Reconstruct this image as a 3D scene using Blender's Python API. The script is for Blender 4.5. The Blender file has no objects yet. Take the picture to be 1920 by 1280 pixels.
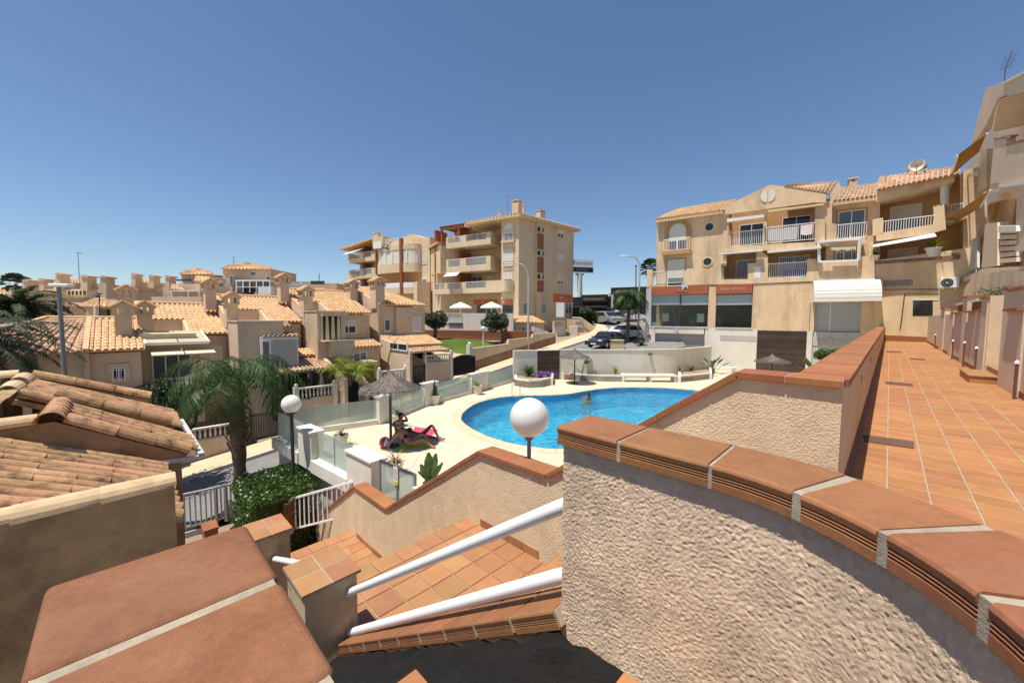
import bpy, bmesh, math, random
from mathutils import Vector, Matrix, noise
random.seed(7)
V = Vector
S = bpy.context.scene
COL = S.collection
# ---------------------------------------------------------------- camera
F_PX = 721.0
CAM = V((0, 0, 4.3))
PITCH, ROLL = math.radians(3.49), math.radians(0.30)
ROT = Matrix.Rotation(math.radians(90) - PITCH, 3, 'X') @ Matrix.Rotation(ROLL, 3, 'Z')
cd = bpy.data.cameras.new('camera'); cam = bpy.data.objects.new('camera', cd); COL.objects.link(cam)
cd.sensor_width = 36; cd.lens = F_PX / 1920 * 36; cd.clip_start = 0.02; cd.clip_end = 3000
cam.matrix_world = Matrix.Translation(CAM) @ ROT.to_4x4()
S.camera = cam
# ---------------------------------------------------------------- sky, sun, exposure
SUN_DIR = V((-0.29, -0.175, 1.0)).normalized()          # towards the sun
el = math.asin(SUN_DIR.z); az = math.atan2(SUN_DIR.x, SUN_DIR.y)
W = bpy.data.worlds.new('World'); S.world = W; W.use_nodes = True
wn = W.node_tree.nodes; wl = W.node_tree.links; wn.clear()
sk = wn.new('ShaderNodeTexSky'); sk.sky_type = 'NISHITA'; sk.sun_disc = False
sk.sun_elevation = el; sk.sun_rotation = az; sk.altitude = 0; sk.air_density = 1.0; sk.dust_density = 0.1; sk.ozone_density = 5.0
bg = wn.new('ShaderNodeBackground'); bg.inputs[1].default_value = 0.094
wo = wn.new('ShaderNodeOutputWorld'); wl.new(sk.outputs[0], bg.inputs[0]); wl.new(bg.outputs[0], wo.inputs[0])
sl = bpy.data.lights.new('sun', 'SUN'); sl.energy = 5.0; sl.angle = math.radians(0.53); sl.color = (1.0, 0.95, 0.86)
so = bpy.data.objects.new('sun', sl); COL.objects.link(so)
so.rotation_euler = SUN_DIR.to_track_quat('Z', 'Y').to_euler(); so.location = (-10, -5, 40)
vs = S.view_settings; vs.view_transform = 'Standard'; vs.look = 'None'; vs.exposure = 0.35; vs.gamma = 1.0; vs.use_curve_mapping = False
S.render.engine = 'CYCLES'
try:
    S.cycles.max_bounces = 8; S.cycles.transparent_max_bounces = 16
except Exception: pass

# ---------------------------------------------------------------- geometry of the place
TH = math.radians(44.4)
WD = V((math.sin(TH), math.cos(TH), 0))      # along the walkway and the street
PD = V((math.cos(TH), -math.sin(TH), 0))     # across it
UP = V((0, 0, 1))
def AB(a, b, z=0.0): return PD * a + WD * b + UP * z
def aof(v): return v.dot(PD)
def bof(v): return v.dot(WD)
def ray(px, py): return ROT @ V(((px - 960) / F_PX, -(py - 640) / F_PX, -1))
def hit(px, py, p0, n):
    d = ray(px, py); return CAM + d * ((p0 - CAM).dot(n) / d.dot(n))
def onz(px, py, z=0.0): return hit(px, py, V((0, 0, z)), UP)
def ona(px, py, a): return hit(px, py, PD * a, PD)
def onb(px, py, b): return hit(px, py, WD * b, WD)
def ony(px, py, y): return hit(px, py, V((0, y, 0)), V((0, 1, 0)))
RB0, RB1, RZ0, RSL = 4.2, 46.0, -1.86, 0.135
def roadz(b): return RZ0 + RSL * (min(max(b, -30), RB1) - RB0)
RN = (UP - WD * RSL).normalized(); RP = WD * RB0 + UP * RZ0
def onroad(px, py, dz=0.0):
    v = hit(px, py, RP + UP * dz, RN)
    if bof(v) > RB1 or bof(v) < -30 or v.y < 0: v = onz(px, py, roadz(RB1) + dz)
    return v
class Fac:
    """a vertical plane through two ground points; u runs from the first to the second, d points to the viewer"""
    def __init__(s, p0, p1):
        s.p0 = V((p0[0], p0[1], 0)); q = V((p1[0], p1[1], 0)); s.len = (q - s.p0).length
        s.u = (q - s.p0).normalized(); s.n = V((s.u.y, -s.u.x, 0))
        if s.n.dot(CAM - s.p0) < 0: s.n = -s.n
    def off(s, d): 
        f = Fac.__new__(Fac); f.p0 = s.p0 + s.n * d; f.u = s.u; f.n = s.n; f.len = s.len; return f
    def at(s, px, py): return hit(px, py, s.p0, s.n)
    def uz(s, px, py):
        v = s.at(px, py); return (v - s.p0).dot(s.u), v.z
    def p(s, u, z, d=0.0): return s.p0 + s.u * u + s.n * d + UP * z
    def rect(s, x0, y0, x1, y1):
        ym = (y0 + y1) / 2; xm = (x0 + x1) / 2
        return s.uz(x0, ym)[0], s.uz(x1, ym)[0], s.uz(xm, y1)[1], s.uz(xm, y0)[1]

# ---------------------------------------------------------------- mesh building
ORG = {}
class MB:
    def __init__(s): s.v = []; s.f = []
    def poly(s, pts):
        i = len(s.v); s.v += [V(p) for p in pts]; s.f.append(list(range(i, i + len(pts)))); return s
    def prism(s, pts, vec):
        n = len(pts); i = len(s.v); s.v += [V(p) for p in pts] + [V(p) + vec for p in pts]
        s.f.append(list(range(i, i + n))); s.f.append(list(range(i + 2 * n - 1, i + n - 1, -1)))
        for k in range(n):
            j = (k + 1) % n; s.f.append([i + k, i + n + k, i + n + j, i + j])
        return s
    def ob(s, o, x, y, z): return s.prism([o, o + x, o + x + y, o + y], z)
    def box(s, x0, x1, y0, y1, z0, z1): return s.ob(V((x0, y0, z0)), V((x1 - x0, 0, 0)), V((0, y1 - y0, 0)), V((0, 0, z1 - z0)))
    def fbox(s, F, u0, u1, z0, z1, d0, d1): return s.ob(F.p(u0, z0, d0), F.u * (u1 - u0), F.n * (d1 - d0), UP * (z1 - z0))
    def abox(s, a0, a1, b0, b1, z0, z1): return s.ob(AB(a0, b0, z0), PD * (a1 - a0), WD * (b1 - b0), UP * (z1 - z0))
    def bar(s, p, q, w, h=None, up=UP):
        p = V(p); q = V(q); d = (q - p).normalized(); h = h or w
        if abs(d.dot(up)) > .98: up = V((1, 0, 0))
        x = d.cross(up).normalized() * w; y = x.cross(d).normalized() * h
        return s.ob(p - x / 2 - y / 2, x, y, q - p)
    def tube(s, pts, r, n=8, cap=True):
        rs = r if isinstance(r, (list, tuple)) else [r] * len(pts)
        pts = [V(p) for p in pts]; i0 = len(s.v); ux = None
        for k, p in enumerate(pts):
            d = (pts[min(k + 1, len(pts) - 1)] - pts[max(k - 1, 0)]).normalized()
            if ux is None: ux = d.orthogonal().normalized()
            ux = (ux - d * ux.dot(d)).normalized(); uy = d.cross(ux)
            for j in range(n):
                t = 2 * math.pi * j / n; s.v.append(p + (ux * math.cos(t) + uy * math.sin(t)) * rs[k])
        for k in range(len(pts) - 1):
            for j in range(n):
                a = i0 + k * n + j; b = i0 + k * n + (j + 1) % n; s.f.append([a, b, b + n, a + n])
        if cap:
            s.f.append([i0 + j for j in range(n - 1, -1, -1)]); e = i0 + (len(pts) - 1) * n; s.f.append([e + j for j in range(n)])
        return s
    def lathe(s, c, prof, n=24, axis=UP, cap=True):
        axis = V(axis).normalized(); ux = axis.orthogonal().normalized(); uy = axis.cross(ux); c = V(c); i0 = len(s.v)
        for r, h in prof:
            for j in range(n):
                t = 2 * math.pi * j / n; s.v.append(c + axis * h + (ux * math.cos(t) + uy * math.sin(t)) * r)
        for k in range(len(prof) - 1):
            for j in range(n):
                a = i0 + k * n + j; b = i0 + k * n + (j + 1) % n; s.f.append([a, b, b + n, a + n])
        if cap:
            s.f.append([i0 + j for j in range(n - 1, -1, -1)]); e = i0 + (len(prof) - 1) * n; s.f.append([e + j for j in range(n)])
        return s
    def ball(s, c, r, n=24, sq=1.0):
        m = n // 2
        return s.lathe(c, [(max(r * math.sin(math.pi * k / m), 1e-4), -r * sq * math.cos(math.pi * k / m)) for k in range(m + 1)], n, cap=False)
    def build(s, name, m, parent=None, smooth=False, bevel=0.0, org=None, kind=None, seg=2):
        o0 = ORG[parent.name] if parent else (V(org) if org is not None else V((0, 0, 0)))
        me = bpy.data.meshes.new(name); me.from_pydata([tuple(p - o0) for p in s.v], [], s.f)
        me.materials.append(M[m] if isinstance(m, str) else m)
        bm = bmesh.new(); bm.from_mesh(me); bmesh.ops.recalc_face_normals(bm, faces=bm.faces); bm.to_mesh(me); bm.free()
        if smooth:
            for p in me.polygons: p.use_smooth = True
        ob = bpy.data.objects.new(name, me); COL.objects.link(ob)
        if smooth == 'auto':
            md = ob.modifiers.new('edge', 'EDGE_SPLIT'); md.split_angle = math.radians(40)
        if bevel:
            md = ob.modifiers.new('bevel', 'BEVEL'); md.width = bevel; md.segments = seg; md.limit_method = 'ANGLE'
        if parent: ob.parent = parent; ORG[ob.name] = o0
        else: ob.location = o0; ORG[ob.name] = o0
        if kind: ob['kind'] = kind
        return ob
def thing(name, label, cat, loc, group=None):
    o = bpy.data.objects.new(name, None); COL.objects.link(o); o.location = loc; o.empty_display_size = .2
    o['label'] = label; o['category'] = cat
    if group: o['group'] = group
    ORG[o.name] = V(loc); return o
def tag(o, label, cat, group=None):
    o['label'] = label; o['category'] = cat
    if group: o['group'] = group
    return o
def struct(o): o['kind'] = 'structure'; return o
def piece(name, me, parent, loc, rot=None):
    """one more copy of a shared piece, a part of parent"""
    o = bpy.data.objects.new(name, me); COL.objects.link(o); o.parent = parent
    m = (rot.to_4x4() if rot is not None else Matrix.Identity(4)); m.translation = V(loc) - ORG[parent.name]
    o.matrix_local = m; ORG[o.name] = V(loc); return o
def mesh_of(mb, name, m, bevel=0.0, smooth=False, seg=2):
    bm = bmesh.new(); vv = [bm.verts.new(p) for p in mb.v]
    for f in mb.f: bm.faces.new([vv[i] for i in f])
    bmesh.ops.recalc_face_normals(bm, faces=bm.faces)
    if bevel: bmesh.ops.bevel(bm, geom=list(bm.edges), offset=bevel, segments=seg, affect='EDGES', profile=.6)
    me = bpy.data.meshes.new(name); bm.to_mesh(me); bm.free(); me.materials.append(M[m])
    if smooth:
        for p in me.polygons: p.use_smooth = True
    return me
def frame(x, y, z): 
    return Matrix((x, y, z)).transposed()
# ---------------------------------------------------------------- materials
M = {}
def mat(name, c, rough=.85, var=.12, vs=6.0, bump=None, obj=0.0, isl=0.0, stain=None, spec=.3, metal=0.0, hue=0.0, streak=None, coat=0.0, transl=0.0, coords='pos'):
    m = bpy.data.materials.new(name); m.use_nodes = True; nt = m.node_tree; N = nt.nodes; L = nt.links
    b = N['Principled BSDF']; b.inputs['Roughness'].default_value = rough; b.inputs['Metallic'].default_value = metal
    b.inputs['Specular IOR Level'].default_value = spec; b.inputs['Coat Weight'].default_value = coat
    geo = N.new('ShaderNodeNewGeometry'); pos = geo.outputs['Position']
    if coords == 'obj': pos = N.new('ShaderNodeTexCoord').outputs['Object']
    rgb = N.new('ShaderNodeRGB'); rgb.outputs[0].default_value = (*c, 1); col = rgb.outputs[0]
    def noisev(scale, detail=5, r=.6, sc=None):
        t = N.new('ShaderNodeTexNoise'); t.inputs['Scale'].default_value = scale; t.inputs['Detail'].default_value = detail; t.inputs['Roughness'].default_value = r
        src = pos
        if sc:
            mp = N.new('ShaderNodeMapping'); mp.inputs['Scale'].default_value = sc; L.new(pos, mp.inputs['Vector']); src = mp.outputs[0]
        L.new(src, t.inputs['Vector']); return t.outputs['Fac']
    def hsv(col, val=None, h=None, sat=None):
        n = N.new('ShaderNodeHueSaturation'); L.new(col, n.inputs['Color'])
        if val is not None: L.new(val, n.inputs['Value'])
        if h is not None: L.new(h, n.inputs['Hue'])
        if sat is not None: L.new(sat, n.inputs['Saturation'])
        return n.outputs[0]
    def rng(v, lo, hi, a=0.0, bb=1.0):
        r = N.new('ShaderNodeMapRange'); L.new(v, r.inputs['Value']); r.inputs['From Min'].default_value = a; r.inputs['From Max'].default_value = bb
        r.inputs['To Min'].default_value = lo; r.inputs['To Max'].default_value = hi; return r.outputs[0]
    if var: col = hsv(col, rng(noisev(vs), 1 - var, 1 + var, .25, .75))
    if var: col = hsv(col, rng(noisev(vs * .13, 3), 1 - var * .8, 1 + var * .8, .3, .7))
    if stain:
        sc, amt, scale = stain[0], stain[1], stain[2]; zs = stain[3] if len(stain) > 3 else None
        f = rng(noisev(scale, 6, .65, zs), 0, amt, .48, .72)
        mx = N.new('ShaderNodeMix'); mx.data_type = 'RGBA'; L.new(f, mx.inputs[0]); L.new(col, mx.inputs[6]); mx.inputs[7].default_value = (*sc, 1); col = mx.outputs[2]
    if obj:
        oi = N.new('ShaderNodeObjectInfo'); col = hsv(col, rng(oi.outputs['Random'], 1 - obj, 1 + obj))
        if hue:
            w = N.new('ShaderNodeTexWhiteNoise'); w.noise_dimensions = '1D'; L.new(oi.outputs['Random'], w.inputs['W'])
            col = hsv(col, None, rng(w.outputs['Value'], .5 - hue, .5 + hue))
    if isl:
        col = hsv(col, rng(geo.outputs['Random Per Island'], 1 - isl, 1 + isl))
        if hue:
            w = N.new('ShaderNodeTexWhiteNoise'); w.noise_dimensions = '1D'; L.new(geo.outputs['Random Per Island'], w.inputs['W'])
            col = hsv(col, None, rng(w.outputs['Value'], .5 - hue, .5 + hue))
    L.new(col, b.inputs['Base Color'])
    if bump:
        scale, strength, dist = bump[:3]; sc = bump[3] if len(bump) > 3 else None
        bn = N.new('ShaderNodeBump'); bn.inputs['Strength'].default_value = strength; bn.inputs['Distance'].default_value = dist
        L.new(noisev(scale, 4, .6, sc), bn.inputs['Height']); L.new(bn.outputs[0], b.inputs['Normal'])
    if transl:
        tr = N.new('ShaderNodeBsdfTranslucent'); L.new(col, tr.inputs[0]); mx = N.new('ShaderNodeMixShader'); mx.inputs[0].default_value = transl
        L.new(b.outputs[0], mx.inputs[1]); L.new(tr.outputs[0], mx.inputs[2]); L.new(mx.outputs[0], N['Material Output'].inputs[0])
    M[name] = m; return m
DIRT = (.10, .075, .055)
mat('stucco_near', (.76, .565, .395), .95, .16, 60, (330, .8, .004), stain=((.20, .15, .115), .55, 2.4))
mat('stucco_cream', (.66, .515, .335), .95, .10, 14, (90, .55, .012), stain=(DIRT, .16, .9))
mat('stucco_coarse', (.71, .56, .37), .95, .10, 25, (60, 1.0, .02), stain=(DIRT, .2, 1.2))
mat('stucco_house', (.62, .47, .325), .95, .10, 3, (30, .3, .01), stain=((.28, .21, .15), .4, .8, (1, 1, .4)))
mat('stucco_yellow', (.68, .525, .32), .95, .08, 2.5, (30, .3, .01), stain=((.25, .17, .10), .45, .8, (1, 1, .2)))
mat('stucco_peach', (.69, .51, .325), .95, .09, 2.5, (40, .3, .01), stain=((.26, .17, .11), .55, .9, (1, 1, .18)))
mat('stucco_apart', (.64, .505, .335), .95, .07, 1.5, (30, .3, .01), stain=((.30, .22, .15), .35, .5, (1, 1, .2)))
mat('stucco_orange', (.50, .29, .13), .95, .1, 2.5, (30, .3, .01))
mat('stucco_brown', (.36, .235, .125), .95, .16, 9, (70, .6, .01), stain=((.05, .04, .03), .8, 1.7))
mat('plaster_white', (.68, .645, .56), .9, .05, 2, (40, .25, .006), stain=((.42, .38, .31), .35, 1.1, (1, 1, .25)))
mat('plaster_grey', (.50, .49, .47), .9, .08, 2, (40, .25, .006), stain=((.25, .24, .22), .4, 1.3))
mat('deck', (.62, .535, .385), .85, .06, 1.3, (120, .2, .004), stain=((.52, .39, .23), .5, .5))
mat('coping', (.60, .49, .33), .85, .07, 3, (120, .2, .004), stain=((.5, .36, .2), .5, .9))
mat('cap_tile', (.265, .108, .045), .66, .15, 60, (300, .4, .003), obj=.12, hue=.012, stain=((.36, .19, .10), .35, 2.2), spec=.35)
mat('cap_tile_big', (.225, .090, .040), .7, .17, 75, (420, .6, .004), obj=.05, stain=((.33, .165, .09), .55, 3.5), spec=.3)
mat('brick_cap', (.30, .118, .050), .75, .13, 12, (160, .35, .004), obj=.14, hue=.010)
mat('floor_tile', (.37, .165, .064), .55, .12, 3.2, (120, .15, .002), obj=.10, hue=.008, stain=((.42, .22, .095), .6, 5), spec=.4)
mat('floor_tile_far', (.37, .165, .064), .55, .12, 3.2, None, isl=.10, hue=.008, stain=((.42, .22, .095), .6, 5), spec=.4)
mat('landing_tile', (.35, .165, .072), .6, .10, 3.2, (120, .2, .002), obj=.13, hue=.010, stain=((.42, .25, .11), .4, 4), spec=.4)
mat('mortar', (.36, .30, .22), .95, .18, 60, (200, .7, .004), stain=((.2, .17, .14), .3, 9))
mat('roof_near', (.46, .26, .135), .9, .16, 22, (140, .5, .004), obj=.18, hue=.012, stain=((.07, .05, .035), .95, 7))
mat('roof_cap_pale', (.60, .43, .25), .9, .12, 12, (140, .4, .004), obj=.10, stain=((.32, .21, .12), .6, 3.5))
mat('roof_far', (.60, .385, .205), .9, .08, 2, None, isl=.15, hue=.008, stain=((.42, .25, .14), .4, 1.6))
mat('roof_far_old', (.45, .29, .18), .9, .12, 2, None, isl=.25, hue=.012, stain=((.25, .15, .1), .5, 1.6))
mat('steel_white', (.80, .80, .79), .35, .02, 4, spec=.5)
mat('paint_white', (.80, .79, .76), .5, .04, 5, spec=.4)
mat('rail_grey', (.50, .48, .47), .45, .05, 6, spec=.4)
mat('pole_grey', (.20, .205, .21), .5, .05, 6, spec=.4)
mat('pole_dark', (.055, .055, .06), .5, .05, 6)
mat('pole_galv', (.46, .47, .47), .5, .05, 6, metal=.2)
mat('globe', (.82, .81, .77), .35, .02, 5, spec=.45, transl=.25)
mat('asphalt', (.20, .19, .18), .95, .12, 2.5, (160, .5, .006), stain=((.12, .115, .11), .5, .35))
mat('sidewalk', (.54, .43, .28), .95, .08, 3, (60, .3, .005), stain=((.40, .31, .2), .4, 1))
mat('kerb', (.45, .41, .35), .95, .1, 3)
mat('earth', (.30, .23, .16), .98, .2, .6, (8, .6, .05))
mat('gap_shade_black', (.012, .010, .009), .98, .3, 30, (90, 1, .02))  # near-black paints the deep shadow in the gap below the handrails
mat('grass', (.16, .25, .04), .95, .2, 3, transl=.25, isl=.35, hue=.02)
mat('grass_bed', (.13, .20, .035), .98, .25, 2.5, (60, .8, .02))
mat('bark', (.16, .11, .075), .95, .25, 14, (40, 1, .02))
mat('bark_pale', (.28, .235, .185), .95, .2, 14, (40, 1, .02))
mat('palm_leaf', (.045, .084, .016), .55, .2, 3, isl=.4, hue=.02, transl=.28, spec=.4)
mat('palm_leaf_dark', (.045, .060, .028), .55, .2, 3, isl=.4, hue=.02, transl=.2, spec=.35)
mat('leaf_hedge', (.06, .115, .018), .5, .2, 5, isl=.5, hue=.02, transl=.3, spec=.4)
mat('leaf_lime', (.23, .27, .03), .55, .2, 5, isl=.4, hue=.02, transl=.35)
mat('leaf_dark', (.040, .072, .018), .55, .2, 5, isl=.5, hue=.02, transl=.25)
mat('leaf_olive', (.062, .078, .042), .6, .2, 5, isl=.5, hue=.015, transl=.2)
mat('leaf_cactus', (.040, .060, .025), .6, .2, 5, isl=.3, hue=.02)
mat('leaf_agave', (.14, .19, .10), .55, .15, 5, isl=.25)
mat('leaf_dry', (.35, .27, .14), .7, .2, 5, isl=.3, transl=.2)
mat('flower_white', (.82, .80, .74), .6, .03, 5)
mat('flower_purple', (.17, .06, .33), .6, .15, 5, isl=.3)
mat('thatch', (.17, .145, .125), .98, .25, 6, None, isl=.45)
mat('glass_dark', (.02, .023, .026), .05, 0, spec=.6)
mat('glass_mid', (.10, .12, .13), .08, .15, .5, spec=.6)
mat('shutter', (.68, .645, .56), .6, .04, 3, (9, .5, .02, (.01, .01, 1)))
mat('shutter_grey', (.46, .44, .41), .6, .04, 3, (9, .5, .02, (.01, .01, 1)))
mat('trim_orange', (.46, .27, .13), .9, .08, 3)
mat('wood_dark', (.062, .042, .032), .6, .25, 9, (30, .4, .004, (.1, .1, 3)), obj=.3)
mat('wood_red', (.27, .095, .045), .7, .15, 5)
mat('wood_garage', (.22, .12, .06), .7, .15, 5)
mat('panel_brown', (.27, .115, .055), .8, .1, 4)
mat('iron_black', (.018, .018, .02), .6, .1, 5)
mat('iron_brown', (.13, .07, .05), .7, .1, 5)
mat('sign_red', (.36, .10, .05), .6, .06, 3)
mat('sign_orange', (.62, .14, .03), .6, .06, 3)
mat('sign_white', (.74, .74, .72), .5, .03, 3)
mat('sign_black', (.015, .016, .02), .5, .05, 3)
mat('sign_red_bright', (.5, .03, .02), .5, .05, 3)
mat('text_white', (.82, .80, .77), .6, 0)
mat('text_pale', (.62, .45, .38), .6, 0)
mat('text_grey', (.22, .26, .25), .6, 0)
mat('text_gold', (.42, .27, .14), .6, 0)
mat('text_blue', (.04, .06, .16), .6, 0)
mat('logo_green', (.06, .25, .05), .6, 0)
mat('canvas_white', (.80, .78, .74), .85, .05, 3, transl=.2)
mat('canvas_cream', (.72, .64, .46), .85, .06, 3, transl=.2)
mat('canvas_ochre', (.42, .235, .075), .85, .12, 4, transl=.35)
mat('canvas_yellow', (.62, .52, .30), .8, .08, 3)
mat('poly_yellow', (.62, .57, .36), .4, .08, 2, transl=.2)
mat('metal_white', (.76, .77, .77), .5, .04, 4)
mat('dark_building', (.022, .024, .028), .5, .2, 1)
mat('solar', (.10, .11, .13), .3, .1, 2)
mat('stone_base', (.25, .135, .085), .95, .35, 7, (18, .8, .03), stain=((.38, .26, .17), .7, 6))
mat('planter_brown', (.22, .085, .04), .9, .15, 4, (30, .4, .01))
mat('basin', (.02, .32, .57), .5, .10, 1.2, None, spec=.3)
mat('pot', (.70, .63, .52), .8, .05, 6)
mat('pot_white', (.78, .77, .74), .6, .03, 6)
mat('rubber', (.02, .02, .02), .8, .1, 20)
mat('car_silver', (.45, .46, .46), .3, .02, 2, metal=.5, coat=.6)
mat('car_dark', (.02, .022, .03), .25, .02, 2, coat=.8)
mat('car_navy', (.022, .03, .055), .25, .02, 2, coat=.8)
mat('car_white', (.76, .76, .75), .3, .02, 2, coat=.6)
mat('chrome', (.6, .6, .62), .15, 0, metal=1.0)
mat('lamp_glass', (.75, .74, .70), .2, 0)
mat('red_light', (.4, .02, .02), .2, 0)
mat('skin_tan', (.36, .185, .115), .55, .06, 20, spec=.3)
mat('skin_brown', (.22, .105, .065), .55, .06, 20, spec=.3)
mat('skin_fair', (.50, .30, .21), .55, .06, 20, spec=.3)
mat('hair', (.025, .015, .01), .6, .2, 60)
mat('straw', (.30, .235, .16), .9, .2, 60)
mat('cloth_navy', (.012, .016, .035), .8, .1, 20)
mat('cloth_green', (.16, .24, .05), .85, .1, 20)
mat('cloth_red', (.24, .02, .035), .85, .1, 20)
mat('towel_pink', (.72, .07, .14), .95, .12, 30, (200, .6, .004))
mat('towel_lime', (.50, .58, .05), .95, .12, 30, (200, .6, .004))
mat('ball_blue', (.02, .045, .24), .3, 0); mat('ball_red', (.5, .03, .06), .3, 0); mat('ball_white', (.75, .75, .76), .3, 0)
mat('plastic_blue', (.02, .05, .30), .5, .05, 4)
mat('towel_white', (.72, .60, .60), .95, .15, 12)
# frosted safety glass of the fence
def glass_mat(name, tint, alpha, rough=.12):
    m = bpy.data.materials.new(name); m.use_nodes = True; N = m.node_tree.nodes; L = m.node_tree.links; b = N['Principled BSDF']
    b.inputs['Base Color'].default_value = (*tint, 1); b.inputs['Roughness'].default_value = rough; b.inputs['Specular IOR Level'].default_value = .5
    t = N.new('ShaderNodeBsdfTransparent'); t.inputs[0].default_value = (.86, .93, .90, 1); mx = N.new('ShaderNodeMixShader'); mx.inputs[0].default_value = alpha
    L.new(t.outputs[0], mx.inputs[1]); L.new(b.outputs[0], mx.inputs[2]); L.new(mx.outputs[0], N['Material Output'].inputs[0]); M[name] = m
glass_mat('glass_frost', (.50, .58, .53), .58)
glass_mat('glass_shop', (.015, .02, .022), .28, .03)
glass_mat('glass_blind', (.36, .46, .50), .92, .2)
def water_mat():
    m = bpy.data.materials.new('water'); m.use_nodes = True; N = m.node_tree.nodes; L = m.node_tree.links; N.remove(N['Principled BSDF'])
    geo = N.new('ShaderNodeNewGeometry')
    def nz(s, d):
        t = N.new('ShaderNodeTexNoise'); t.inputs['Scale'].default_value = s; t.inputs['Detail'].default_value = d; t.inputs['Distortion'].default_value = .6; L.new(geo.outputs['Position'], t.inputs['Vector']); return t
    b = N.new('ShaderNodeBump'); b.inputs['Strength'].default_value = .9; b.inputs['Distance'].default_value = .12; L.new(nz(2.9, 3).outputs['Fac'], b.inputs['Height'])
    t = N.new('ShaderNodeBsdfTransparent'); t.inputs[0].default_value = (.62, .93, 1, 1)
    r = N.new('ShaderNodeBsdfRefraction'); r.inputs['IOR'].default_value = 1.33; r.inputs['Roughness'].default_value = 0.0; r.inputs[0].default_value = (.62, .93, 1, 1); L.new(b.outputs[0], r.inputs['Normal'])
    m1 = N.new('ShaderNodeMixShader'); m1.inputs[0].default_value = .6; L.new(t.outputs[0], m1.inputs[1]); L.new(r.outputs[0], m1.inputs[2])
    g = N.new('ShaderNodeBsdfGlossy'); g.inputs['Roughness'].default_value = .03; L.new(b.outputs[0], g.inputs['Normal'])
    fr = N.new('ShaderNodeFresnel'); fr.inputs['IOR'].default_value = 1.33; L.new(b.outputs[0], fr.inputs['Normal'])
    m2 = N.new('ShaderNodeMixShader'); L.new(fr.outputs[0], m2.inputs[0]); L.new(m1.outputs[0], m2.inputs[1]); L.new(g.outputs[0], m2.inputs[2])
    L.new(m2.outputs[0], N['Material Output'].inputs[0]); M['water'] = m
water_mat()
def ripple_mosaic_mat():
    m = mat('ripple_mosaic', (.012, .25, .60), .5, 0, spec=.3); N = m.node_tree.nodes; L = m.node_tree.links; b = N['Principled BSDF']
    geo = N.new('ShaderNodeNewGeometry'); v = N.new('ShaderNodeTexVoronoi'); v.inputs['Scale'].default_value = 5.5; v.distance = 'CHEBYCHEV'; v.inputs['Randomness'].default_value = .6
    L.new(geo.outputs['Position'], v.inputs['Vector']); rp = N.new('ShaderNodeValToRGB'); L.new(v.outputs['Color'], rp.inputs[0])
    e = rp.color_ramp.elements; e[0].color = (.006, .28, .50, 1); e[1].color = (.28, .84, .90, 1); e[0].position = .15; e[1].position = .95  # tile colours spread wide to paint in the bright water ripples
    L.new(rp.outputs[0], b.inputs['Base Color'])
ripple_mosaic_mat()
mat('stucco_pillar', (.47, .37, .24), .95, .12, 20, (90, .6, .01), stain=((.13, .11, .08), .7, 3))
mat('stucco_house2', (.62, .48, .34), .95, .05, 3, (30, .3, .01), stain=((.36, .27, .19), .22, .6))
mat('stucco_wall', (.64, .505, .365), .95, .05, 5, (60, .5, .01), stain=((.42, .34, .27), .3, .5))
mat('hill', (.16, .17, .13), 1, .2, .02)
# ================================================================ SETTING
# ground: one sheet to the horizon, stepping down under the pool terrace
def ground():
    al = [-900, -300, -120, -60, -40, -30, -22.05, -22.0, -10, 10, 60, 300, 900]
    bl = [-700, -200, -60, -30, -10, 4, 15, 25, 35, 45.8, 46, 80, 200, 500, 1400]
    mb = MB(); n = len(bl)
    for a in al:
        for b in bl:
            z = roadz(b) - .10
            if a > -22.02 and b < 45.9: z = -3.6
            if a < -60 and b > -30: z += min((-60 - a) * .02, 1.0)
            mb.v.append(AB(a, b, z))
    for i in range(len(al) - 1):
        for j in range(n - 1):
            k = i * n + j; mb.f.append([k, k + 1, k + n + 1, k + n])
    struct(mb.build('ground', 'earth'))
ground()
def sheet(name, pts, m, th=.12):
    return struct(MB().prism(pts, UP * -th).build(name, m))
def RD(a, b, dz=0): return AB(a, b, roadz(b) + dz)
# road up the hill
def strip(name, left, right, m, th, dz=0.0):
    """surface between two lists of (a,b), resting on the slope of the street"""
    mb = MB()
    for k in range(len(left) - 1):
        mb.prism([RD(*left[k], dz), RD(*left[k + 1], dz), RD(*right[k + 1], dz), RD(*right[k], dz)], UP * -th)
    return struct(mb.build(name, m))
kerb = [(-19.75, -30), (-19.7, -4), (-19.6, 4.8), (-21.0, 18), (-21.5, 26), (-21.65, 33), (-22.2, 37.2), (-23.5, 40.1), (-25.7, 42.8), (-29, 44.5), (-60, 46)]
near = [(-15.35, -30), (-15.35, -4), (-15.45, 3.5), (-18.3, 18), (-14.6, 26), (-12.0, 33), (-14.0, 37), (-14.5, 40), (-14.5, 42.8), (-14.5, 44.5), (-14.5, 46)]
strip('road', kerb, near, 'asphalt', .15)
sheet('upper_road', [AB(-60, 46, roadz(46) + .004), AB(30, 46, roadz(46) + .004), AB(30, 60, roadz(46) + .004), AB(-60, 60, roadz(46) + .004)], 'asphalt')
walk_out = [(-21.3, -30), (-21.3, -4), (-21.25, 4.8), (-22.75, 18), (-23.5, 26), (-23.8, 33), (-24.1, 37), (-25.3, 40.3), (-27.5, 43.8), (-30, 46), (-60, 48)]
strip('pavement', walk_out, kerb, 'sidewalk', .35, .13)
def kerb_stones():
    mb = MB()
    for k in range(len(kerb) - 2):
        mb.bar(RD(*kerb[k], .07), RD(*kerb[k + 1], .07), .15, .136)
    struct(mb.build('kerb', 'kerb'))
kerb_stones()
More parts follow.
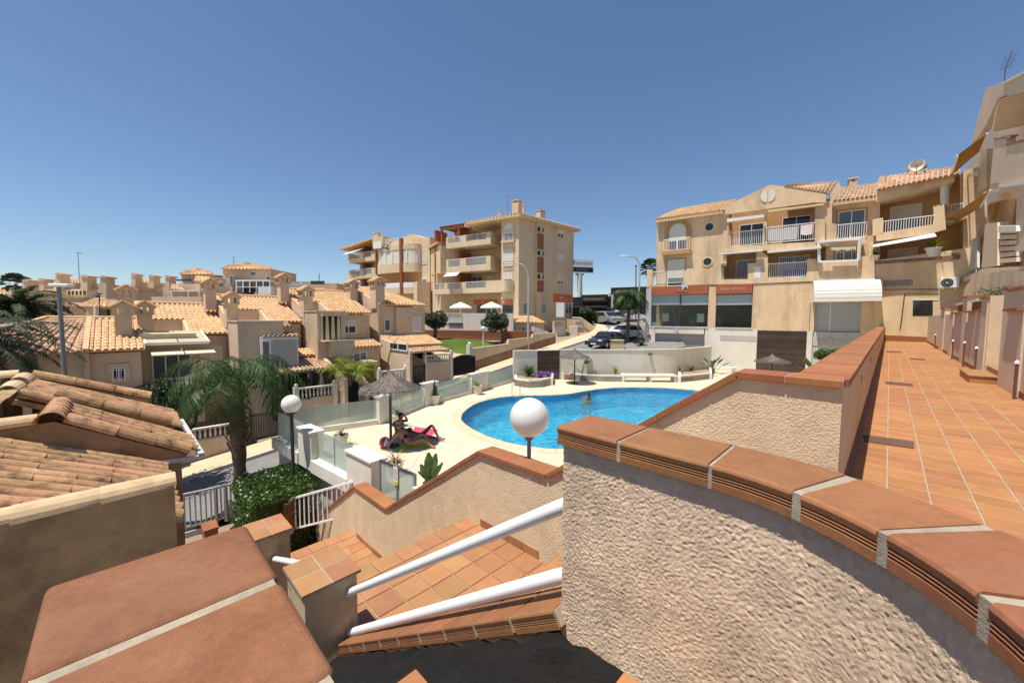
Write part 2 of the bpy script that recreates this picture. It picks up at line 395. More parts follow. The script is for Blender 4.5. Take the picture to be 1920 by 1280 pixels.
def markings():
    mb = MB()
    def line(p, q, w):
        p = onroad(*p, .006); q = onroad(*q, .006); d = (q - p).normalized(); x = d.cross(UP) * w
        mb.poly([p - x, p + x, q + x, q - x])
    line((1140, 622), (1150, 612), .12); line((1150, 615), (1205, 623), .18); line((1130, 640), (1170, 620), .10)
    struct(mb.build('road_marking', 'paint_white'))
    mb = MB(); random.seed(3)
    for (x, y) in [(372, 880), (386, 874), (398, 889), (376, 890), (408, 882), (395, 878)]:
        c = onroad(x, y, .006); pts = []
        for k in range(9):
            t = k * 2 * math.pi / 9; r = random.uniform(.14, .34); pts.append(c + WD * math.cos(t) * r * .8 + PD * math.sin(t) * r * 1.2)
        mb.poly(pts)
    struct(mb.build('worn_paint', 'sidewalk'))
markings()

# ---------------------------------------------------------------- pool terrace
DECK = [onz(522, 821), onz(571, 849), onz(596, 863), onz(664, 898), onz(711, 925)]
BACK = [onz(708, 795), onz(797, 761), onz(884, 737), onz(963, 715)]
deck_pts = DECK + [AB(-7.9, 4.35), AB(-2.0, 4.2), AB(-.62, 4.2), AB(-.62, 40), AB(-7.2, 38.8), AB(-14.9, 34.0), onz(1335, 655.5, 0), AB(-12.2, 28), AB(-15.2, 23.8)] + [p for p in reversed(BACK)]
POOL_PX = [(864, 786), (867, 776), (875.6, 767.6), (886, 760.5), (899, 754.6), (917, 749.5), (938, 745.5), (962, 743.3), (990, 742), (1018, 741.8), (1042, 741), (1068, 739), (1094, 734.3), (1120, 730.2), (1154, 727.3), (1198, 726.5), (1250, 728), (1300, 731.5)]
pool = [onz(x, y, -.02) for x, y in POOL_PX] + [AB(-7.3, 24.2, -.02), AB(-6.2, 23.2, -.02), AB(-5.6, 21.5, -.02), AB(-5.4, 19, -.02), AB(-5.5, 16, -.02), AB(-5.9, 13.3, -.02), AB(-6.6, 11.2, -.02)]
pool += [onz(x, y, -.02) for x, y in [(1040, 843), (1020, 841.5), (1000.6, 839), (982, 836.8), (964, 833.5), (948, 830), (933, 825), (915, 819), (899, 812), (886, 805.5), (875.6, 798.5), (868, 792)]]
for p in pool: p.z = 0
def ring_fill(outer, inner, z, name, m, th=0):
    bm = bmesh.new(); es = []
    for loop in (outer, inner):
        vv = [bm.verts.new((p.x, p.y, z)) for p in loop]
        es += [bm.edges.new((vv[i], vv[(i + 1) % len(vv)])) for i in range(len(vv))]
    bmesh.ops.triangle_fill(bm, use_beauty=True, use_dissolve=False, edges=es)
    for f in bm.faces:
        if f.normal.z < 0: f.normal_flip()
    me = bpy.data.meshes.new(name); bm.to_mesh(me); bm.free(); me.materials.append(M[m]); o = bpy.data.objects.new(name, me); COL.objects.link(o); ORG[o.name] = V((0, 0, 0))
    return struct(o)
def offset_loop(loop, d):
    n = len(loop); area = sum(loop[i].x * loop[(i + 1) % n].y - loop[(i + 1) % n].x * loop[i].y for i in range(n)); sg = 1 if area > 0 else -1
    out = []
    for i in range(n):
        t = (loop[(i + 1) % n] - loop[i - 1]).normalized(); out.append(loop[i] + V((t.y, -t.x, 0)) * d * sg)
    return out
cop_out = offset_loop(pool, .42)
ring_fill(deck_pts, cop_out, 0.0, 'pool_deck', 'deck')
# coping stones round the pool: each a piece
def coping():
    root = thing('pool_coping', 'pale stone coping ringing the curved blue pool', 'coping', (0, 0, 0)); del root['label']; del root['category']; root['kind'] = 'structure'
    acc = 0; n = len(pool)
    fine_i = []; fine_o = []
    for i in range(n):
        a, b = pool[i], pool[(i + 1) % n]; c, d = cop_out[i], cop_out[(i + 1) % n]; k = max(1, round((b - a).length / .5))
        for j in range(k):
            t0, t1 = j / k, (j + 1) / k; e = .012 * k / max((b - a).length, .1)
            q = [a.lerp(b, t0 + e * .5), a.lerp(b, t1 - e * .5), c.lerp(d, t1 - e * .5), c.lerp(d, t0 + e * .5)]
            mid = sum(q, V()) / 4
            mb = MB().prism([V((p.x, p.y, .012)) for p in q], UP * -.09); mb.build('coping_stone', 'coping', root)
    mb = MB()
    for i in range(n):
        a, b = pool[i], pool[(i + 1) % n]; c, d = cop_out[i], cop_out[(i + 1) % n]
        mb.poly([V((p.x, p.y, .003)) for p in (a, b, d, c)])
    mb.build('joint_bed', 'mortar', root)
coping()
def basin():
    mb = MB(); n = len(pool); fl = offset_loop(pool, -.02)
    for i in range(n):
        a, b = pool[i], pool[(i + 1) % n]; mb.poly([V((a.x, a.y, -.02)), V((b.x, b.y, -.02)), V((b.x, b.y, -1.25)), V((a.x, a.y, -1.25))])
    o = mb.build('pool_wall', 'basin'); struct(o)
    mb = MB().poly([V((p.x, p.y, -1.25)) for p in pool]); struct(mb.build('pool_floor', 'ripple_mosaic'))
    # darker tiled step along the far left rim
    w = MB().poly([V((p.x, p.y, -.11)) for p in offset_loop(pool, -.003)]); o = w.build('water', 'water'); struct(o)
basin()
def deck_sides():
    mb = MB(); n = len(deck_pts)
    for i in list(range(0, 6)) + list(range(n - 5, n)):
        a, b = deck_pts[i], deck_pts[(i + 1) % n]; mb.poly([a - UP * .012, b - UP * .012, b - UP * 3.6, a - UP * 3.6])
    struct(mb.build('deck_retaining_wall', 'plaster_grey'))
deck_sides()
def deck_joints():
    mb = MB()
    for p, q in [((612, 822), (702, 868)), ((730, 795), (905, 842)), ((820, 792), (760, 900)), ((760, 776), (860, 800)), ((690, 802), (800, 850))]:
        p = onz(*p, .003); q = onz(*q, .003); d = (q - p).normalized(); x = d.cross(UP) * .010; mb.poly([p - x, p + x, q + x, q - x])
    struct(mb.build('deck_joint', 'mortar'))
deck_joints()

# ---------------------------------------------------------------- walkway with terracotta floor
WZ = 2.85
def tile_floor(root, name, a0, a1, b0, b1, z, size, joint, m, mfar, limit, keep=lambda a, b: True):
    spots = []
    na = int(round((a1 - a0) / size)); nb = int(round((b1 - b0) / size))
    for i in range(na):
        for j in range(nb):
            a = a0 + (i + .5) * size; b = b0 + (j + .5) * size
            if keep(a, b): spots.append((a, b))
    spots.sort(key=lambda s: (AB(*s, z) - CAM).length)
    h = (size - joint) / 2
    me = mesh_of(MB().box(-h, h, -h, h, -.02, 0), name, m, bevel=.003, seg=1)
    R = frame(PD, WD, UP)
    vis = [s for s in spots]
    for a, b in vis[:limit]:
        piece(name, me, root, AB(a, b, z + random.uniform(-.0012, .0012)), R @ Matrix.Rotation(random.uniform(-.004, .004), 3, 'Z') @ Matrix.Rotation(random.choice((0, 1, 2, 3)) * math.pi / 2, 3, 'Z'))
    if vis[limit:]:
        mb = MB()
        for a, b in vis[limit:]: mb.ob(AB(a - h, b - h, z - .02), PD * 2 * h, WD * 2 * h, UP * .02)
        mb.build(name + '_field', mfar, root, kind='stuff')
def structroot(name, loc=(0, 0, 0)):
    o = bpy.data.objects.new(name, None); COL.objects.link(o); o.location = loc; ORG[o.name] = V(loc); o['kind'] = 'structure'; return o
wk = structroot('walkway')
MB().abox(-.22, 3.4, -1.6, 41.5, WZ - .30, WZ - .004).build('slab', 'mortar', wk)
inF = lambda a, b: (math.hypot(a + .37, b - .68) > .80 or b < -9) and not (b < .7)
tile_floor(wk, 'floor_tile', -.20, 1.82, .7, 40.9, WZ, .2525, .012, 'floor_tile', 'floor_tile_far', 300, inF)
MB().abox(-.95, -.24, 1.6, 3.68, WZ - .3, WZ - .004).build('stair_head', 'floor_tile', wk)
# drain covers in the floor
def drains():
    for k, q in enumerate([[(1618, 815), (1714, 828), (1714, 841), (1622, 828)], [(1660, 715), (1711, 719.5), (1712, 724), (1660, 719.5)], [(1662, 657.5), (1690, 659), (1690, 661.5), (1662, 660)], [(1706, 671), (1734, 673), (1734, 675.5), (1706, 673.5)]]):
        P = [onz(x, y, WZ + .001) for x, y in q]; mb = MB().prism(P, UP * .006); n = 20
        for i in range(n): mb.prism([p + UP * .0065 for p in (P[0].lerp(P[1], (i + .2) / n), P[0].lerp(P[1], (i + .7) / n), P[3].lerp(P[2], (i + .7) / n), P[3].lerp(P[2], (i + .2) / n))], UP * .003)
        tag(mb.build('drain_cover', 'iron_brown', org=P[0]), ['long brown slotted drain cover nearest the curved wall', 'second brown drain cover along the terracotta walkway', 'smallest drain cover near the far end by the parapet', 'narrow drain cover in the middle of the far walkway'][k], 'drain cover', 'drain covers set in the walkway')
drains()
# ================================================================ FOREGROUND WALLS
# ---- rough curved parapet wall with grooved terracotta caps
CZ = 3.85; RC = (-.37, .685)           # centre of the curve in (a,b)
R0, R1 = .575, .845
def arc(r, deg): t = math.radians(deg); return RC[0] + r * math.sin(t), RC[1] + r * math.cos(t)
cw = thing('parapet_wall', 'rough cream stucco parapet curving round beside the camera under thick grooved terracotta caps', 'wall', AB(-.6, 1.4, 2.8))
def path_pt(s, r):
    """s<0: metres along the straight run before the bend, s>0: degrees round it"""
    if s <= 0: return AB(RC[0] + s, RC[1] + r)
    return AB(*arc(r, s))
def rough_wall(name, parent, m, pts, z0, z1, step, amp, seed, zfun=None):
    """front skin over a plan polyline with real stucco relief"""
    P = []
    for k in range(len(pts) - 1):
        n = max(1, int((pts[k + 1] - pts[k]).length / step))
        for j in range(n): P.append(pts[k].lerp(pts[k + 1], j / n))
    P.append(pts[-1]); nz = int((z1 - z0) / step); mb = MB(); no = []
    for i in range(len(P)):
        t = (P[min(i + 1, len(P) - 1)] - P[max(i - 1, 0)]).normalized(); nn = V((t.y, -t.x, 0)); no.append(nn)
    for i, p in enumerate(P):
        for j in range(nz + 1):
            q = p + UP * (z0 + (z1 - z0) * j / nz); w = q * 1.0 + V((seed, 0, 0))
            h = noise.noise(w * 120) * .7 + (.5 - abs(noise.noise(w * 95))) * .6 + noise.noise(w * 215) * .6
            edge = 1.0
            mb.v.append(q + no[i] * (h * amp))
    for i in range(len(P) - 1):
        for j in range(nz):
            k = i * (nz + 1) + j; mb.f.append([k, k + nz + 1, k + nz + 2, k + 1])
    return mb.build(name, m, parent, smooth=True)
rw0, rw1 = R0 + .03, R1 - .03
front = [AB(-.955, RC[1] + rw0), AB(RC[0], RC[1] + rw0)] + [AB(*arc(rw0, d)) for d in range(4, 131, 4)]
rough_wall('stucco_skin', cw, 'stucco_near', front, 2.62, CZ - .075, .0037, .0037, 3)
body = MB()
pl = [(-.955 - RC[0], 0)] + [(0, d) for d in range(0, 131, 5)]
for k in range(len(pl) - 1):
    s0 = pl[k][0] if pl[k][0] < 0 else pl[k][1]; s1 = pl[k + 1][0] if pl[k + 1][0] < 0 else pl[k + 1][1]
    q = [path_pt(s0, rw0 + .006), path_pt(s1, rw0 + .006), path_pt(s1, rw1), path_pt(s0, rw1)]
    body.prism([p + UP * 2.62 for p in q], UP * (CZ - .078 - 2.62))
body.build('core', 'stucco_near', cw)
def cap_profile(L0, L1, depth, th, lip=.012):
    """a grooved cap: cross-section swept from its left to its right end, front rounded, three grooves in the front face"""
    pr = [(.0, -.012), (.004, -.004), (.012, 0.0), (depth - .012, 0.0), (depth - .003, -.004), (depth, -.012), (depth, -th), (.004, -th), (.004, -.052), (.010, -.0505), (.010, -.048), (.004, -.0465), (.004, -.0435), (.010, -.042), (.010, -.0395), (.004, -.038), (.004, -.035), (.010, -.0335), (.010, -.031), (.004, -.0295)]
    return pr
def swept_cap(parent, secs, th=.078):
    """secs: list of (front point, back point) stations"""
    mb = MB(); n = None
    for f, b in secs:
        d = (b - f); depth = d.length; d = d / depth; pr = cap_profile(0, 0, depth, th)
        n = len(pr)
        for (x, z) in pr: mb.v.append(f + d * x + UP * z)
    for i in range(len(secs) - 1):
        for j in range(n):
            a = i * n + j; b = i * n + (j + 1) % n; mb.f.append([a, b, b + n, a + n])
    mb.f.append(list(range(n))); mb.f.append(list(range((len(secs) - 1) * n + n - 1, (len(secs) - 1) * n - 1, -1)))
    return mb.build('coping_cap', 'cap_tile_big' if False else 'cap_tile', parent, bevel=.0025, seg=2)
def st(s, dz=0): return path_pt(s, R0) + UP * (CZ + dz), path_pt(s, R1) + UP * (CZ + dz)
runs = [(-.60, -.327), (-.312, -.012), (1.0, 21.0), (23.2, 40.0), (42.2, 59.0), (61.2, 78), (80.2, 97), (99, 116)]
runs[2] = (-.0, 21.0)
for k, (s0, s1) in enumerate(runs):
    n = 1 if s1 <= 0 else 5
    dz = random.uniform(-.003, .003)
    swept_cap(cw, [st(s0 + (s1 - s0) * i / n, dz) for i in range(n + 1)])
# mortar joints between the caps, a little recessed
mj = MB()
for (s0, s1) in [(-.327, -.312), (-.012, 0.0), (21.0, 23.2), (40, 42.2), (59, 61.2), (78, 80.2), (97, 99)]:
    f0, b0 = st(s0, -.004); f1, b1 = st(s1, -.004); d = (b0 - f0).normalized() * .006
    mj.prism([f0 + d, f1 + d, b1 - d, b0 - d], UP * -.072)
mj.build('mortar_joint', 'mortar', cw)

# ---- parapet with brick-coloured caps along the walkway, its end wall and the stepped stair wall (plane b = 3.7)
pw = thing('walkway_parapet', 'long low parapet between walkway and pool with a row of red caps and half-round vents', 'wall', AB(-.36, 20, WZ))
mb = MB().abox(-.50, -.225, 3.80, 40.6, 0.0, CZ - .06); mb.build('wall', 'stucco_cream', pw)
random.seed(11)
capm = mesh_of(MB().box(-.17, .17, -.1455, .1455, -.06, 0), 'cap', 'brick_cap', bevel=.004, seg=1)
Rab = frame(PD, WD, UP)
b = 4.0; k = 0
while b < 40.3:
    piece('cap', capm, pw, AB(-.3625, b, CZ + random.uniform(-.002, .002)), Rab @ Matrix.Rotation(random.uniform(-.006, .006), 3, 'Z')); b += .30; k += 1
MB().abox(-.515, -.21, 3.86, 40.45, CZ - .055, CZ - .006).build('mortar_bed', 'mortar', pw)
MB().abox(-.226, -.214, 3.75, 40.6, WZ - .01, WZ + .075).build('skirting', 'brick_cap', pw)
for x, y in [(1616, 712), (1632, 676), (1643, 658), (1648, 648), (1652, 640)]:
    c = ona(x, y, -.22); mb = MB(); pts = [c + WD * .06 * math.cos(t) + UP * (.09 * math.sin(t)) for t in [math.pi * i / 10 for i in range(11)]]
    mb.prism([p - UP * .03 for p in pts], PD * .012); mb.build('vent', 'rail_grey', pw)
sw = thing('stair_wall', 'cream stucco stair wall stepping down in zigzag with red brick caps', 'wall', AB(-5, 3.85, 0))
prof = [(-11.5, -1.45), (-8.83, .35), (-7.27, .37), (-4.33, 2.31), (-3.02, 2.33), (-.93, 3.85), (-.223, 3.85)]
low = [(-.223, 1.5), (-3.0, .8), (-4.3, .8), (-7.1, -1.2), (-8.8, -1.2), (-11.5, -2.7)]
T = .058
wall_poly = [AB(a, 3.73, z - T) for a, z in prof] + [AB(a, 3.73, z) for a, z in low]
MB().prism(wall_poly, WD * .25).build('wall', 'stucco_coarse', sw)
def caps_along(parent, p, q, b0, b1, L=.30, th=.056, m='brick_cap', name='cap', joint=.010, mort=True):
    d = q - p; n = max(1, round(d.length / L)); u = d.normalized(); l = d.length / n; up = (WD.cross(u)).normalized()
    if up.z < 0: up = -up
    R = frame(u, WD, up); h = (l - joint) / 2; w = (b1 - b0) / 2
    me = mesh_of(MB().box(-h, h, -w, w, -th, 0), name, m, bevel=.004, seg=1)
    for i in range(n): piece(name, me, parent, p + u * (l * (i + .5)) + WD * w + up * random.uniform(-.002, .002), R)
    if mort: MB().ob(p + WD * .008 - up * (th - .003), u * d.length, WD * (2 * w - .016), up * (th - .008)).build('mortar_bed', 'mortar', parent)
for i in range(len(prof) - 1):
    caps_along(sw, AB(prof[i][0], 3.69, prof[i][1]), AB(prof[i + 1][0], 3.69, prof[i + 1][1]), 3.69, 4.01)
# skirting tiles on the two landings
for a0, a1, z in [(-4.3, -2.95, 1.15), (-8.75, -7.05, -.88)]:
    n = int((a1 - a0) / .29); me = mesh_of(MB().box(-.141, .141, -.007, .007, 0, .11), 'skirting_tile', 'landing_tile', bevel=.002, seg=1)
    for i in range(n): piece('skirting_tile', me, sw, AB(a0 + .29 * (i + .5), 3.722, z + .002), Rab)
# ---- landings and flights of stairs
stair = structroot('stairs', AB(-5, 2.6, 0))
MB().abox(-4.35, -2.9, 1.5, 3.728, .6, 1.138).build('landing_slab', 'mortar', stair)
tile_floor(stair, 'landing_tile', -4.34, -2.72, 1.47, 3.73, 1.15, .322, .013, 'landing_tile', 'floor_tile_far', 200)
MB().abox(-8.85, -7.0, 1.5, 3.728, -1.4, -.892).build('landing_slab', 'mortar', stair)
tile_floor(stair, 'landing_tile', -8.84, -7.05, 1.47, 3.73, -.88, .322, .013, 'landing_tile', 'floor_tile_far', 200)
def flight(a0, z0, a1, z1, n):
    da = (a1 - a0) / n; dz = (z1 - z0) / n
    tread = mesh_of(MB().box(-abs(da) / 2 - .02, abs(da) / 2, -.158, .158, -.03, 0), 'stair_tread', 'landing_tile', bevel=.004, seg=1)
    for i in range(n):
        za = z0 + dz * (i + 1)
        MB().abox(a0 + da * i, a1 + .01, 1.5, 3.728, za - dz, za - .031).build('step', 'brick_cap', stair)
        for j in range(7): piece('stair_tread', tread, stair, AB(a0 + da * (i + .5), 1.66 + .322 * j, za), Rab)
flight(-7.0, -.88, -4.35, 1.15, 10)
flight(-2.8, 1.15, -.95, WZ, 8)
flight(-11.4, -2.55, -8.85, -.88, 8)
# lower path of terracotta tiles by the gate
MB().abox(-14.3, -11.35, .6, 3.9, -3.0, -2.566).build('path_slab', 'mortar', stair)
tile_floor(stair, 'path_tile', -14.3, -11.4, .9, 3.8, -2.55, .322, .013, 'landing_tile', 'floor_tile_far', 120)
# ---- stringer wall with grooved caps under the handrails
sg = thing('stair_stringer', 'sloping stair stringer edged with grooved terracotta nosing tiles below the white handrails', 'stair stringer', AB(-2.2, 1.38, 1.5))
S0 = AB(-3.42, 1.25, 1.36); S1 = AB(-.97, 1.25, 3.055); du = (S1 - S0); n = 9; 
MB().prism([AB(-3.42, 1.28, .3), AB(-.96, 1.28, .3), AB(-.96, 1.28, 3.0), AB(-3.42, 1.28, 1.30)], WD * .20).build('wall', 'stucco_brown', sg)
nup = (WD.cross(du.normalized())); nup = nup if nup.z > 0 else -nup
for i in range(n):
    f0 = S0 + du * ((i + .035) / n); f1 = S0 + du * ((i + .965) / n); secs = []
    mbc = MB(); pr = cap_profile(0, 0, .27, .078)
    for f in (f0, f1):
        for (x, z) in pr: mbc.v.append(f + WD * x + nup * (z * 1.0) )
    k = len(pr)
    for j in range(k): mbc.f.append([j, (j + 1) % k, k + (j + 1) % k, k + j])
    mbc.f.append(list(range(k))); mbc.f.append(list(range(2 * k - 1, k - 1, -1)))
    mbc.build('nosing_tile', 'cap_tile', sg, bevel=.0025)
MB().ob(S0 + WD * .008 - nup * .070, du, WD * .25, nup * .064).build('mortar_bed', 'mortar', sg)
# ---- white handrails
def rail(label, pts, r=.034):
    c = pts[0]; mb = MB().tube(pts, r, 20)
    # rounded end
    d = (pts[0] - pts[1]).normalized(); mb.lathe(pts[0], [(r * math.cos(t), r * .8 * math.sin(t)) for t in [i * math.pi / 12 for i in range(7)]], 20, axis=d, cap=False)
    return tag(mb.build('handrail', 'steel_white', org=c, smooth='auto'), label, 'handrail', 'white handrails of the stairs')
rail('upper of the two thick white handrails rising from the stair pillar', [onb(648, 1113, 1.40), onb(1043, 953, 1.38), AB(-.93, 1.38, 3.51)])
rail('lower of the two thick white handrails rising from the stair pillar', [onb(653, 1186, 1.40), onb(1043, 1081, 1.38), AB(-.93, 1.38, 3.18)])
rail('short stub of white handrail between the two tile-capped pillars', [AB(-6.02, 1.36, .93), AB(-4.02, 1.36, 1.74)], .036)
# ---- tile-capped stair pillars
def pillar(label, a0, a1, b0, b1, z, zb):
    t = thing('stair_pillar', label, 'pillar', AB((a0 + a1) / 2, (b0 + b1) / 2, zb), 'tile-capped stair pillars')
    MB().abox(a0 + .035, a1 - .035, b0 + .035, b1 - .035, zb, z - .03).build('shaft', 'stucco_brown' if False else 'stucco_pillar', t)
    wa, wb = (a1 - a0) / 2, (b1 - b0) / 2; j = .006
    me = mesh_of(MB().box(-wa / 2 + j, wa / 2 - j, -wb / 2 + j, wb / 2 - j, -.022, 0), 'cap_tile', 'landing_tile', bevel=.003, seg=1)
    for i in (.5, 1.5):
        for k in (.5, 1.5): piece('cap_tile', me, t, AB(a0 + wa * i, b0 + wb * k, z), Rab)
    MB().abox(a0 + .006, a1 - .006, b0 + .006, b1 - .006, z - .03, z - .003).build('mortar_bed', 'mortar', t)

pillar('nearer tile-capped pillar that carries the two white handrails', -3.98, -3.42, .98, 1.50, 1.95, .2)
pillar('farther tile-capped pillar just beyond the handrail stub', -6.42, -5.85, 1.10, 1.60, 1.35, -1.2)
# ---- big smooth cap in the lower left corner, on its own wall
fw = thing('foreground_wall', 'low wall under broad smooth red-brown slabs in the bottom left corner', 'wall', AB(-.4, .05, 2.4))
MB().abox(-.965, 1.4, -.07, .14, 2.0, CZ - .05).build('wall', 'stucco_brown', fw)
e = -.985
for k in range(5):
    l = .243
    MB().abox(e, e + l, -.105, .178, CZ - .05, CZ + random.uniform(-.001, .001)).build('slab', 'cap_tile_big', fw, bevel=.014, seg=4); e += l + .0135
MB().abox(-.98, 1.2, -.097, .170, CZ - .045, CZ - .005).build('mortar_bed', 'mortar', fw)
# bed added in the gap, near-black to paint its shadow, with two loose tiles
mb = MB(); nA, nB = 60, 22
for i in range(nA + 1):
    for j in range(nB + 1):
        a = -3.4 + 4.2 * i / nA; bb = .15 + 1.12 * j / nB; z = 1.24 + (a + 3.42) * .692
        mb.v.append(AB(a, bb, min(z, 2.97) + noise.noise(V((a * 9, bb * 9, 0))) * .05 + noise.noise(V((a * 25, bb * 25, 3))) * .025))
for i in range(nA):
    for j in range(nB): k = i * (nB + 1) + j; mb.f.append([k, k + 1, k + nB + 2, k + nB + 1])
struct(mb.build('gap_shade_bed', 'gap_shade_black'))
def stub(label, c):
    t = thing('tile_stub', label, 'pillar', c - UP * .5, 'low tile-capped stubs'); MB().ob(c - UP * .5 + PD * .03 - WD * .27, PD * .24, WD * .24, UP * .48).build('shaft', 'stucco_pillar', t); MB().ob(c - WD * .30 - UP * .02, PD * .30, WD * .30, UP * .02).build('cap_tile', 'floor_tile', t, bevel=.003)
stub('corner of a terracotta-capped stub poking up at the bottom edge beside the red-brown slab', onz(780, 1252, 3.08)); stub('corner of a terracotta-capped stub at the bottom edge under the rough wall', onz(1170, 1258, 3.08))
# ================================================================ POOL SURROUNDINGS
def edge_frame(p, q):
    u = (q - p); u.z = 0; L = u.length; u = u / L; return u, V((u.y, -u.x, 0)), L
def fence_section(label, p, q, n, zw, zg, ledge=0.0, out=1.0, drop=.3):
    """low white wall carrying glass panes between slim posts; out=+1/-1 chooses the street side"""
    u, nn, L = edge_frame(p, q); nn = nn * out
    t = thing('glass_fence', label, 'fence', (p + q) / 2, 'frosted glass fence sections round the pool')
    mb = MB().ob(p - nn * .10 - UP * drop + UP * 0.002, u * L, nn * (.20 + ledge), UP * (drop + zw)); mb.build('low_wall', 'plaster_white', t)
    for i in range(n):
        a = p + u * (L * i / n + .035) + UP * (zw + .03); MB().ob(a - nn * .006, u * (L / n - .07), nn * .012, UP * (zg - zw - .03)).build('pane', 'glass_frost', t)
    for i in range(n + 1):
        if i in (0, n) and n > 1: continue
        a = p + u * (L * i / n); MB().ob(a - u * .022 - nn * .022 + UP * zw, u * .044, nn * .044, UP * (zg - zw + .01)).build('post', 'pole_galv', t)
    MB().ob(p + u * .02 - nn * .018 + UP * zw, u * (L - .04), nn * .036, UP * .035).build('bottom_channel', 'paint_white', t)
    return t
def wall_pillar(label, p, q, depth, z, out=1.0, zb=-.3):
    u, nn, L = edge_frame(p, q); nn = nn * out
    t = thing('fence_pillar', label, 'pillar', (p + q) / 2, 'white fence pillars round the pool')
    MB().ob(p - nn * depth * .5 + UP * zb, u * L, nn * depth, UP * (z - zb)).build('shaft', 'plaster_white', t)
    MB().ob(p - u * .04 - nn * (depth * .5 + .04) + UP * z, u * (L + .08), nn * (depth + .08), UP * .055).build('cap', 'plaster_white', t, bevel=.006)
    return t
D0, D1, D2, D3, D4 = DECK
fence_section('glass fence run at the left corner of the pool deck above the street', D0, D1, 2, .06, .95, .12)
wall_pillar('squat white pillar between the two left glass runs', D1, D2, .36, .84)
fence_section('glass fence run behind the hedge along the pool deck', D2, D3, 2, .06, .92, .12)
wall_pillar('broad white pillar beside the pool gate', D3, D4, .40, .80, zb=-1.4)
bp = []
for k, (x0, y0, x1, y1) in enumerate([(707, 795, 730, 788), (793, 762, 817, 755), (881, 738, 912, 729)]):
    bp.append((onz(x0, y0), onz(x1, y1)))
lab = ['white pillar behind the near straw parasol', 'white pillar beside the cactus pot', 'white pillar beside the small palm pot near the pool ladder']
for (p, q), l in zip(bp, lab): wall_pillar(l, p, q, .30, 1.08, -1.0, -.5)
E = onz(962, 715)
fence_section('long glass fence run at the back left of the pool deck', D0 + V((.1, .1, 0)), bp[0][0], 3, .20, 1.0, 0, -1, .6)
fence_section('glass fence run just right of the near straw parasol', bp[0][1], bp[1][0], 3, .20, 1.0, 0, -1, .6)
fence_section('glass fence run between the cactus pot and the small palm pot', bp[1][1], bp[2][0], 2, .20, 1.0, 0, -1, .6)
fence_section('glass fence run meeting the tall white wall with the dark panel', bp[2][1], E, 2, .20, 1.0, 0, -1, .6)
# gate in the near edge
def gate():
    p = onz(713, 861, 1.0); q = onz(778, 888, 1.0); p.z = q.z = 0; u, nn, L = edge_frame(p, q)
    t = thing('pool_gate', 'glass pool gate with dark top rail and small notice', 'gate', (p + q) / 2)
    m = p + u * L * .52
    MB().ob(p + u * .03 + UP * .06 - nn * .006, m - p - u * .06, nn * .012, UP * .90).build('pane', 'glass_frost', t)
    MB().ob(m + u * .03 + UP * .06 - nn * .006, q - m - u * .06, nn * .012, UP * .90).build('pane', 'glass_frost', t)
    for c in (p, m, q): MB().ob(c - u * .025 - nn * .025 - UP * .3, u * .05, nn * .05, UP * 1.3).build('post', 'pole_grey', t)
    MB().ob(p - nn * .022 + UP * .965, q - p, nn * .044, UP * .035).build('top_rail', 'pole_dark', t)
    s = MB().ob(m - u * .10 + nn * .03 + UP * .60, u * .16, nn * .008, UP * .40).build('notice', 'sign_white', t)
    MB().ob(m - u * .10 + nn * .039 + UP * .60, u * .16, nn * .002, UP * .07).build('yellow_band', 'towel_lime', s)
    for k in range(5): MB().ob(m - u * .085 + nn * .039 + UP * (.72 + k * .05), u * (.13 - .02 * (k % 3)), nn * .002, UP * .016).build('text_line', 'text_grey', s)
    # plinth right of the gate
    MB().ob(q + u * .03 - nn * .1 - UP * .3, u * .9, nn * .2, UP * 1.05).build('end_wall', 'plaster_white', t)
gate()
# tall white wall at the back with dark wooden panel
def back_wall():
    xs = [(963, 25.95), (1050, 27.0), (1120, 27.15), (1200, 27.45), (1262, 28.1), (1300, 29.4), (1333, 31.0)]
    pts = []
    for x, y in xs:
        v = ony(x, 690, y); pts.append(V((v.x, v.y, 0)))
    # smooth the curve
    fine = []
    for i in range(len(pts) - 1):
        p0 = pts[max(i - 1, 0)]; p1 = pts[i]; p2 = pts[i + 1]; p3 = pts[min(i + 2, len(pts) - 1)]
        for j in range(6 if i else 1):
            t = j / 6; fine.append(.5 * ((2 * p1) + (p2 - p0) * t + (2 * p0 - 5 * p1 + 4 * p2 - p3) * t * t + (3 * p1 - p0 - 3 * p2 + p3) * t ** 3))
    fine.append(pts[-1])
    t = thing('pool_wall_screen', 'tall white plastered wall curving behind the pool', 'wall', pts[2])
    mb = MB(); cp = MB()
    for i in range(len(fine) - 1):
        u, nn, L = edge_frame(fine[i], fine[i + 1])
        mb.prism([fine[i] - UP * .5, fine[i + 1] - UP * .5, fine[i + 1] - nn * .2 - UP * .5, fine[i] - nn * .2 - UP * .5], UP * 2.55)
        cp.prism([fine[i] + nn * .04 + UP * 2.05, fine[i + 1] + nn * .04 + UP * 2.05, fine[i + 1] - nn * .24 + UP * 2.05, fine[i] - nn * .24 + UP * 2.05], UP * .05)
    mb.build('wall', 'plaster_white', t); cp.build('coping', 'plaster_white', t)
    # panel of dark boards
    u, nn, L = edge_frame(pts[0], pts[1]); f0, f1 = .50, .985
    for k in range(14):
        MB().ob(pts[0] + u * L * f0 + nn * .003 + UP * (.05 + k * .142), u * L * (f1 - f0), nn * .03, UP * .134).build('board', 'wood_dark', t)
    # wall lamp
    F = Fac(fine[14], fine[20]); a = F.at(1218, 664)
    MB().ob(a - F.u * .12 - UP * .04, F.u * .24, F.n * .20, UP * .08).build('wall_lamp', 'pole_dark', t)
    return fine
WALLC = back_wall()
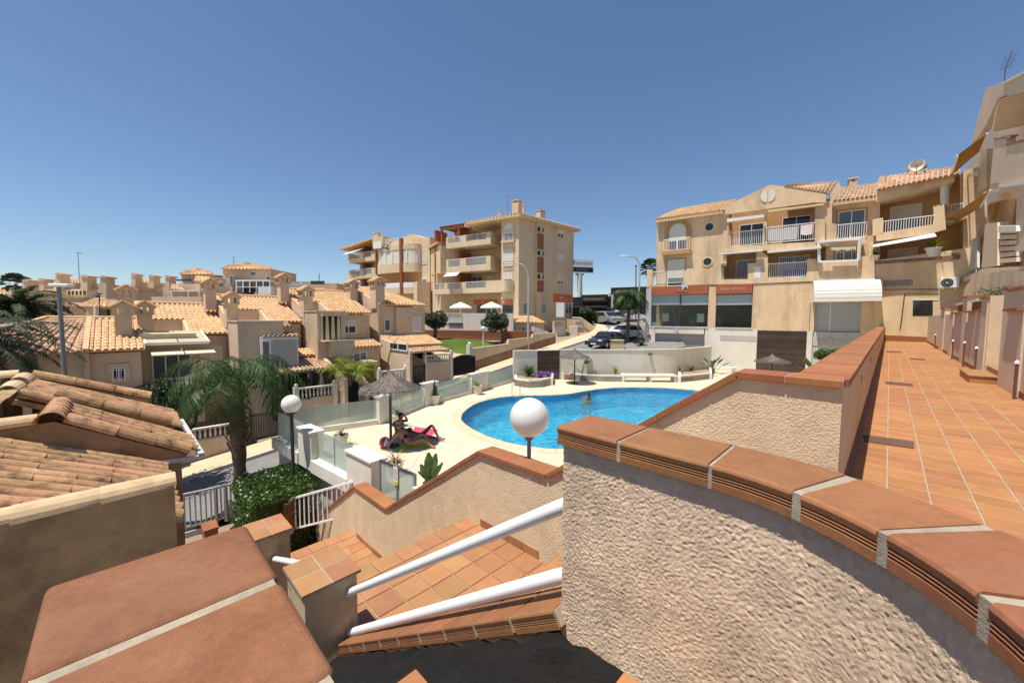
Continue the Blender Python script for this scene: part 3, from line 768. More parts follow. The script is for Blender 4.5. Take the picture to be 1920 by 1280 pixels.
def planter(label, pts, h, depth_pts, soil=True):
    c = sum(pts, V()) / len(pts); t = thing('planter', label, 'planter', V((c.x, c.y, 0)), 'white planters behind the pool')
    loop = pts + list(reversed(depth_pts)); n = len(pts); mb = MB()
    for i in range(n - 1):
        u, nn, L = edge_frame(pts[i], pts[i + 1])
        if nn.y > 0: nn = -nn
        mb.prism([pts[i], pts[i + 1], pts[i + 1] - nn * .18, pts[i] - nn * .18], UP * h)
    for p, q in ((pts[0], depth_pts[0]), (pts[-1], depth_pts[-1])):
        u, nn, L = edge_frame(p, q); mb.prism([p, q, q + nn * .16, p + nn * .16], UP * (h - .004))
    mb.build('wall', 'plaster_white', t)
    MB().prism([V((p.x, p.y, .02)) for p in loop], UP * (h - .12)).build('soil', 'earth', t)
    return t
wp = lambda x, y: V((ony(x, 690, y).x, y, 0))
planter('short curved white planter with purple flowers beside the dark boarded panel', [onz(964, 723), onz(978, 726), onz(993, 727.5), onz(1015, 726), onz(1032, 722)], .50, [wp(965, 25.8), wp(978, 25.95), wp(993, 26.1), wp(1015, 26.4), wp(1034, 26.6)])
planter('long low white planter left of the built-in bench', [onz(1056, 709), onz(1090, 713.5), onz(1130, 715.5), onz(1166, 716)], .46, [wp(1058, 26.8), wp(1090, 26.9), wp(1130, 27.0), wp(1166, 27.15)])
planter('low white planter right of the built-in bench', [onz(1272, 717), onz(1300, 714.5), onz(1330, 711)], .46, [wp(1272, 28.1), wp(1300, 29.1), wp(1330, 30.5)])
def bench():
    p, q = onz(1168, 716), onz(1270, 717); u, nn, L = edge_frame(p, q); nn = -nn if nn.y > 0 else nn
    t = thing('pool_bench', 'white built-in bench along the curved wall', 'bench', (p + q) / 2)
    MB().ob(p + UP * .40 - nn * .9, u * L, nn * .9, UP * .07).build('seat', 'plaster_white', t)
    for f in (0.02, .5, .96): MB().ob(p + u * L * f - nn * .85, u * .1, nn * .8, UP * .40).build('leg', 'plaster_white', t)
bench()
def slat_bench():
    p, q = onz(1338, 700), onz(1385, 699); u, nn, L = edge_frame(p, q); nn = -nn if nn.y > 0 else nn
    t = thing('slatted_bench', 'white slatted bench beside the banana-leaved plant', 'bench', (p + q) / 2)
    for k in range(4): MB().ob(p + UP * (.40 + .0 * k) - nn * (.12 * k + .1), u * L, nn * .09, UP * .04).build('seat_slat', 'paint_white', t)
    for k in range(3): MB().ob(p + UP * (.52 + .12 * k) - nn * .50, u * L, nn * .03, UP * .09).build('back_slat', 'paint_white', t)
    for f in (.05, .9): MB().ob(p + u * L * f - nn * .5, u * .06, nn * .45, UP * .4).build('leg', 'paint_white', t)
slat_bench()
# straw parasols
def parasol(label, base, h, r, drop, seed, m='thatch'):
    random.seed(seed); t = thing('straw_parasol', label, 'parasol', base, 'straw parasols round the pool')
    MB().tube([base, base + UP * (h - .1)], .045, 10).build('pole', 'pole_dark', t, smooth='auto')
    MB().lathe(base, [(.28, 0), (.28, .03), (.07, .06), (.06, .12)], 20).build('foot', 'pole_dark', t, smooth='auto')
    prof = lambda f: drop * (1 - f) ** 1.35 if f > .1 else drop * (1 - .1) ** 1.35 + (.1 - f) * 1.6
    mb = MB().lathe(base + UP * (h - drop), [(max(r * f, .012), prof(f)) for f in (0, .04, .1, .2, .35, .5, .7, .85, .97)], 28, cap=False)
    mb.lathe(base + UP * (h - drop), [(r * .97, prof(.97)), (r * .5, drop * .30), (.05, drop * .60)], 28, cap=False)
    can = mb.build('canopy', m, t, smooth=True)
    sm = MB()
    for k in range(2600):
        az = random.uniform(0, 2 * math.pi); f0 = random.uniform(0, .93) ** .7; f1 = min(f0 + random.uniform(.12, .3), 1.03 + random.uniform(-.03, .03)); 
        d = V((math.cos(az), math.sin(az), 0)); x = V((-d.y, d.x, 0)) * random.uniform(.004, .011)
        zz = lambda f: prof(min(f, 1.0)) + (-.10 * max(0, f - .97) / .06)
        o = base + UP * (h - drop + random.uniform(.0, .02))
        p, q = o + d * (r * f0) + UP * zz(f0), o + d * (r * f1) + UP * (zz(f1) + random.uniform(-.015, .02))
        j = V((-d.y, d.x, 0)) * random.uniform(-.03, .03); sm.poly([p - x, p + x, q + x + j, q - x + j])
    sm.build('straw', m, t, kind='stuff')
    for k in range(6):
        az = k * math.pi / 3; d = V((math.cos(az), math.sin(az), 0)); MB().bar(base + UP * (h - drop * .45) + d * .04, base + d * r * .9 + UP * (h - drop + .05), .02).build('rib', 'pole_dark', t)
    return t
PB = onz(733, 836)
parasol('nearest grey straw parasol shading the sunbathers', PB, 2.48, .97, .50, 5)
parasol('straw parasol standing by the far edge of the pool before the white wall', onz(1077, 719), 2.22, 1.0, .44, 6)
parasol('pale straw parasol before the dark boarded panel of the shop building', V((ony(1447, 690, 24.8).x, 24.8, 0)), 1.98, 1.0, .36, 8)
# pool ladder
def ladder():
    a, b = onz(960, 741.5), onz(975, 741.5); t = thing('pool_ladder', 'steel pool ladder with two curved handles at the far left rim', 'ladder', (a + b) / 2)
    for p in (a, b):
        q = p + V((0, .35, 0)); MB().tube([p + UP * -.9 - V((0, .1, 0)), p + UP * .45, p + UP * .62 + V((0, .07, 0)), p + UP * .66 + V((0, .18, 0)), p + UP * .55 + V((0, .32, 0)), q], .02, 8).build('handle', 'chrome', t, smooth='auto')
    for k in range(3): MB().bar(a + UP * (-.25 - .25 * k) - V((0, .08, 0)), b + UP * (-.25 - .25 * k) - V((0, .08, 0)), .07, .03).build('step', 'chrome', t)
ladder()
# globe lamps on poles
def globe_lamp(label, c, r, zb, pr=.035, m='pole_dark'):
    b = V((c.x, c.y, zb)); t = thing('globe_lamp', label, 'lamp', b, 'white globe lamps')
    MB().tube([b, c - UP * (r * .9)], pr, 12).build('pole', m, t, smooth='auto')
    MB().lathe(c - UP * (r * .98), [(pr * 1.9, -.05), (pr * 2.6, 0), (pr * 2.6, .05), (pr * 1.5, .07)], 16).build('collar', m, t, smooth='auto')
    MB().ball(c, r, 40).build('globe', 'globe', t, smooth=True)
globe_lamp('large white globe lamp in front of the pool', ony(992.5, 782, 5.45), .28, 0, .030, 'pole_grey')
globe_lamp('smaller white globe lamp on a dark pole before the hedge', ony(546, 757, 11.2), .265, -2.5, .05)
# pots
def pot(label, c, r0, r1, h, m='pot'):
    t = thing('plant_pot', label, 'plant pot', c, 'potted plants on the pool deck')
    MB().lathe(c, [(r0, 0), (r1, h), (r1 + .02, h), (r1 + .02, h - .05), (r1 - .03, h - .05)], 24).build('pot', m, t, smooth='auto')
    MB().lathe(c, [(.01, h - .06), (r1 - .03, h - .06)], 20).build('soil', 'earth', t)
    return t
def blades(mb, c, n, L, w, spread=(15, 75), curve=.3, seg=4):
    for k in range(n):
        az = random.uniform(0, 2 * math.pi); e = math.radians(90 - random.uniform(*spread)); l = L * random.uniform(.7, 1.1)
        d = V((math.cos(az), math.sin(az), 0)); x = V((-d.y, d.x, 0)); p = V(c); pts = []
        for i in range(seg + 1):
            pts.append(p); ee = e - curve * i * 1.2; p = p + (d * math.cos(ee) + UP * math.sin(ee)) * (l / seg)
        for i in range(seg):
            w0 = w * (1 - (i / seg) ** 1.6); w1 = w * (1 - ((i + 1) / seg) ** 1.6); mb.poly([pts[i] - x * w0, pts[i] + x * w0, pts[i + 1] + x * max(w1, .002), pts[i + 1] - x * max(w1, .002)])
random.seed(21)
pt = pot('cream pot with a spiky fan palm behind the near parasol pole', onz(745, 799) , .17, .23, .50); mb = MB(); blades(mb, onz(745, 799) + UP * .45, 46, .62, .018, (10, 80), .25); mb.build('leaves', 'leaf_agave', pt)
pt = pot('white pot with a tall cactus by the glass fence', onz(815, 758), .19, .27, .48); c = onz(815, 758); mb = MB()
for dx, dy, h in ((0, 0, .82), (.07, .03, .55), (-.06, .04, .45), (.0, -.07, .35)): mb.tube([c + V((dx, dy, .4)), c + V((dx * 1.2, dy * 1.2, .4 + h * .6)), c + V((dx * 1.3, dy * 1.3, .4 + h))], [.05, .06, .02], 8)
mb.build('cactus', 'leaf_cactus', pt, smooth=True)
pt = pot('white pot with a small palm near the pool ladder', onz(896, 739), .19, .27, .50); mb = MB(); blades(mb, onz(896, 739) + UP * .46, 40, .55, .02, (10, 85), .3); mb.build('leaves', 'leaf_agave', pt)
pt = pot('small pot with a spiky plant inside the left glass run', onz(640, 835), .16, .22, .36); mb = MB(); blades(mb, onz(640, 835) + UP * .34, 44, .52, .02, (10, 85), .3); mb.build('leaves', 'leaf_agave', pt)
pt = pot('pot with drying palm fronds right behind the pool gate', onz(741, 890), .16, .22, .36); mb = MB(); blades(mb, onz(741, 890) + UP * .34, 30, .55, .022, (10, 85), .32); mb.build('leaves', 'leaf_dry', pt)
# dark broad leaves by the stair wall
c = onz(806, 905); mb = MB()
for az, L, e in ((1.9, .75, 78), (1.2, .72, 72), (2.6, .5, 60), (.6, .55, 58), (3.4, .4, 55)):
    d = V((math.cos(az), math.sin(az), 0)); x = V((-d.y, d.x, 0)); ee = math.radians(e); ax = d * math.cos(ee) + UP * math.sin(ee); pts = []
    for i, w in enumerate((.02, .10, .14, .12, .03)):
        p = c + ax * L * i / 4 + d * .05 * i * i / 10; pts.append((p - x * w, p + x * w, p - (d * math.sin(ee) - UP * math.cos(ee)) * .04))
    for i in range(4):
        mb.poly([pts[i][0], pts[i][2], pts[i + 1][2], pts[i + 1][0]]); mb.poly([pts[i][2], pts[i][1], pts[i + 1][1], pts[i + 1][2]])
tag(mb.build('broad_leaf_plant', 'leaf_dark', org=c), 'dark broad-leaved plant peeping over the stair wall', 'plant')
# plants in the planters
def clump(name, label, c, n, L, w, m, spread, group='plants in the pool planters', curve=.3):
    mb = MB(); blades(mb, c, n, L, w, spread, curve); return tag(mb.build(name, m, org=c), label, 'plant', group)
clump('grass_plant', 'bushy green grass plant beside the dark boarded panel', V((ony(992, 690, 25.6).x, 25.6, .40)), 260, 1.05, .016, 'leaf_hedge', (0, 50), curve=.22)
c = V((ony(1020, 690, 25.2).x, 25.2, .42)); mb = MB(); blades(mb, c - V((.25, 0, 0)), 90, .34, .02, (20, 85), 'x' and .2); blades(mb, c + V((.3, 0.1, 0)), 90, .34, .02, (20, 85), .2)
fl = thing('lavender', 'mound of purple flowers in the short curved planter', 'flowers', c); mb.build('leaves', 'leaf_olive', fl); mb = MB(); random.seed(4)
for k in range(420):
    p = c + V((random.gauss(0, .33), random.gauss(0, .16), random.uniform(.08, .38))); d = V((random.uniform(-1, 1), random.uniform(-1, 1), random.uniform(-.2, 1))).normalized() * .035; x = d.orthogonal().normalized() * .028; mb.poly([p - x, p + d, p + x, p - d])
mb.build('blossoms', 'flower_purple', fl)
clump('agave_plant', 'small dry plant in the long planter', V((ony(1117, 690, 26.7).x, 26.7, .4)), 26, .55, .02, 'leaf_dry', (5, 60), curve=.15)
clump('yucca_plant', 'upright green yucca in the long planter', V((ony(1154, 690, 26.8).x, 26.8, .4)), 34, .70, .024, 'leaf_lime', (0, 35), curve=.1)
clump('yucca_plant', 'upright green yucca in the planter right of the bench', V((ony(1274, 690, 27.9).x, 27.9, .4)), 34, .62, .024, 'leaf_lime', (0, 35), curve=.1)
clump('dark_yucca', 'dark spiky plant in the planter right of the bench', V((ony(1296, 690, 28.7).x, 28.7, .4)), 34, .6, .026, 'leaf_dark', (5, 70), curve=.15)
def banana(label, c, L, n, m='leaf_dark'):
    t = thing('strelitzia', label, 'plant', c, 'broad-leaved plants behind the pool'); mb = MB(); st_ = MB()
    for k in range(n):
        az = random.uniform(0, 6.28); e = math.radians(random.uniform(45, 85)); d = V((math.cos(az), math.sin(az), 0)); ax = d * math.cos(e) + UP * math.sin(e); x = V((-d.y, d.x, 0))
        p0 = c + ax * L * .5; st_.tube([c, p0], .018, 6); tip = p0 + (ax * .6 + d * .5).normalized() * L * .55; mid = (p0 + tip) / 2
        mb.poly([p0, mid - x * .13 + UP * .03, tip, mid]); mb.poly([p0, mid, tip, mid + x * .13 + UP * .03])
    mb.build('leaves', m, t); st_.build('stalks', 'leaf_hedge', t)
banana('broad-leaved plant at the end of the curved wall near the slatted bench', V((ony(1337, 690, 29.5).x, 29.5, .0)), 1.7, 9)
banana('young broad-leaved plant under the far straw parasol', V((ony(1091, 690, 26.75).x, 26.75, .4)), 1.35, 4)
# ================================================================ NEAR TILED ROOFS (lower left)
def barrel_mesh(name, L, r0, r1, m, n=8, th=.012, lap=.0):
    """half-round tile lying along +y, crown up"""
    mb = MB(); R = []
    for y, r in ((-L / 2, r0), (L / 2, r1)):
        for rr in (r, r - th):
            R.append([V((rr * math.cos(math.pi * k / n), y, rr * math.sin(math.pi * k / n))) for k in range(n + 1)])
    base = []
    for ring in R: base.append(len(mb.v)); mb.v += ring
    o0, i0, o1, i1 = base
    for k in range(n):
        mb.f.append([o0 + k, o0 + k + 1, o1 + k + 1, o1 + k]); mb.f.append([i0 + k, i1 + k, i1 + k + 1, i0 + k + 1])
        mb.f.append([o0 + k, i0 + k, i0 + k + 1, o0 + k + 1]); mb.f.append([o1 + k, o1 + k + 1, i1 + k + 1, i1 + k])
    mb.f.append([o0, o1, i1, i0]); mb.f.append([o0 + n, i0 + n, i1 + n, o1 + n])
    bm = bmesh.new(); vv = [bm.verts.new(p) for p in mb.v]
    for f in mb.f: bm.faces.new([vv[i] for i in f])
    bmesh.ops.recalc_face_normals(bm, faces=bm.faces); me = bpy.data.meshes.new(name); bm.to_mesh(me); bm.free(); me.materials.append(M[m])
    return me
TILE = barrel_mesh('roof_tile', .325, .052, .068, 'roof_near', 8, .013)
CAPT = barrel_mesh('ridge_tile', .42, .088, .100, 'roof_cap_pale')
CAPR = barrel_mesh('ridge_tile', .42, .085, .098, 'roof_near')
RING = barrel_mesh('ridge_tile', .235, .088, .118, 'roof_near', 10)
def slope_frame(p, q):
    """frame with y running down from p to q and z outwards"""
    y = (q - p).normalized(); x = y.cross(UP).normalized(); z = x.cross(y); return frame(x, y, z), y, z
def near_roof(root, a0, a1, b0, z0, b1, z1, pitch=.168):
    p = AB(0, b0, z0); q = AB(0, b1, z1); R, y, z = slope_frame(p, q); L = (q - p).length; n = max(1, round(L / .245)); ex = L / n
    na = int((a1 - a0) / pitch)
    for i in range(na):
        a = a0 + (i + .5) * (a1 - a0) / na
        for k in range(n):
            s = ex * (k + .5) + random.uniform(-.012, .012) + .03
            tilt = Matrix.Rotation(random.uniform(-.015, .015), 3, 'Z') @ Matrix.Rotation(-.045, 3, 'X')
            piece('roof_tile', TILE, root, AB(a + random.uniform(-.006, .006), 0, 0) + p + y * s + z * random.uniform(.0, .006), R @ tilt)
    mb = MB(); mb.ob(AB(a0, b0, z0) - z * .05, PD * (a1 - a0), q - p, z * -.06); mb.build('roof_bed', 'roof_near', root)
    mb = MB()   # the hollow pan tiles between the covers
    for i in range(na + 1):
        a = a0 + i * (a1 - a0) / na
        for k in range(n):
            o = AB(a, 0, 0) + p + y * (ex * k) - z * .012
            for s in range(4):
                t0, t1 = math.pi * (1 + s / 4), math.pi * (1 + (s + 1) / 4); r = .05
                f = lambda t, yy: o + PD * r * math.cos(t) + z * (r * .5 * math.sin(t) + .012) + y * yy
                mb.poly([f(t0, 0), f(t1, 0), f(t1, ex - .004), f(t0, ex - .004)])
    mb.build('pan_tiles', 'roof_near', root, kind='stuff')
def cap_row(root, me, p, q, step=.36, lift=.0, flip=False, name='ridge_tile'):
    R, y, z = slope_frame(p, q) if abs((q - p).normalized().z) > .02 else (None, None, None)
    if R is None:
        y = (q - p).normalized(); x = y.cross(UP).normalized(); z = x.cross(y); R = frame(x, y, z)
    L = (q - p).length; n = max(1, round(L / step)); ex = L / n
    for k in range(n):
        piece(name, me, root, p + y * (ex * (k + .5)) + z * lift, R @ Matrix.Rotation(random.uniform(-.012, .012), 3, 'Z') @ Matrix.Rotation(-.02 if not flip else .02, 3, 'X'))
random.seed(31)
nb = thing('near_house', 'neighbouring house roof nearest the camera with pale barrel caps on a shaded brown wall', 'house', AB(-5, -1, -2.6))
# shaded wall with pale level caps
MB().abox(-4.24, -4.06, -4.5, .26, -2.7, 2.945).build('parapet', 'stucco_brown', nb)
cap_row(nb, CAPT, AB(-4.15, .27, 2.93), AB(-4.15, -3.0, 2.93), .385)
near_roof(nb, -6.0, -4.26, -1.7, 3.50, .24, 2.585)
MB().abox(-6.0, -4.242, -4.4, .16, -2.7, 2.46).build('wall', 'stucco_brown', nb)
MB().bar(AB(-5.98, .30, 2.545), AB(-4.30, .30, 2.545), .05, .05).build('gutter', 'rail_grey', nb)
n2 = thing('stepped_house', 'second neighbouring house with stepped tiled roofs and a ridge of overlapping barrel tiles', 'house', AB(-7, -1, -2.6))
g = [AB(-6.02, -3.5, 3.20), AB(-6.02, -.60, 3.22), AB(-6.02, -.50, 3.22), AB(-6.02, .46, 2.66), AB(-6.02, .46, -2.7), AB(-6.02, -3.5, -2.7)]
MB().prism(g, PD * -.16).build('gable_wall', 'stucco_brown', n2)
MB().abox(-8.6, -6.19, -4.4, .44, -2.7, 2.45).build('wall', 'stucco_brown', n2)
cap_row(n2, CAPR, AB(-6.09, -.42, 3.19), AB(-6.09, .50, 2.66), .38)
cap_row(n2, CAPT, AB(-6.09, -.62, 3.22), AB(-6.09, -3.0, 3.16), .40)
near_roof(n2, -7.02, -6.18, -.50, 3.235, .56, 2.63)
# ridge of close-set barrels running back from the gable
for k in range(6):
    o = piece('ridge_tile', RING, n2, AB(-6.02 - .165 * k, -.52, 3.245), frame(-WD, PD, UP) @ Matrix.Rotation(-.12, 3, 'X'))
# step up to the rear part
v = [AB(-7.04, -.50, 3.30), AB(-7.04, .40, 2.84), AB(-7.04, .40, 2.3), AB(-7.04, -.50, 2.3)]
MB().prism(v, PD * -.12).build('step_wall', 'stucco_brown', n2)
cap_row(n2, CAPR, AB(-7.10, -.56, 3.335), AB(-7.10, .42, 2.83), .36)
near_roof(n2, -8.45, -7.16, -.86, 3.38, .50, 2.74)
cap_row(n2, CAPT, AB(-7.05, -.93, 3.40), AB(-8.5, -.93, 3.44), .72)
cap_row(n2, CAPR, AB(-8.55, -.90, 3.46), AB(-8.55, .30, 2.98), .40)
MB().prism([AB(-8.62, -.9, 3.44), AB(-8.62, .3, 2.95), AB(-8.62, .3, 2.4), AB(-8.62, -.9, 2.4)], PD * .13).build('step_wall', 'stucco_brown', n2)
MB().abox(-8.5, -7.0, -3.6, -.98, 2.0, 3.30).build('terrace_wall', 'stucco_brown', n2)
cap_row(n2, CAPT, AB(-7.02, -1.05, 3.32), AB(-7.02, -3.0, 3.28), .4)
cap_row(n2, CAPT, AB(-8.55, -1.0, 3.46), AB(-8.55, -3.0, 3.42), .4)
gm = MB(); gm.bar(AB(-8.4, .66, 2.56), AB(-6.1, .66, 2.56), .06, .05); gm.build('gutter', 'rail_grey', n2)
MB().bar(AB(-6.02, .62, 2.56), AB(-6.02, .20, 2.60), .05, .05).build('gutter', 'rail_grey', n2)
# ================================================================ TERRACE OF HOUSES ACROSS THE STREET
def tile_quad(root, A, B, C, D, m='roof_far', pitch=.21, course=.36, name='roof_tiles', sub=4):
    """barrel tiles over a quad: A,B along the ridge, D,C along the eave below them"""
    A, B, C, D = V(A), V(B), V(C), V(D)
    wu = ((B - A).length + (C - D).length) / 2; lv = ((D - A).length + (C - B).length) / 2
    nu = max(2, round(wu / pitch)); nv = max(1, round(lv / course)); n = (B - A).cross(D - A)
    if n.length < 1e-6: n = (C - B).cross(D - C)
    n.normalize(); n = -n if n.z < 0 else n
    P = lambda u, v: A.lerp(B, u).lerp(D.lerp(C, u), v)
    mb = MB(); r = wu / nu * .36
    for i in range(nu):
        u = (i + .5) / nu
        for k in range(nv):
            v0 = k / nv; v1 = min((k + 1.10) / nv, 1.012) if k < nv - 1 else 1.008
            p0, p1 = P(u, v0), P(u, v1); e = (P(min(u + .01, 1), v0) - P(max(u - .01, 0), v0)).normalized(); base = len(mb.v); j = random.uniform(-.006, .006)
            for p, rr, lift in ((p0, r * .86, .0), (p1, r, .016)):
                for s in range(sub + 1):
                    t = math.pi * s / sub; mb.v.append(p + e * (rr * math.cos(t) + j) + n * (rr * .85 * math.sin(t) + lift + .012))
            for s in range(sub):
                a = base + s; mb.f.append([a, a + 1, a + sub + 2, a + sub + 1])
            e1 = base + sub + 1; mb.f.append([e1 + s for s in range(sub + 1)])
    o = mb.build(name, m, root, kind='stuff')
    MB().prism([A, B, C, D], n * -.07).build('roof_deck', m, root)
    return o
def win(root, F, r, kind='shutter', frame_m='paint_white', proud=.02, trim=None, pane='glass_dark', reveal=.0, mull=1):
    """a window set on a wall: surround, frame, panes, roller shutter or grille. F: Fac; r=(u0,u1,z0,z1)"""
    u0, u1, z0, z1 = r; f = .045
    if trim:
        t = .14; MB().fbox(F, u0 - t, u1 + t, z1, z1 + t, .0, .03).fbox(F, u0 - t, u0, z0, z1, .0, .03).fbox(F, u1, u1 + t, z0, z1, .0, .03).build('surround', trim, root)
    mb = MB(); d0, d1 = .004, proud + .03
    mb.fbox(F, u0, u1, z0, z0 + f, d0, d1).fbox(F, u0, u1, z1 - f, z1, d0, d1).fbox(F, u0, u0 + f, z0 + f, z1 - f, d0, d1).fbox(F, u1 - f, u1, z0 + f, z1 - f, d0, d1)
    for k in range(1, mull + 1):
        u = u0 + (u1 - u0) * k / (mull + 1); mb.fbox(F, u - .022, u + .022, z0 + f, z1 - f, d0, d1)
    w = mb.build('window', frame_m, root)
    zs = z0 + f
    if kind == 'shutter': zs = z0 + (z1 - z0) * random.choice((.0, .12, .0, .3))
    if kind == 'half': zs = z0 + (z1 - z0) * .55
    if kind in ('shutter', 'half'):
        mb = MB(); n = max(3, int((z1 - zs) / .055)); h = (z1 - f - max(zs, z0 + f)) / n
        for k in range(n): mb.fbox(F, u0 + f, u1 - f, max(zs, z0 + f) + k * h + .004, max(zs, z0 + f) + (k + 1) * h - .003, .004, proud + .012)
        mb.build('shutter', 'shutter', w)
    if kind != 'shutter' or zs > z0 + .1: MB().fbox(F, u0 + f, u1 - f, z0 + f, min(max(zs, z0 + f + .05), z1 - f) if kind in ('shutter', 'half') else z1 - f, .004, .010).build('pane', pane, w)
    MB().fbox(F, u0 - .06, u1 + .06, z0 - .06, z0, .0, .07).build('sill', 'paint_white' if not trim else trim, w)
    if kind == 'grille':
        mb = MB(); n = max(3, int((u1 - u0) / .12))
        for k in range(n + 1): u = u0 + (u1 - u0) * k / n; mb.fbox(F, u - .01, u + .01, z0, z1, proud + .05, proud + .07)
        for z in (z0 + .1, z1 - .1): mb.fbox(F, u0, u1, z - .012, z + .012, proud + .048, proud + .072)
        mb.build('grille', 'paint_white', w)
    return w
def chimney(root, a0, a1, b0, b1, z0, z1, m='stucco_house'):
    """stuccoed stack with a vented little house on top and a tiled saddle roof"""
    MB().abox(a0, a1, b0, b1, z0, z1).build('chimney', m, root); e = .06
    c = MB(); hz = .30
    for (x, y) in [(a0 - e, b0 - e), (a1 + e - .14, b0 - e), (a0 - e, b1 + e - .14), (a1 + e - .14, b1 + e - .14), ((a0 + a1) / 2 - .07, b0 - e), ((a0 + a1) / 2 - .07, b1 + e - .14), (a1 + e - .14, (b0 + b1) / 2 - .07)]:
        c.abox(x, x + .14, y, y + .14, z1, z1 + hz)
    c.abox(a0 - e - .02, a1 + e + .02, b0 - e - .02, b1 + e + .02, z1 - .05, z1 - .001)
    bm = (b0 + b1) / 2; zt = z1 + hz; c.prism([AB(a0 - e, b0 - e, zt), AB(a0 - e, b1 + e, zt), AB(a0 - e, bm, zt + .26)], PD * (a1 - a0 + 2 * e))
    o = c.build('chimney_top', m, root)
    ex = .10
    tile_quad(root, AB(a0 - ex, bm, zt + .29), AB(a1 + ex, bm, zt + .29), AB(a1 + ex, b0 - e - .09, zt + .0), AB(a0 - ex, b0 - e - .09, zt + .0), name='chimney_tiles', sub=3, m='roof_far')
    tile_quad(root, AB(a0 - ex, bm, zt + .29), AB(a1 + ex, bm, zt + .29), AB(a1 + ex, b1 + e + .09, zt + .0), AB(a0 - ex, b1 + e + .09, zt + .0), name='chimney_tiles', sub=3, m='roof_far')
AR, AE = -29.5, -24.95
FA = lambda a: Fac(AB(a, 0), AB(a, 10))      # vertical plane facing the street, u = b
def terrace_house(label, b0, b1, zr, ze, bay_a, bay_b1, chim=(True, True), style=0):
    zg = roadz(b0) + .1; t = thing('terraced_house', label, 'house', AB(-25, (b0 + b1) / 2, zg), 'terraced houses across the street')
    F = FA(-25.2)
    MB().abox(-34, -25.2, b0 + .16, b1, zg - 1, ze - .18).build('wall', 'stucco_house', t)
    # left party wall following the roof, a little proud of it
    g = [AB(-34, b0, ze - .2), AB(AR, b0, zr + .10), AB(AE - .05, b0, ze + .06), AB(AE - .05, b0, zg - 1), AB(-34, b0, zg - 1)]
    MB().prism(g, WD * .16).build('gable_wall', 'stucco_house', t)
    MB().bar(AB(AR, b0 + .08, zr + .115), AB(AE - .1, b0 + .08, ze + .075), .2, .05).build('verge', 'roof_far', t)
    # roof, with the notch of a sunken terrace at the lower left
    nb_ = bay_b1; nf = .55; zn = zr + (ze - zr) * nf; an = AR + (AE - AR) * nf
    tile_quad(t, AB(AR, b0 + .17, zr), AB(AR, b1 + .05, zr), AB(an, b1 + .05, zn), AB(an, b0 + .17, zn))
    tile_quad(t, AB(an, nb_, zn), AB(an, b1 + .05, zn), AB(AE, b1 + .05, ze), AB(AE, nb_, ze))
    tile_quad(t, AB(AR - .1, b0, zr), AB(AR - .1, b1, zr), AB(-34.2, b1, ze - .1), AB(-34.2, b0, ze - .1))
    MB().tube([AB(AR, b0 + .1, zr + .05), AB(AR, b1, zr + .05)], .1, 8).build('ridge', 'roof_far', t)
    MB().prism([AB(an, nb_ - .14, zn), AB(AE, nb_ - .14, ze), AB(AE, nb_ - .14, ze - .9), AB(an, nb_ - .14, ze - .9)], WD * .13).build('notch_wall', 'stucco_house', t)
    MB().abox(an - .12, an, b0 + .17, nb_ - .15, ze - .9, zn - .03).build('notch_wall', 'stucco_house', t)
    MB().abox(-25.2, AE - .22, nb_, b1, ze - .42, ze - .12).build('cornice', 'stucco_house', t)
    # projecting bay with flat terrace top
    MB().abox(-25.2, bay_a, b0 + .02, nb_ - .01, zg - 1, ze + .02).build('bay', 'stucco_house', t)
    MB().abox(-25.25, bay_a + .05, b0 - .02, nb_ + .03, ze + .021, ze + .08).build('bay_coping', 'stucco_house', t)
    if chim[0]: chimney(t, -25.75, -24.95, b0 - .02, b0 + .5, ze - .3, ze + .98)
    if chim[1]: chimney(t, -28.3, -27.5, b0 - .55, b0 - .05, zr - .9, zr + .28)
    return t, F
random.seed(77)
# ---- first house: yellow roofed veranda
h2, F2 = terrace_house('terraced house with a glazed veranda under yellowish roof panels', .62, 4.15, 4.99, 3.43, -23.4, 2.5, (True, True))
FB = FA(-22.95)
pp = [AB(-25.1, .75, 3.55), AB(-25.1, 2.9, 3.55), AB(-22.6, 2.9, 3.10), AB(-22.6, .75, 3.10)]
for k in range(2):
    MB().prism([pp[0].lerp(pp[1], k / 2 + .01), pp[0].lerp(pp[1], k / 2 + .49), pp[3].lerp(pp[2], k / 2 + .49), pp[3].lerp(pp[2], k / 2 + .01)], UP * .04).build('roof_panel', 'poly_yellow', h2)
MB().bar(pp[3], pp[2], .1, .12).bar(pp[0], pp[3], .07, .12).bar(pp[1], pp[2], .07, .12).build('veranda_frame', 'metal_white', h2)
for k in range(2): MB().prism([AB(-23.3, .9 + k * 1.1, 2.80), AB(-23.3, 1.95 + k * 1.1, 2.80), AB(-21.9, 1.95 + k * 1.1, 2.62), AB(-21.9, .9 + k * 1.1, 2.62)], UP * .05).build('awning', 'canvas_cream', h2)
win(h2, FA(-23.38), (.95, 2.3, 1.45, 2.7), 'plain', pane='glass_mid', mull=2)
MB().abox(-23.4, -22.3, .8, 2.6, -.5, 1.35).build('bay_front', 'stucco_house', h2)
win(h2, F2, (2.85, 3.75, 1.6, 2.7), 'shutter', trim='stucco_yellow')
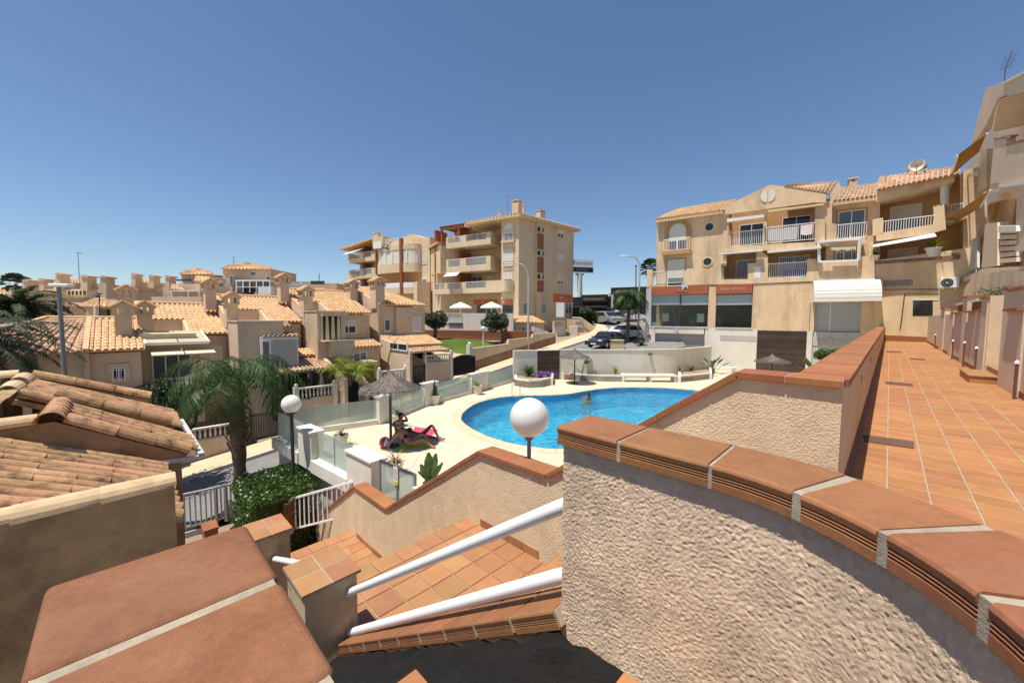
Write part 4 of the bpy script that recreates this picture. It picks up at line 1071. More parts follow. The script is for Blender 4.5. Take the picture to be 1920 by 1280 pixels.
# ---- second house: white shuttered loggia, carport with dark interior
h3, F3 = terrace_house('terraced house with white shuttered loggia and a dark carport in front', 4.0, 7.6, 5.57, 4.02, -22.6, 6.0)
tile_quad(h3, AB(-24.4, 4.5, 4.02), AB(-24.4, 6.6, 4.02), AB(-23.0, 6.6, 3.78), AB(-23.0, 4.5, 3.78), m='roof_far_old')
tile_quad(h3, AB(-23.6, 5.0, 3.42), AB(-23.6, 6.75, 3.42), AB(-22.3, 6.75, 3.30), AB(-22.3, 5.0, 3.30), m='roof_far_old')
MB().abox(-22.6, -22.35, 4.9, 6.6, 1.2, 3.3).build('loggia_frame', 'metal_white', h3)
Fs = FA(-22.34)
mb = MB()
for k in range(20): mb.fbox(Fs, 5.36 + k * .06, 5.405 + k * .06, 1.35, 3.12, .0, .03)
mb.build('shutter_slats', 'shutter_grey', h3)
win(h3, Fs, (4.94, 5.30, 1.5, 3.1), 'plain', pane='glass_mid', mull=0)
win(h3, F3, (6.3, 7.35, 1.9, 3.3), 'shutter', trim='stucco_yellow', mull=0)
# carport
tile_quad(h3, AB(-23.6, 5.5, 1.95), AB(-23.6, 8.1, 2.0), AB(-21.7, 8.3, 1.55), AB(-21.7, 5.6, 1.5), m='roof_far_old', name='carport_roof')
tile_quad(h3, AB(-24.4, 6.3, 2.45), AB(-24.4, 7.9, 2.45), AB(-23.4, 7.9, 2.15), AB(-23.4, 6.3, 2.15), name='porch_roof')
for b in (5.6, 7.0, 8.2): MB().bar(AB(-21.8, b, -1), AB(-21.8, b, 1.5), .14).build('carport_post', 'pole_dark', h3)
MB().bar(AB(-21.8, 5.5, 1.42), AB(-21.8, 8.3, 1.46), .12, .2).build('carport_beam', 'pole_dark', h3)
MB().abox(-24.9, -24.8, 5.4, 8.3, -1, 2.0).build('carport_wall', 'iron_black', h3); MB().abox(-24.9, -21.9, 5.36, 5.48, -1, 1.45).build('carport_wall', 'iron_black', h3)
# ---- third house: curtained opening and box balcony
h4, F4 = terrace_house('terraced house with brown curtained opening above a box balcony', 7.75, 11.9, 6.17, 4.58, -22.9, 9.35)
Fb = FA(-22.88)
MB().fbox(Fb, 8.05, 9.05, 2.95, 4.35, .004, .02).build('opening', 'glass_dark', h4)
for k in range(3): MB().prism([Fb.p(8.16 + k * .32, 2.98, .03), Fb.p(8.38 + k * .32, 2.98, .03), Fb.p(8.33 + k * .32, 4.33, .03), Fb.p(8.22 + k * .32, 4.33, .03)], Fb.n * .05).build('curtain', 'canvas_yellow', h4)
MB().fbox(Fb, 7.95, 9.2, 4.35, 4.5, .004, .25).fbox(Fb, 7.95, 8.05, 2.9, 4.35, .004, .05).build('opening_frame', 'stucco_house', h4)
MB().fbox(Fb, 8.3, 9.62, 2.05, 2.92, .0, .55).build('balcony', 'stucco_house', h4); MB().fbox(Fb, 7.9, 9.68, 2.92, 2.98, .0, .62).build('balcony_coping', 'stucco_house', h4)
win(h4, F4, (9.95, 10.95, 3.25, 4.05), 'half', trim='stucco_yellow')
tile_quad(h4, AB(-25.1, 9.6, 2.85), AB(-25.1, 12.0, 2.85), AB(-23.6, 12.0, 2.45), AB(-23.6, 9.6, 2.45), name='porch_roof')
MB().abox(-25.2, -23.8, 9.7, 11.9, .3, 2.35).build('porch', 'stucco_house', h4)
Fp = FA(-23.79); win(h4, Fp, (10.1, 11.0, 1.5, 2.1), 'plain', pane='glass_mid', mull=1)
MB().fbox(FA(-22.3), 9.4, 11.0, 1.55, 1.63, -1.2, .1).build('flat_canopy', 'stucco_house', h4)
MB().fbox(FA(-22.6), 9.5, 10.9, .3, 1.5, 0, .04).build('wooden_door', 'wood_garage', h4)
# sloping garden wall at its left
MB().prism([AB(-22.9, 8.0, 2.0), AB(-20.9, 8.4, .95), AB(-20.9, 8.4, -1), AB(-22.9, 8.0, -1)], WD * .18).build('garden_wall', 'stucco_house', h4)
MB().prism([AB(-23.0, 9.5, 1.55), AB(-20.9, 9.6, .6), AB(-20.9, 9.6, -1), AB(-23.0, 9.5, -1)], WD * .18).build('garden_wall', 'stucco_house', h4)
# ---- fourth house, end of the row
t = thing('terraced_house', 'end house of the terrace with a big plain side wall and small shuttered window', 'house', AB(-25, 14, roadz(14)), 'terraced houses across the street'); h5 = t
zr, ze, b0, b1 = 6.62, 5.20, 12.4, 16.1
MB().abox(-33, -25.2, b0 + .1, b1, -1, ze - .15).build('wall', 'stucco_house', t)
MB().prism([AB(-33, b0, ze - .3), AB(AR, b0, zr + .08), AB(AE, b0, ze + .04), AB(AE, b0, 2.95), AB(-20.9, b0, 2.25), AB(-20.9, b0, -1), AB(-33, b0, -1)], WD * .16).build('gable_wall', 'stucco_house', t)
tile_quad(t, AB(AR, b0 + .1, zr), AB(AR, 14.6, zr), AB(AE, b1 + .2, ze), AB(AE, b0 + .0, ze))
tile_quad(t, AB(AR, 14.6, zr), AB(AR - .2, 14.7, zr), AB(-33.5, b1 + .2, ze), AB(AE, b1 + .2, ze))
chimney(t, -25.9, -25.05, b0 - .1, b0 + .55, 4.9, 6.45); chimney(t, -28.2, -27.5, 11.6, 12.15, 5.5, 6.4)
F5 = FA(-25.18); win(t, F5, (12.95, 13.4, 3.35, 4.15), 'plain', pane='glass_mid', mull=0)
MB().abox(-25.2, -24.95, 13.75, b1, 0, 5.0).build('bay', 'stucco_house', t)
win(t, FA(-24.93), (15.0, 15.7, 3.3, 4.4), 'shutter', mull=0)
tile_quad(t, AB(-25.0, 12.5, 3.05), AB(-25.0, 16.2, 3.05), AB(-22.7, 16.2, 2.45), AB(-22.7, 12.5, 2.45), m='roof_far', name='porch_roof')
tile_quad(t, AB(-23.4, 13.0, 2.35), AB(-23.4, 15.8, 2.35), AB(-21.4, 15.8, 2.10), AB(-21.4, 13.0, 2.10), m='roof_far_old', name='porch_roof')
Fw = Fac(AB(-25, b0 - .01), AB(-20, b0 - .01))
for k in range(2): MB().fbox(Fw, 1.75 + k * 1.05, 2.7 + k * 1.05, 2.28, 2.62, .01, .03).build('pane', 'glass_dark', t)
MB().fbox(Fw, 1.65, 3.9, 2.2, 2.27, .0, .05).fbox(Fw, 1.65, 3.9, 2.63, 2.70, .0, .05).fbox(Fw, 2.70, 2.79, 2.2, 2.7, .0, .05).fbox(Fw, 1.65, 1.74, 2.2, 2.7, .0, .05).fbox(Fw, 3.81, 3.9, 2.2, 2.7, 0, .05).build('window_strip', 'metal_white', t)
# ---- low house at the left with hipped roof
t = thing('low_house', 'low house at the left with hipped tile roof and barred window', 'house', AB(-23, -2, -2.2)); h1 = t
MB().abox(-29, -22.35, -12, -1.0, -3, 2.85).build('wall', 'stucco_house', t); MB().abox(-29, -22.5, -1.0, .60, -3, 2.8).build('wall', 'stucco_house', t)
MB().abox(-22.5, -22.25, -1.02, -.88, -3, 2.95).build('pilaster', 'stucco_house', t)
zz, zt = 2.92, 4.15
tile_quad(t, AB(-26.3, -2.2, zt), AB(-26.3, -.98, zt), AB(-22.0, -.98, zz), AB(-22.0, -4.6, zz), m='roof_far_old')
tile_quad(t, AB(-26.3, -2.2, zt), AB(-26.35, -2.25, zt), AB(-26.6, -7.0, zz + .1), AB(-22.0, -4.6, zz), m='roof_far_old')
tile_quad(t, AB(-26.3, -.92, zt + .02), AB(-26.3, .72, zt + .02), AB(-22.15, .72, zz + .02), AB(-22.15, -.92, zz + .02), m='roof_far')
MB().bar(AB(-26.3, -.95, zt + .06), AB(-22.0, -.95, zz + .06), .16, .12).build('verge', 'roof_far', t)
MB().bar(AB(-26.3, -2.2, zt + .08), AB(-22.0, -4.6, zz + .06), .16, .12).build('hip', 'roof_far', t)
MB().tube([AB(-26.3, -2.2, zt + .05), AB(-26.3, .7, zt + .05)], .10, 8).build('ridge', 'roof_far', t)
tile_quad(t, AB(-28.6, -5.5, 4.5), AB(-28.5, -5.4, 4.5), AB(-25.5, -4.4, 3.6), AB(-26.0, -9.5, 3.6), m='roof_far_old')
tile_quad(t, AB(-28.6, -5.5, 4.5), AB(-28.6, -5.4, 4.5), AB(-31.5, -4.0, 3.6), AB(-25.5, -4.2, 3.6), m='roof_far_old')
MB().lathe(AB(-28.6, -5.5, 4.45), [(.16, 0), (.16, .2), (.08, .3), (.1, .4), (.05, .6), (.02, .75)], 10).build('finial', 'stucco_house', t)
F1 = FA(-22.48); win(t, F1, (-.28, .10, 1.65, 2.2), 'grille', trim='stucco_yellow', mull=1)
tile_quad(t, AB(-22.5, -.9, 1.25), AB(-22.5, .95, 1.25), AB(-21.2, .95, .85), AB(-21.2, -.9, .85), name='porch_roof')
MB().abox(-22.5, -21.5, -.8, .85, -3, .75).build('porch', 'stucco_house', t)
chimney(t, -24.6, -23.7, -.12, .40, 3.0, 4.35)
# ---- garden walls, balustrades and gates along the far pavement
def balustrade(label, b0, b1, a, zw, h=.62, wall=True, slope=True):
    t = thing('balustrade', label, 'balustrade', AB(a, (b0 + b1) / 2, roadz((b0 + b1) / 2)), 'white balustrades along the far pavement')
    zb = roadz(b0) + .1; ze_ = zw
    MB().abox(a - .1, a + .1, b0, b1, zb - .4, zw).build('low_wall', 'stucco_house', t)
    n = max(3, int((b1 - b0 - .3) / .17))
    for k in range(n):
        b = b0 + .22 + (b1 - b0 - .44) * k / (n - 1); c = AB(a, b, zw)
        MB().lathe(c, [(.035, 0), (.03, .06), (.055, h * .3), (.03, h * .62), (.04, h - .08)], 7).build('baluster', 'plaster_white', t, smooth=True)
    MB().abox(a - .09, a + .09, b0 + .1, b1 - .1, zw + h - .08, zw + h).build('handrail', 'plaster_white', t)
    for b in (b0, b1 - .2):
        MB().abox(a - .12, a + .12, b, b + .22, zb - .4, zw + h + .06).build('post', 'plaster_white', t); MB().ball(AB(a, b + .11, zw + h + .14), .10, 10).build('finial', 'plaster_white', t, smooth=True)
balustrade('white balustrade in front of the dark carport', 6.05, 8.15, -21.4, .05)
balustrade('white balustrade beside the dark arched gate at the upper pavement', 14.0, 16.3, -21.9, 1.30, .50)
balustrade('low white balustrade partly hidden by the near parasol', 10.6, 12.5, -21.5, .60, .50)
balustrade('white balustrade at the left above the tiled roof behind the cactus', 1.0, 3.6, -21.5, -1.15, .55)
def iron_gate(label, b0, b1, a, z0, z1, arch=0, m='iron_black', gap=.1, solid=False):
    t = thing('iron_gate', label, 'gate', AB(a, (b0 + b1) / 2, z0), 'iron gates along the far pavement'); mb = MB(); n = int((b1 - b0) / gap)
    for k in range(n + 1):
        f = k / n; mb.abox(a - .012, a + .012, b0 + (b1 - b0) * f - .012, b0 + (b1 - b0) * f + .012, z0, z1 + arch * math.sin(math.pi * f))
    mb.build('bars', m, t); MB().bar(AB(a, b0, z0 + .1), AB(a, b1, z0 + .1), .04).bar(AB(a, b0, z1 - .1), AB(a, b1, z1 - .1), .04).build('rails', m, t)
    for b in (b0, b1): MB().abox(a - .03, a + .03, b - .03, b + .03, z0 - .1, z1 + .05).build('post', m, t)
    if solid:
        k = 16; pts = [AB(a - .02, b0 + (b1 - b0) * i / k, z1 + arch * math.sin(math.pi * i / k) - .06) for i in range(k + 1)]; MB().prism([AB(a - .02, b0, z0)] + pts + [AB(a - .02, b1, z0)], PD * -.02).build('sheet', m, t)
iron_gate('black sheet gate beside the carport balustrade', 8.35, 9.35, -21.4, -.7, .72, 0, solid=True)
iron_gate('wide black arched gate below the lawn', 16.45, 18.5, -22.0, .15, 1.45, .22, solid=True)
iron_gate('thin iron gate in front of the plain end house', 12.6, 13.9, -21.6, .2, 1.25)
iron_gate('dark iron gate behind the feathery palm at the street', 4.2, 5.7, -21.4, -1.6, -.3)
# closed grey parasol in the carport garden
c = AB(-22.0, 7.6, .1); t = thing('closed_parasol', 'closed grey parasol standing in front of the carport', 'parasol', c)
MB().tube([c - UP * .6, c + UP * 1.15], .03, 8).build('pole', 'paint_white', t); MB().lathe(c, [(.22, .0), (.17, .5), (.09, .9), (.02, 1.2)], 12).build('canopy', 'shutter_grey', t, smooth='auto')
# ================================================================ LOW GARDEN BELOW THE DECK, FENCES, HEDGE LEVEL
def garden():
    struct(MB().prism([AB(-15.5, -30, -2.6), AB(-4.0, -30, -2.6), AB(-4.0, 4.1, -2.6), AB(-15.5, 4.1, -2.6)], UP * -.3).build('garden_ground', 'earth'))
    struct(MB().abox(-15.55, -15.35, -30, 1.6, -3, roadz(0) + .0).build('road_retaining_wall', 'plaster_grey'))
garden()
def picket(label, p, q, h, n, posts=(), m='paint_white', bw=.028):
    t = thing('picket_fence', label, 'fence', p, 'metal picket fences by the stairs')
    d = q - p
    MB().bar(p + UP * h, q + UP * h, .06, .05).build('top_rail', m, t); MB().bar(p + UP * .12, q + UP * .12, .045, .04).build('bottom_rail', m, t)
    for k in range(n + 1):
        c = p + d * (k / n); w = bw if k not in posts else .07
        MB().bar(c + UP * (.0 if k in posts else .12), c + UP * (h - .02), w).build('post' if k in posts else 'picket', m, t)
p, q = ony(545, 935, 10.3), ony(697, 893, 9.45)
picket('white picket railing rising to the pool gate in front of the hedge', p - UP * .98, q - UP * .98, .98, 17, (0, 17))
p, q = ona(334, 929, -14.4), ona(516, 890, -14.4)
picket('grey picket fence with gate at the foot of the road', p - UP * 1.12, q - UP * 1.12, 1.12, 20, (0, 7, 9, 20), 'rail_grey', .03)
# little brick-capped pier at the left end of the railing
c = ony(540, 945, 10.3); t = thing('brick_pier', 'small dark red brick pier at the end of the white railing', 'pier', V((c.x, c.y, -2.55)))
Rr = frame(PD, WD, UP)
for k in range(9): piece('brick', mesh_of(MB().box(-.13, .13, -.13, .13, 0, .078), 'brick', 'brick_cap', bevel=.004, seg=1), t, V((c.x, c.y, c.z - .70 + .085 * k)), Rr)
MB().ob(V((c.x, c.y, c.z - .7)) - PD * .115 - WD * .115, PD * .23, WD * .23, UP * .74).build('core', 'mortar', t)
MB().prism([V((c.x, c.y, c.z - .02)) - PD * .14, V((c.x, c.y, c.z - .9)) - PD * 1.6, V((c.x, c.y, c.z - 1.7)) - PD * 1.6, V((c.x, c.y, c.z - 1.7)) - PD * .14], WD * .22).build('wing_wall', 'stucco_cream', t)
caps_along(t, V((c.x, c.y, c.z - .88)) - PD * 1.6 - WD * .03, V((c.x, c.y, c.z)) - PD * .14 - WD * .03, -.03, .25)
c = ona(378, 985, -13.6); tag(MB().ob(c - UP * .3, PD * .5, WD * .3, UP * .3).ob(c - PD * .02 - WD * .02, PD * .54, WD * .34, UP * .05).build('brick_step', 'brick_cap', org=c), 'low brick-red block behind the grey picket fence', 'brick block')
# ================================================================ APARTMENT BLOCKS
def railing(root, F, u0, u1, z0, z1, d, m='paint_white', gap=.13, name='railing'):
    mb = MB(); mb.fbox(F, u0, u1, z1 - .05, z1, d - .025, d + .025).fbox(F, u0, u1, z0, z0 + .04, d - .02, d + .02)
    n = max(3, int((u1 - u0) / gap))
    for k in range(n + 1): u = u0 + (u1 - u0) * k / n; mb.fbox(F, u - .014, u + .014, z0 + .04, z1 - .05, d - .012, d + .012)
    return mb.build(name, m, root)
def balcony(root, F, u0, u1, z0, zt, zs, d, piers, m='stucco_apart', side=True, backd=0.0):
    """slab and parapet at distance d in front of F; piers = solid stretches (u0,u1), the rest carries railings"""
    mb = MB(); mb.fbox(F, u0, u1, z0, zs, backd, d)                        # floor slab and low upstand
    for a, b in piers: mb.fbox(F, a, b, zs, zt, d - .16, d)
    if side: mb.fbox(F, u1 - .16, u1 - .001, zs, zt, backd, d - .16); mb.fbox(F, u0 + .001, u0 + .16, zs, zt, backd, d - .16)
    o = mb.build('balcony', m, root); last = u0
    for a, b in sorted(piers) + [(u1, u1)]:
        if a - last > .3: railing(o, F, last, a, zs, zt, d - .08)
        last = b
    return o
K0 = V((.77, 46.0, 0)); KL = V((-9.77, 52.2, 0)); KR = V((8.3, 52.9, 0))
t = thing('apartment_block', 'four-storey beige apartment block with balconies, roof pergola and orange ground-floor signs', 'apartment block', V((-1, 50, 4))); ap = t
FL = Fac(KL, K0); FR = Fac(K0, KR); LL = FL.len; LR = FR.len
ztop = FR.at(985, 405).z; ztop = 16.3; zg = 4.3
sec = FL.uz(940, 480)[0]       # left edge of the projecting corner bay
# main body
body = [FL.p(0, 0, -3.2), FL.p(sec, 0, -3.2), FL.p(sec, 0, 0), K0, FR.p(LR, 0, 0), FR.p(LR, 0, -11), FL.p(0, 0, -14)]
MB().prism([p + UP * (zg - 3) for p in body], UP * (ztop - zg + 3)).build('wall', 'stucco_apart', t)
# corner pilaster
MB().fbox(FL, LL - .42, LL + .05, zg - 1, ztop, .0, .12).build('pilaster', 'stucco_apart', t)
rec = FL.off(-3.2)
fl_z = [FL.uz(905, 549)[1], FL.uz(905, 507)[1], FL.uz(905, 459)[1]]    # undersides of the three balconies
pl_t = [FL.uz(905, 527)[1], FL.uz(905, 481)[1], FL.uz(905, 437)[1]]
D = 0.15
def U(x, y=480): return FL.uz(x, y)[0]
for k in range(3):
    z0, zt = fl_z[k], pl_t[k]; zs = z0 + (zt - z0) * .40
    u0, u1 = (U(838), U(921)) if k else (U(814, 540), U(940, 540))
    pr = [(u0, u0 + .4), (U(863), U(875)), (U(912.5), u1)] if k else [(U(814), U(816)), (U(834), U(840)), (U(863), U(875)), (U(912), u1)]
    balcony(t, FL, u0, u1, z0, zt, zs, D, pr, backd=-3.15)
# rounded end of the first-floor balcony
z0, zt = fl_z[0], pl_t[0]; mb = MB(); pts = [FL.p(U(940, 540) + (U(964, 540) - U(940, 540)) * s, 0, .15 + .75 * math.sin(math.pi * s)) for s in [i / 12 for i in range(13)]]
mb.prism([p + UP * z0 for p in pts], UP * (zt - z0 - .1)); mb.build('balcony', 'stucco_apart', t); 
# openings at the back of the balconies
for k in range(3):
    zf = fl_z[k] + .4
    for x0, x1 in ((843, 860), (885, 905), (912, 926)):
        r = (rec.uz(x0, 480)[0], rec.uz(x1, 480)[0], zf, zf + 2.05); win(t, rec, r, 'plain' if (k + x0) % 2 else 'half', pane='glass_mid', trim='trim_orange')
    MB().fbox(rec, rec.uz(880, 480)[0], rec.uz(884, 480)[0], fl_z[k], fl_z[k] + 2.9, .02, 2.6).build('column', 'wood_red', t)
    MB().fbox(rec, rec.uz(836, 480)[0], rec.uz(839, 480)[0], fl_z[k], fl_z[k] + 2.9, .02, 2.4).build('column', 'wood_red', t)
# corner bay windows
def bayw(x0, y0, x1, y1, kind): return win(t, FL, FL.rect(x0, y0, x1, y1), kind, trim='stucco_yellow', pane='glass_mid')
r = FL.rect(946, 428, 962, 452); w = bayw(946, 428, 962, 452, 'half')
cx = (r[0] + r[1]) / 2; rr = (r[1] - r[0]) / 2
MB().prism([FL.p(cx + rr * math.cos(a), r[3] + rr * math.sin(a), .01) for a in [math.pi * i / 12 for i in range(13)]], FL.n * .03).build('arch_light', 'shutter', t)
railing(t, FL, r[0] - .15, r[1] + .15, r[2], r[2] + 1.0, .22); MB().fbox(FL, r[0] - .3, r[1] + .3, r[2] - .2, r[2], .0, .4).build('window_balcony', 'stucco_apart', t)
for q in ((945.5, 468, 961, 498), (945, 512, 960, 528)):
    w = bayw(*q, 'shutter'); r = FL.rect(*q); 
railing(t, FL, FL.rect(945, 468, 961, 498)[0] - .15, FL.rect(945, 468, 961, 498)[1] + .15, FL.rect(945, 468, 961, 498)[2], FL.rect(945, 468, 961, 498)[2] + 1.0, .2)
# right face
MB().fbox(FR, FR.uz(1004, 480)[0], FR.uz(1026, 480)[0], zg - 1, ztop - .01, .0, .25).build('service_shaft', 'stucco_apart', t)
FS = FR.off(.25)
for y0, y1 in ((438, 467), (482, 511), (526, 547)):
    u0, u1, z0, z1 = FS.rect(1007.5, y0, 1019, y1); MB().fbox(FS, u0, u1, z0, z1, .0, .05).build('panel', 'panel_brown', t)
    u0, u1, z0, z1 = FS.rect(1008, y0 - 11, 1019, y0 - 3); MB().fbox(FS, u0, u1, z0, z1, .002, .03).build('niche', 'iron_black', t)
    MB().fbox(FS, u0 + .45, u1 - .5, z0 + .02, z1 - .02, .03, .25).build('air_conditioner', 'metal_white', t)
    MB().fbox(FS, u0 - .1, u1 + .1, z0 - .1, z0, .0, .12).fbox(FS, u0 - .1, u1 + .1, z1, z1 + .1, .0, .12).build('niche_frame', 'stucco_apart', t)
for y0, y1, kd in ((432, 446, 'half'), (476, 489, 'shutter'), (517, 532, 'shutter')): win(t, FR, FR.rect(1045, y0, 1056, y1), kd, trim='stucco_apart', pane='glass_mid', mull=1)
for x0, x1 in ((981, 991), (1015, 1024), (1060, 1071)): win(t, FR if x0 != 1015 else FS, (FR if x0 != 1015 else FS).rect(x0, 568, x1, 588), 'plain', trim='stucco_apart', pane='glass_mid')
def letters(root, txt, F, u0, u1, z0, z1, d, m, name='lettering', italic=0.0):
    c = bpy.data.curves.new('txt', 'FONT'); c.body = txt; c.size = 1; c.extrude = .01; c.shear = italic; o = bpy.data.objects.new('txt', c); COL.objects.link(o)
    bpy.context.view_layer.update(); dg = bpy.context.evaluated_depsgraph_get(); me = bpy.data.meshes.new_from_object(o.evaluated_get(dg)); bpy.data.objects.remove(o); 
    xs = [v.co.x for v in me.vertices]; ys = [v.co.y for v in me.vertices]; x0, x1, y0, y1 = min(xs), max(xs), min(ys), max(ys)
    o0 = ORG[root.name]; sg = 1
    for v in me.vertices:
        fu = (v.co.x - x0) / (x1 - x0); p = F.p(u0 + (u1 - u0) * fu, z0 + (z1 - z0) * (v.co.y - y0) / (y1 - y0), d + v.co.z * .5); v.co = p - o0
    me.materials.clear(); me.materials.append(M[m]); ob = bpy.data.objects.new(name, me); COL.objects.link(ob); ob.parent = root; ORG[ob.name] = o0
    return ob
def sign(root, F, px, m, txt=None, tm='text_white', tpx=None, d=.12):
    r = F.rect(*px); s = MB().fbox(F, r[0], r[1], r[2], r[3], .01, d).build('sign', m, root)
    if txt:
        q = F.rect(*tpx); letters(s, txt, F, q[0], q[1], q[2], q[3], d + .012, tm)
    return s
def blur_sign(F, px, bars):
    s = sign(t, F, px, 'sign_orange')
    for x0, y0, x1, y1, m in bars:
        r = F.rect(x0, y0, x1, y1); MB().fbox(F, r[0], r[1], r[2], r[3], .121, .128).build('lettering', m, s)
blur_sign(FR, (1038, 552, 1073, 566), [(1047.5, 556.5, 1055.5, 559, 'text_pale'), (1057, 557, 1064, 558.6, 'text_grey'), (1048, 561.3, 1063, 562, 'text_pale')])
blur_sign(rec, (889, 562, 932, 571), [(903, 564.5, 909, 567.5, 'text_pale')]); blur_sign(FL, (941, 562, 961, 571), [(943, 564.5, 949, 566.8, 'text_pale'), (951, 564.5, 957, 566.5, 'text_grey')])
for x0, x1 in ((895, 911), (914, 930)): win(t, rec, rec.rect(x0, 572, x1, 592), 'plain', 'pole_dark', pane='glass_dark', mull=1)
win(t, FL, FL.rect(942, 572, 962, 590), 'plain', 'pole_dark', pane='glass_dark', mull=1)
for x0, x1 in ((817, 832), (842, 857)): win(t, rec, rec.rect(x0, 567, x1, 586), 'plain', trim='stucco_yellow', pane='glass_dark', mull=1)
# sloping stair wing on the terrace
r0 = FL.at(862, 575); 
# roof: hipped with wide eaves
def hip(root, pts, z, over, h, ridge0, ridge1, m='roof_far', soffit='stucco_apart'):
    pass
e0 = FL.p(U(878) , ztop, .6); e1 = K0 + (FL.n * .7 + FR.n * .7) + UP * ztop; e2 = FR.p(LR + .6, ztop, .7); e3 = FR.p(LR + .6, ztop, -11.6); e4 = FL.p(U(878), ztop, -14)
r1 = FR.p(4.6, ztop + 2.0, -5.2); r2 = FR.p(LR - 3.0, ztop + 2.0, -5.4); r0 = FL.p(U(905), ztop + 1.9, -6)
MB().prism([e0, e1, e2, e3, e4], UP * -.28).build('eaves', 'stucco_apart', t)
tile_quad(t, r0, r1, e1, e0, pitch=.3, course=.5, sub=3); tile_quad(t, r1, r2, e2, e1, pitch=.3, course=.5, sub=3); tile_quad(t, r2, r2 + FR.u * .1, e3, e2, pitch=.3, course=.5, sub=3); tile_quad(t, r2, r1, e4, e3, pitch=.35, course=.6, sub=3); tile_quad(t, r1, r0, e0, e4, pitch=.35, course=.6, sub=3)
MB().prism([FL.p(U(876), ztop - .6, -3.2), FL.p(U(940), ztop - .1, -3.2), FL.p(U(940), ztop - .1, .55), FL.p(U(876), ztop - .55, .55)], UP * .35).build('balcony_roof', 'stucco_apart', t)
def px_chimney(root, F, x0, x1, y0, y1, d, dep=.8, m='stucco_apart'):
    u0, u1, z0, z1 = F.off(d).rect(x0, y0, x1, y1); G = F.off(d); MB().fbox(G, u0, u1, z0 - .6, z1 - .35, -dep, 0).build('chimney', m, root)
    mb = MB()
    for a in (u0, u1 - .15):
        for b in (-dep, -.15): mb.fbox(G, a, a + .15, z1 - .35, z1 - .1, b, b + .15)
    mb.fbox(G, u0 - .06, u1 + .06, z1 - .1, z1, -dep - .06, .06); mb.build('chimney_top', m, root)
px_chimney(t, FL, 960, 972, 375, 396, -5, .9); px_chimney(t, FR, 1013, 1022, 394, 408, -4.5, .8); px_chimney(t, FL, 935, 938, 393, 402, -4, .25, 'stucco_house'); px_chimney(t, FL, 979.5, 982.5, 384, 394, -5, .25, 'stucco_house')
def antenna(label, base, h, boom=.8):
    mb = MB().tube([base, base + UP * h], .035, 6); top = base + UP * h * .97; mb.bar(top - V((.1, 0, 0)), top + V((boom, .1, .05)), .03)
    for k in range(5): c = top + V((boom * k / 4, .1 * k / 4, 0)); mb.bar(c - V((0, .25, 0)), c + V((0, .25, 0)), .018)
    c = base + UP * h * .4; mb.bar(c - V((.25, 0, 0)), c + V((.25, 0, 0)), .03)
    return tag(mb.build('antenna', 'pole_grey', org=base), label, 'antenna', 'television antennas on the roofs')
antenna('television antenna beside the chimney of the main apartment block', FL.off(-5).at(951.6, 396), 2.1, .5)
# pergola of red beams over the top left balcony
zt = FL.uz(850, 427)[1]
for x in (828, 881): MB().fbox(FL, U(x) - .1, U(x) + .1, pl_t[2] - 1, zt, -.2, .0).build('pergola_post', 'wood_red', t)
MB().fbox(FL, U(826), U(884), zt - .12, zt + .12, -.2, .05).build('pergola_beam', 'wood_red', t); MB().fbox(FL, U(826), U(884), zt - .12, zt + .12, -3.1, -2.9).build('pergola_beam', 'wood_red', t)
for k in range(10): u = U(828) + (U(880) - U(828)) * k / 9; MB().fbox(FL, u - .08, u + .08, zt + .13, zt + .33, -3.2, .35).build('pergola_rafter', 'wood_red', t)
tile_quad(t, FL.p(U(814), fl_z[1] + .15, -1.0), FL.p(U(836), fl_z[1] + .35, -1.0), FL.p(U(836), fl_z[1] - .1, .4), FL.p(U(812), fl_z[1] - .3, .4), pitch=.4, course=.5, sub=3, m='roof_far_old')
for zk, x0, x1 in ((fl_z[1] - .1, 840, 865),): MB().prism([FL.p(U(x0), zk, .3), FL.p(U(x1), zk, .3), FL.p(U(x1), zk - .5, 1.0), FL.p(U(x0), zk - .5, 1.0)], UP * .06).build('awning', 'canvas_white', t)
# ---- second block, further left
Q0 = V((-27.5, 65, 0)); Q1 = V((-12.2, 56, 0)); G = Fac(Q0, Q1)
t2 = thing('balconied_block', 'farther beige apartment block with glazed curved bay and red columns', 'apartment block', V((-20, 61, 4)))
UG = lambda x, y=500: G.uz(x, y)[0]
zt2 = G.uz(700, 455)[1]
R2 = G.off(-2.4)
MB().prism([R2.p(UG(652), 0), R2.p(UG(716), 0), G.p(UG(716), 0), G.p(UG(806), 0), G.p(UG(806), 0, -12), G.p(UG(652), 0, -12)], UP * (zt2 - .3)).build('wall', 'stucco_apart', t2)
for yb, yt in ((491, 473), (522, 504), (551, 537)):
    z0 = G.uz(680, yb)[1]; zt_ = G.uz(680, yt)[1]; balcony(t2, G, UG(655), UG(709), z0, zt_, z0 + (zt_ - z0) * .38, .2, [(UG(655), UG(657)), (UG(676), UG(683)), (UG(698), UG(709))], m='stucco_yellow', backd=-2.3)
    win(t2, R2, (R2.uz(660, 500)[0], R2.uz(667, 500)[0], z0 + .5, z0 + 2.0), 'half', pane='glass_mid', mull=0); win(t2, R2, (R2.uz(684, 500)[0], R2.uz(698, 500)[0], z0 + .4, z0 + 2.3), 'plain', pane='glass_mid')
    MB().fbox(R2, R2.uz(693, 500)[0], R2.uz(697, 500)[0], z0, z0 + 2.6, .05, 1.6).build('column', 'wood_red', t2)
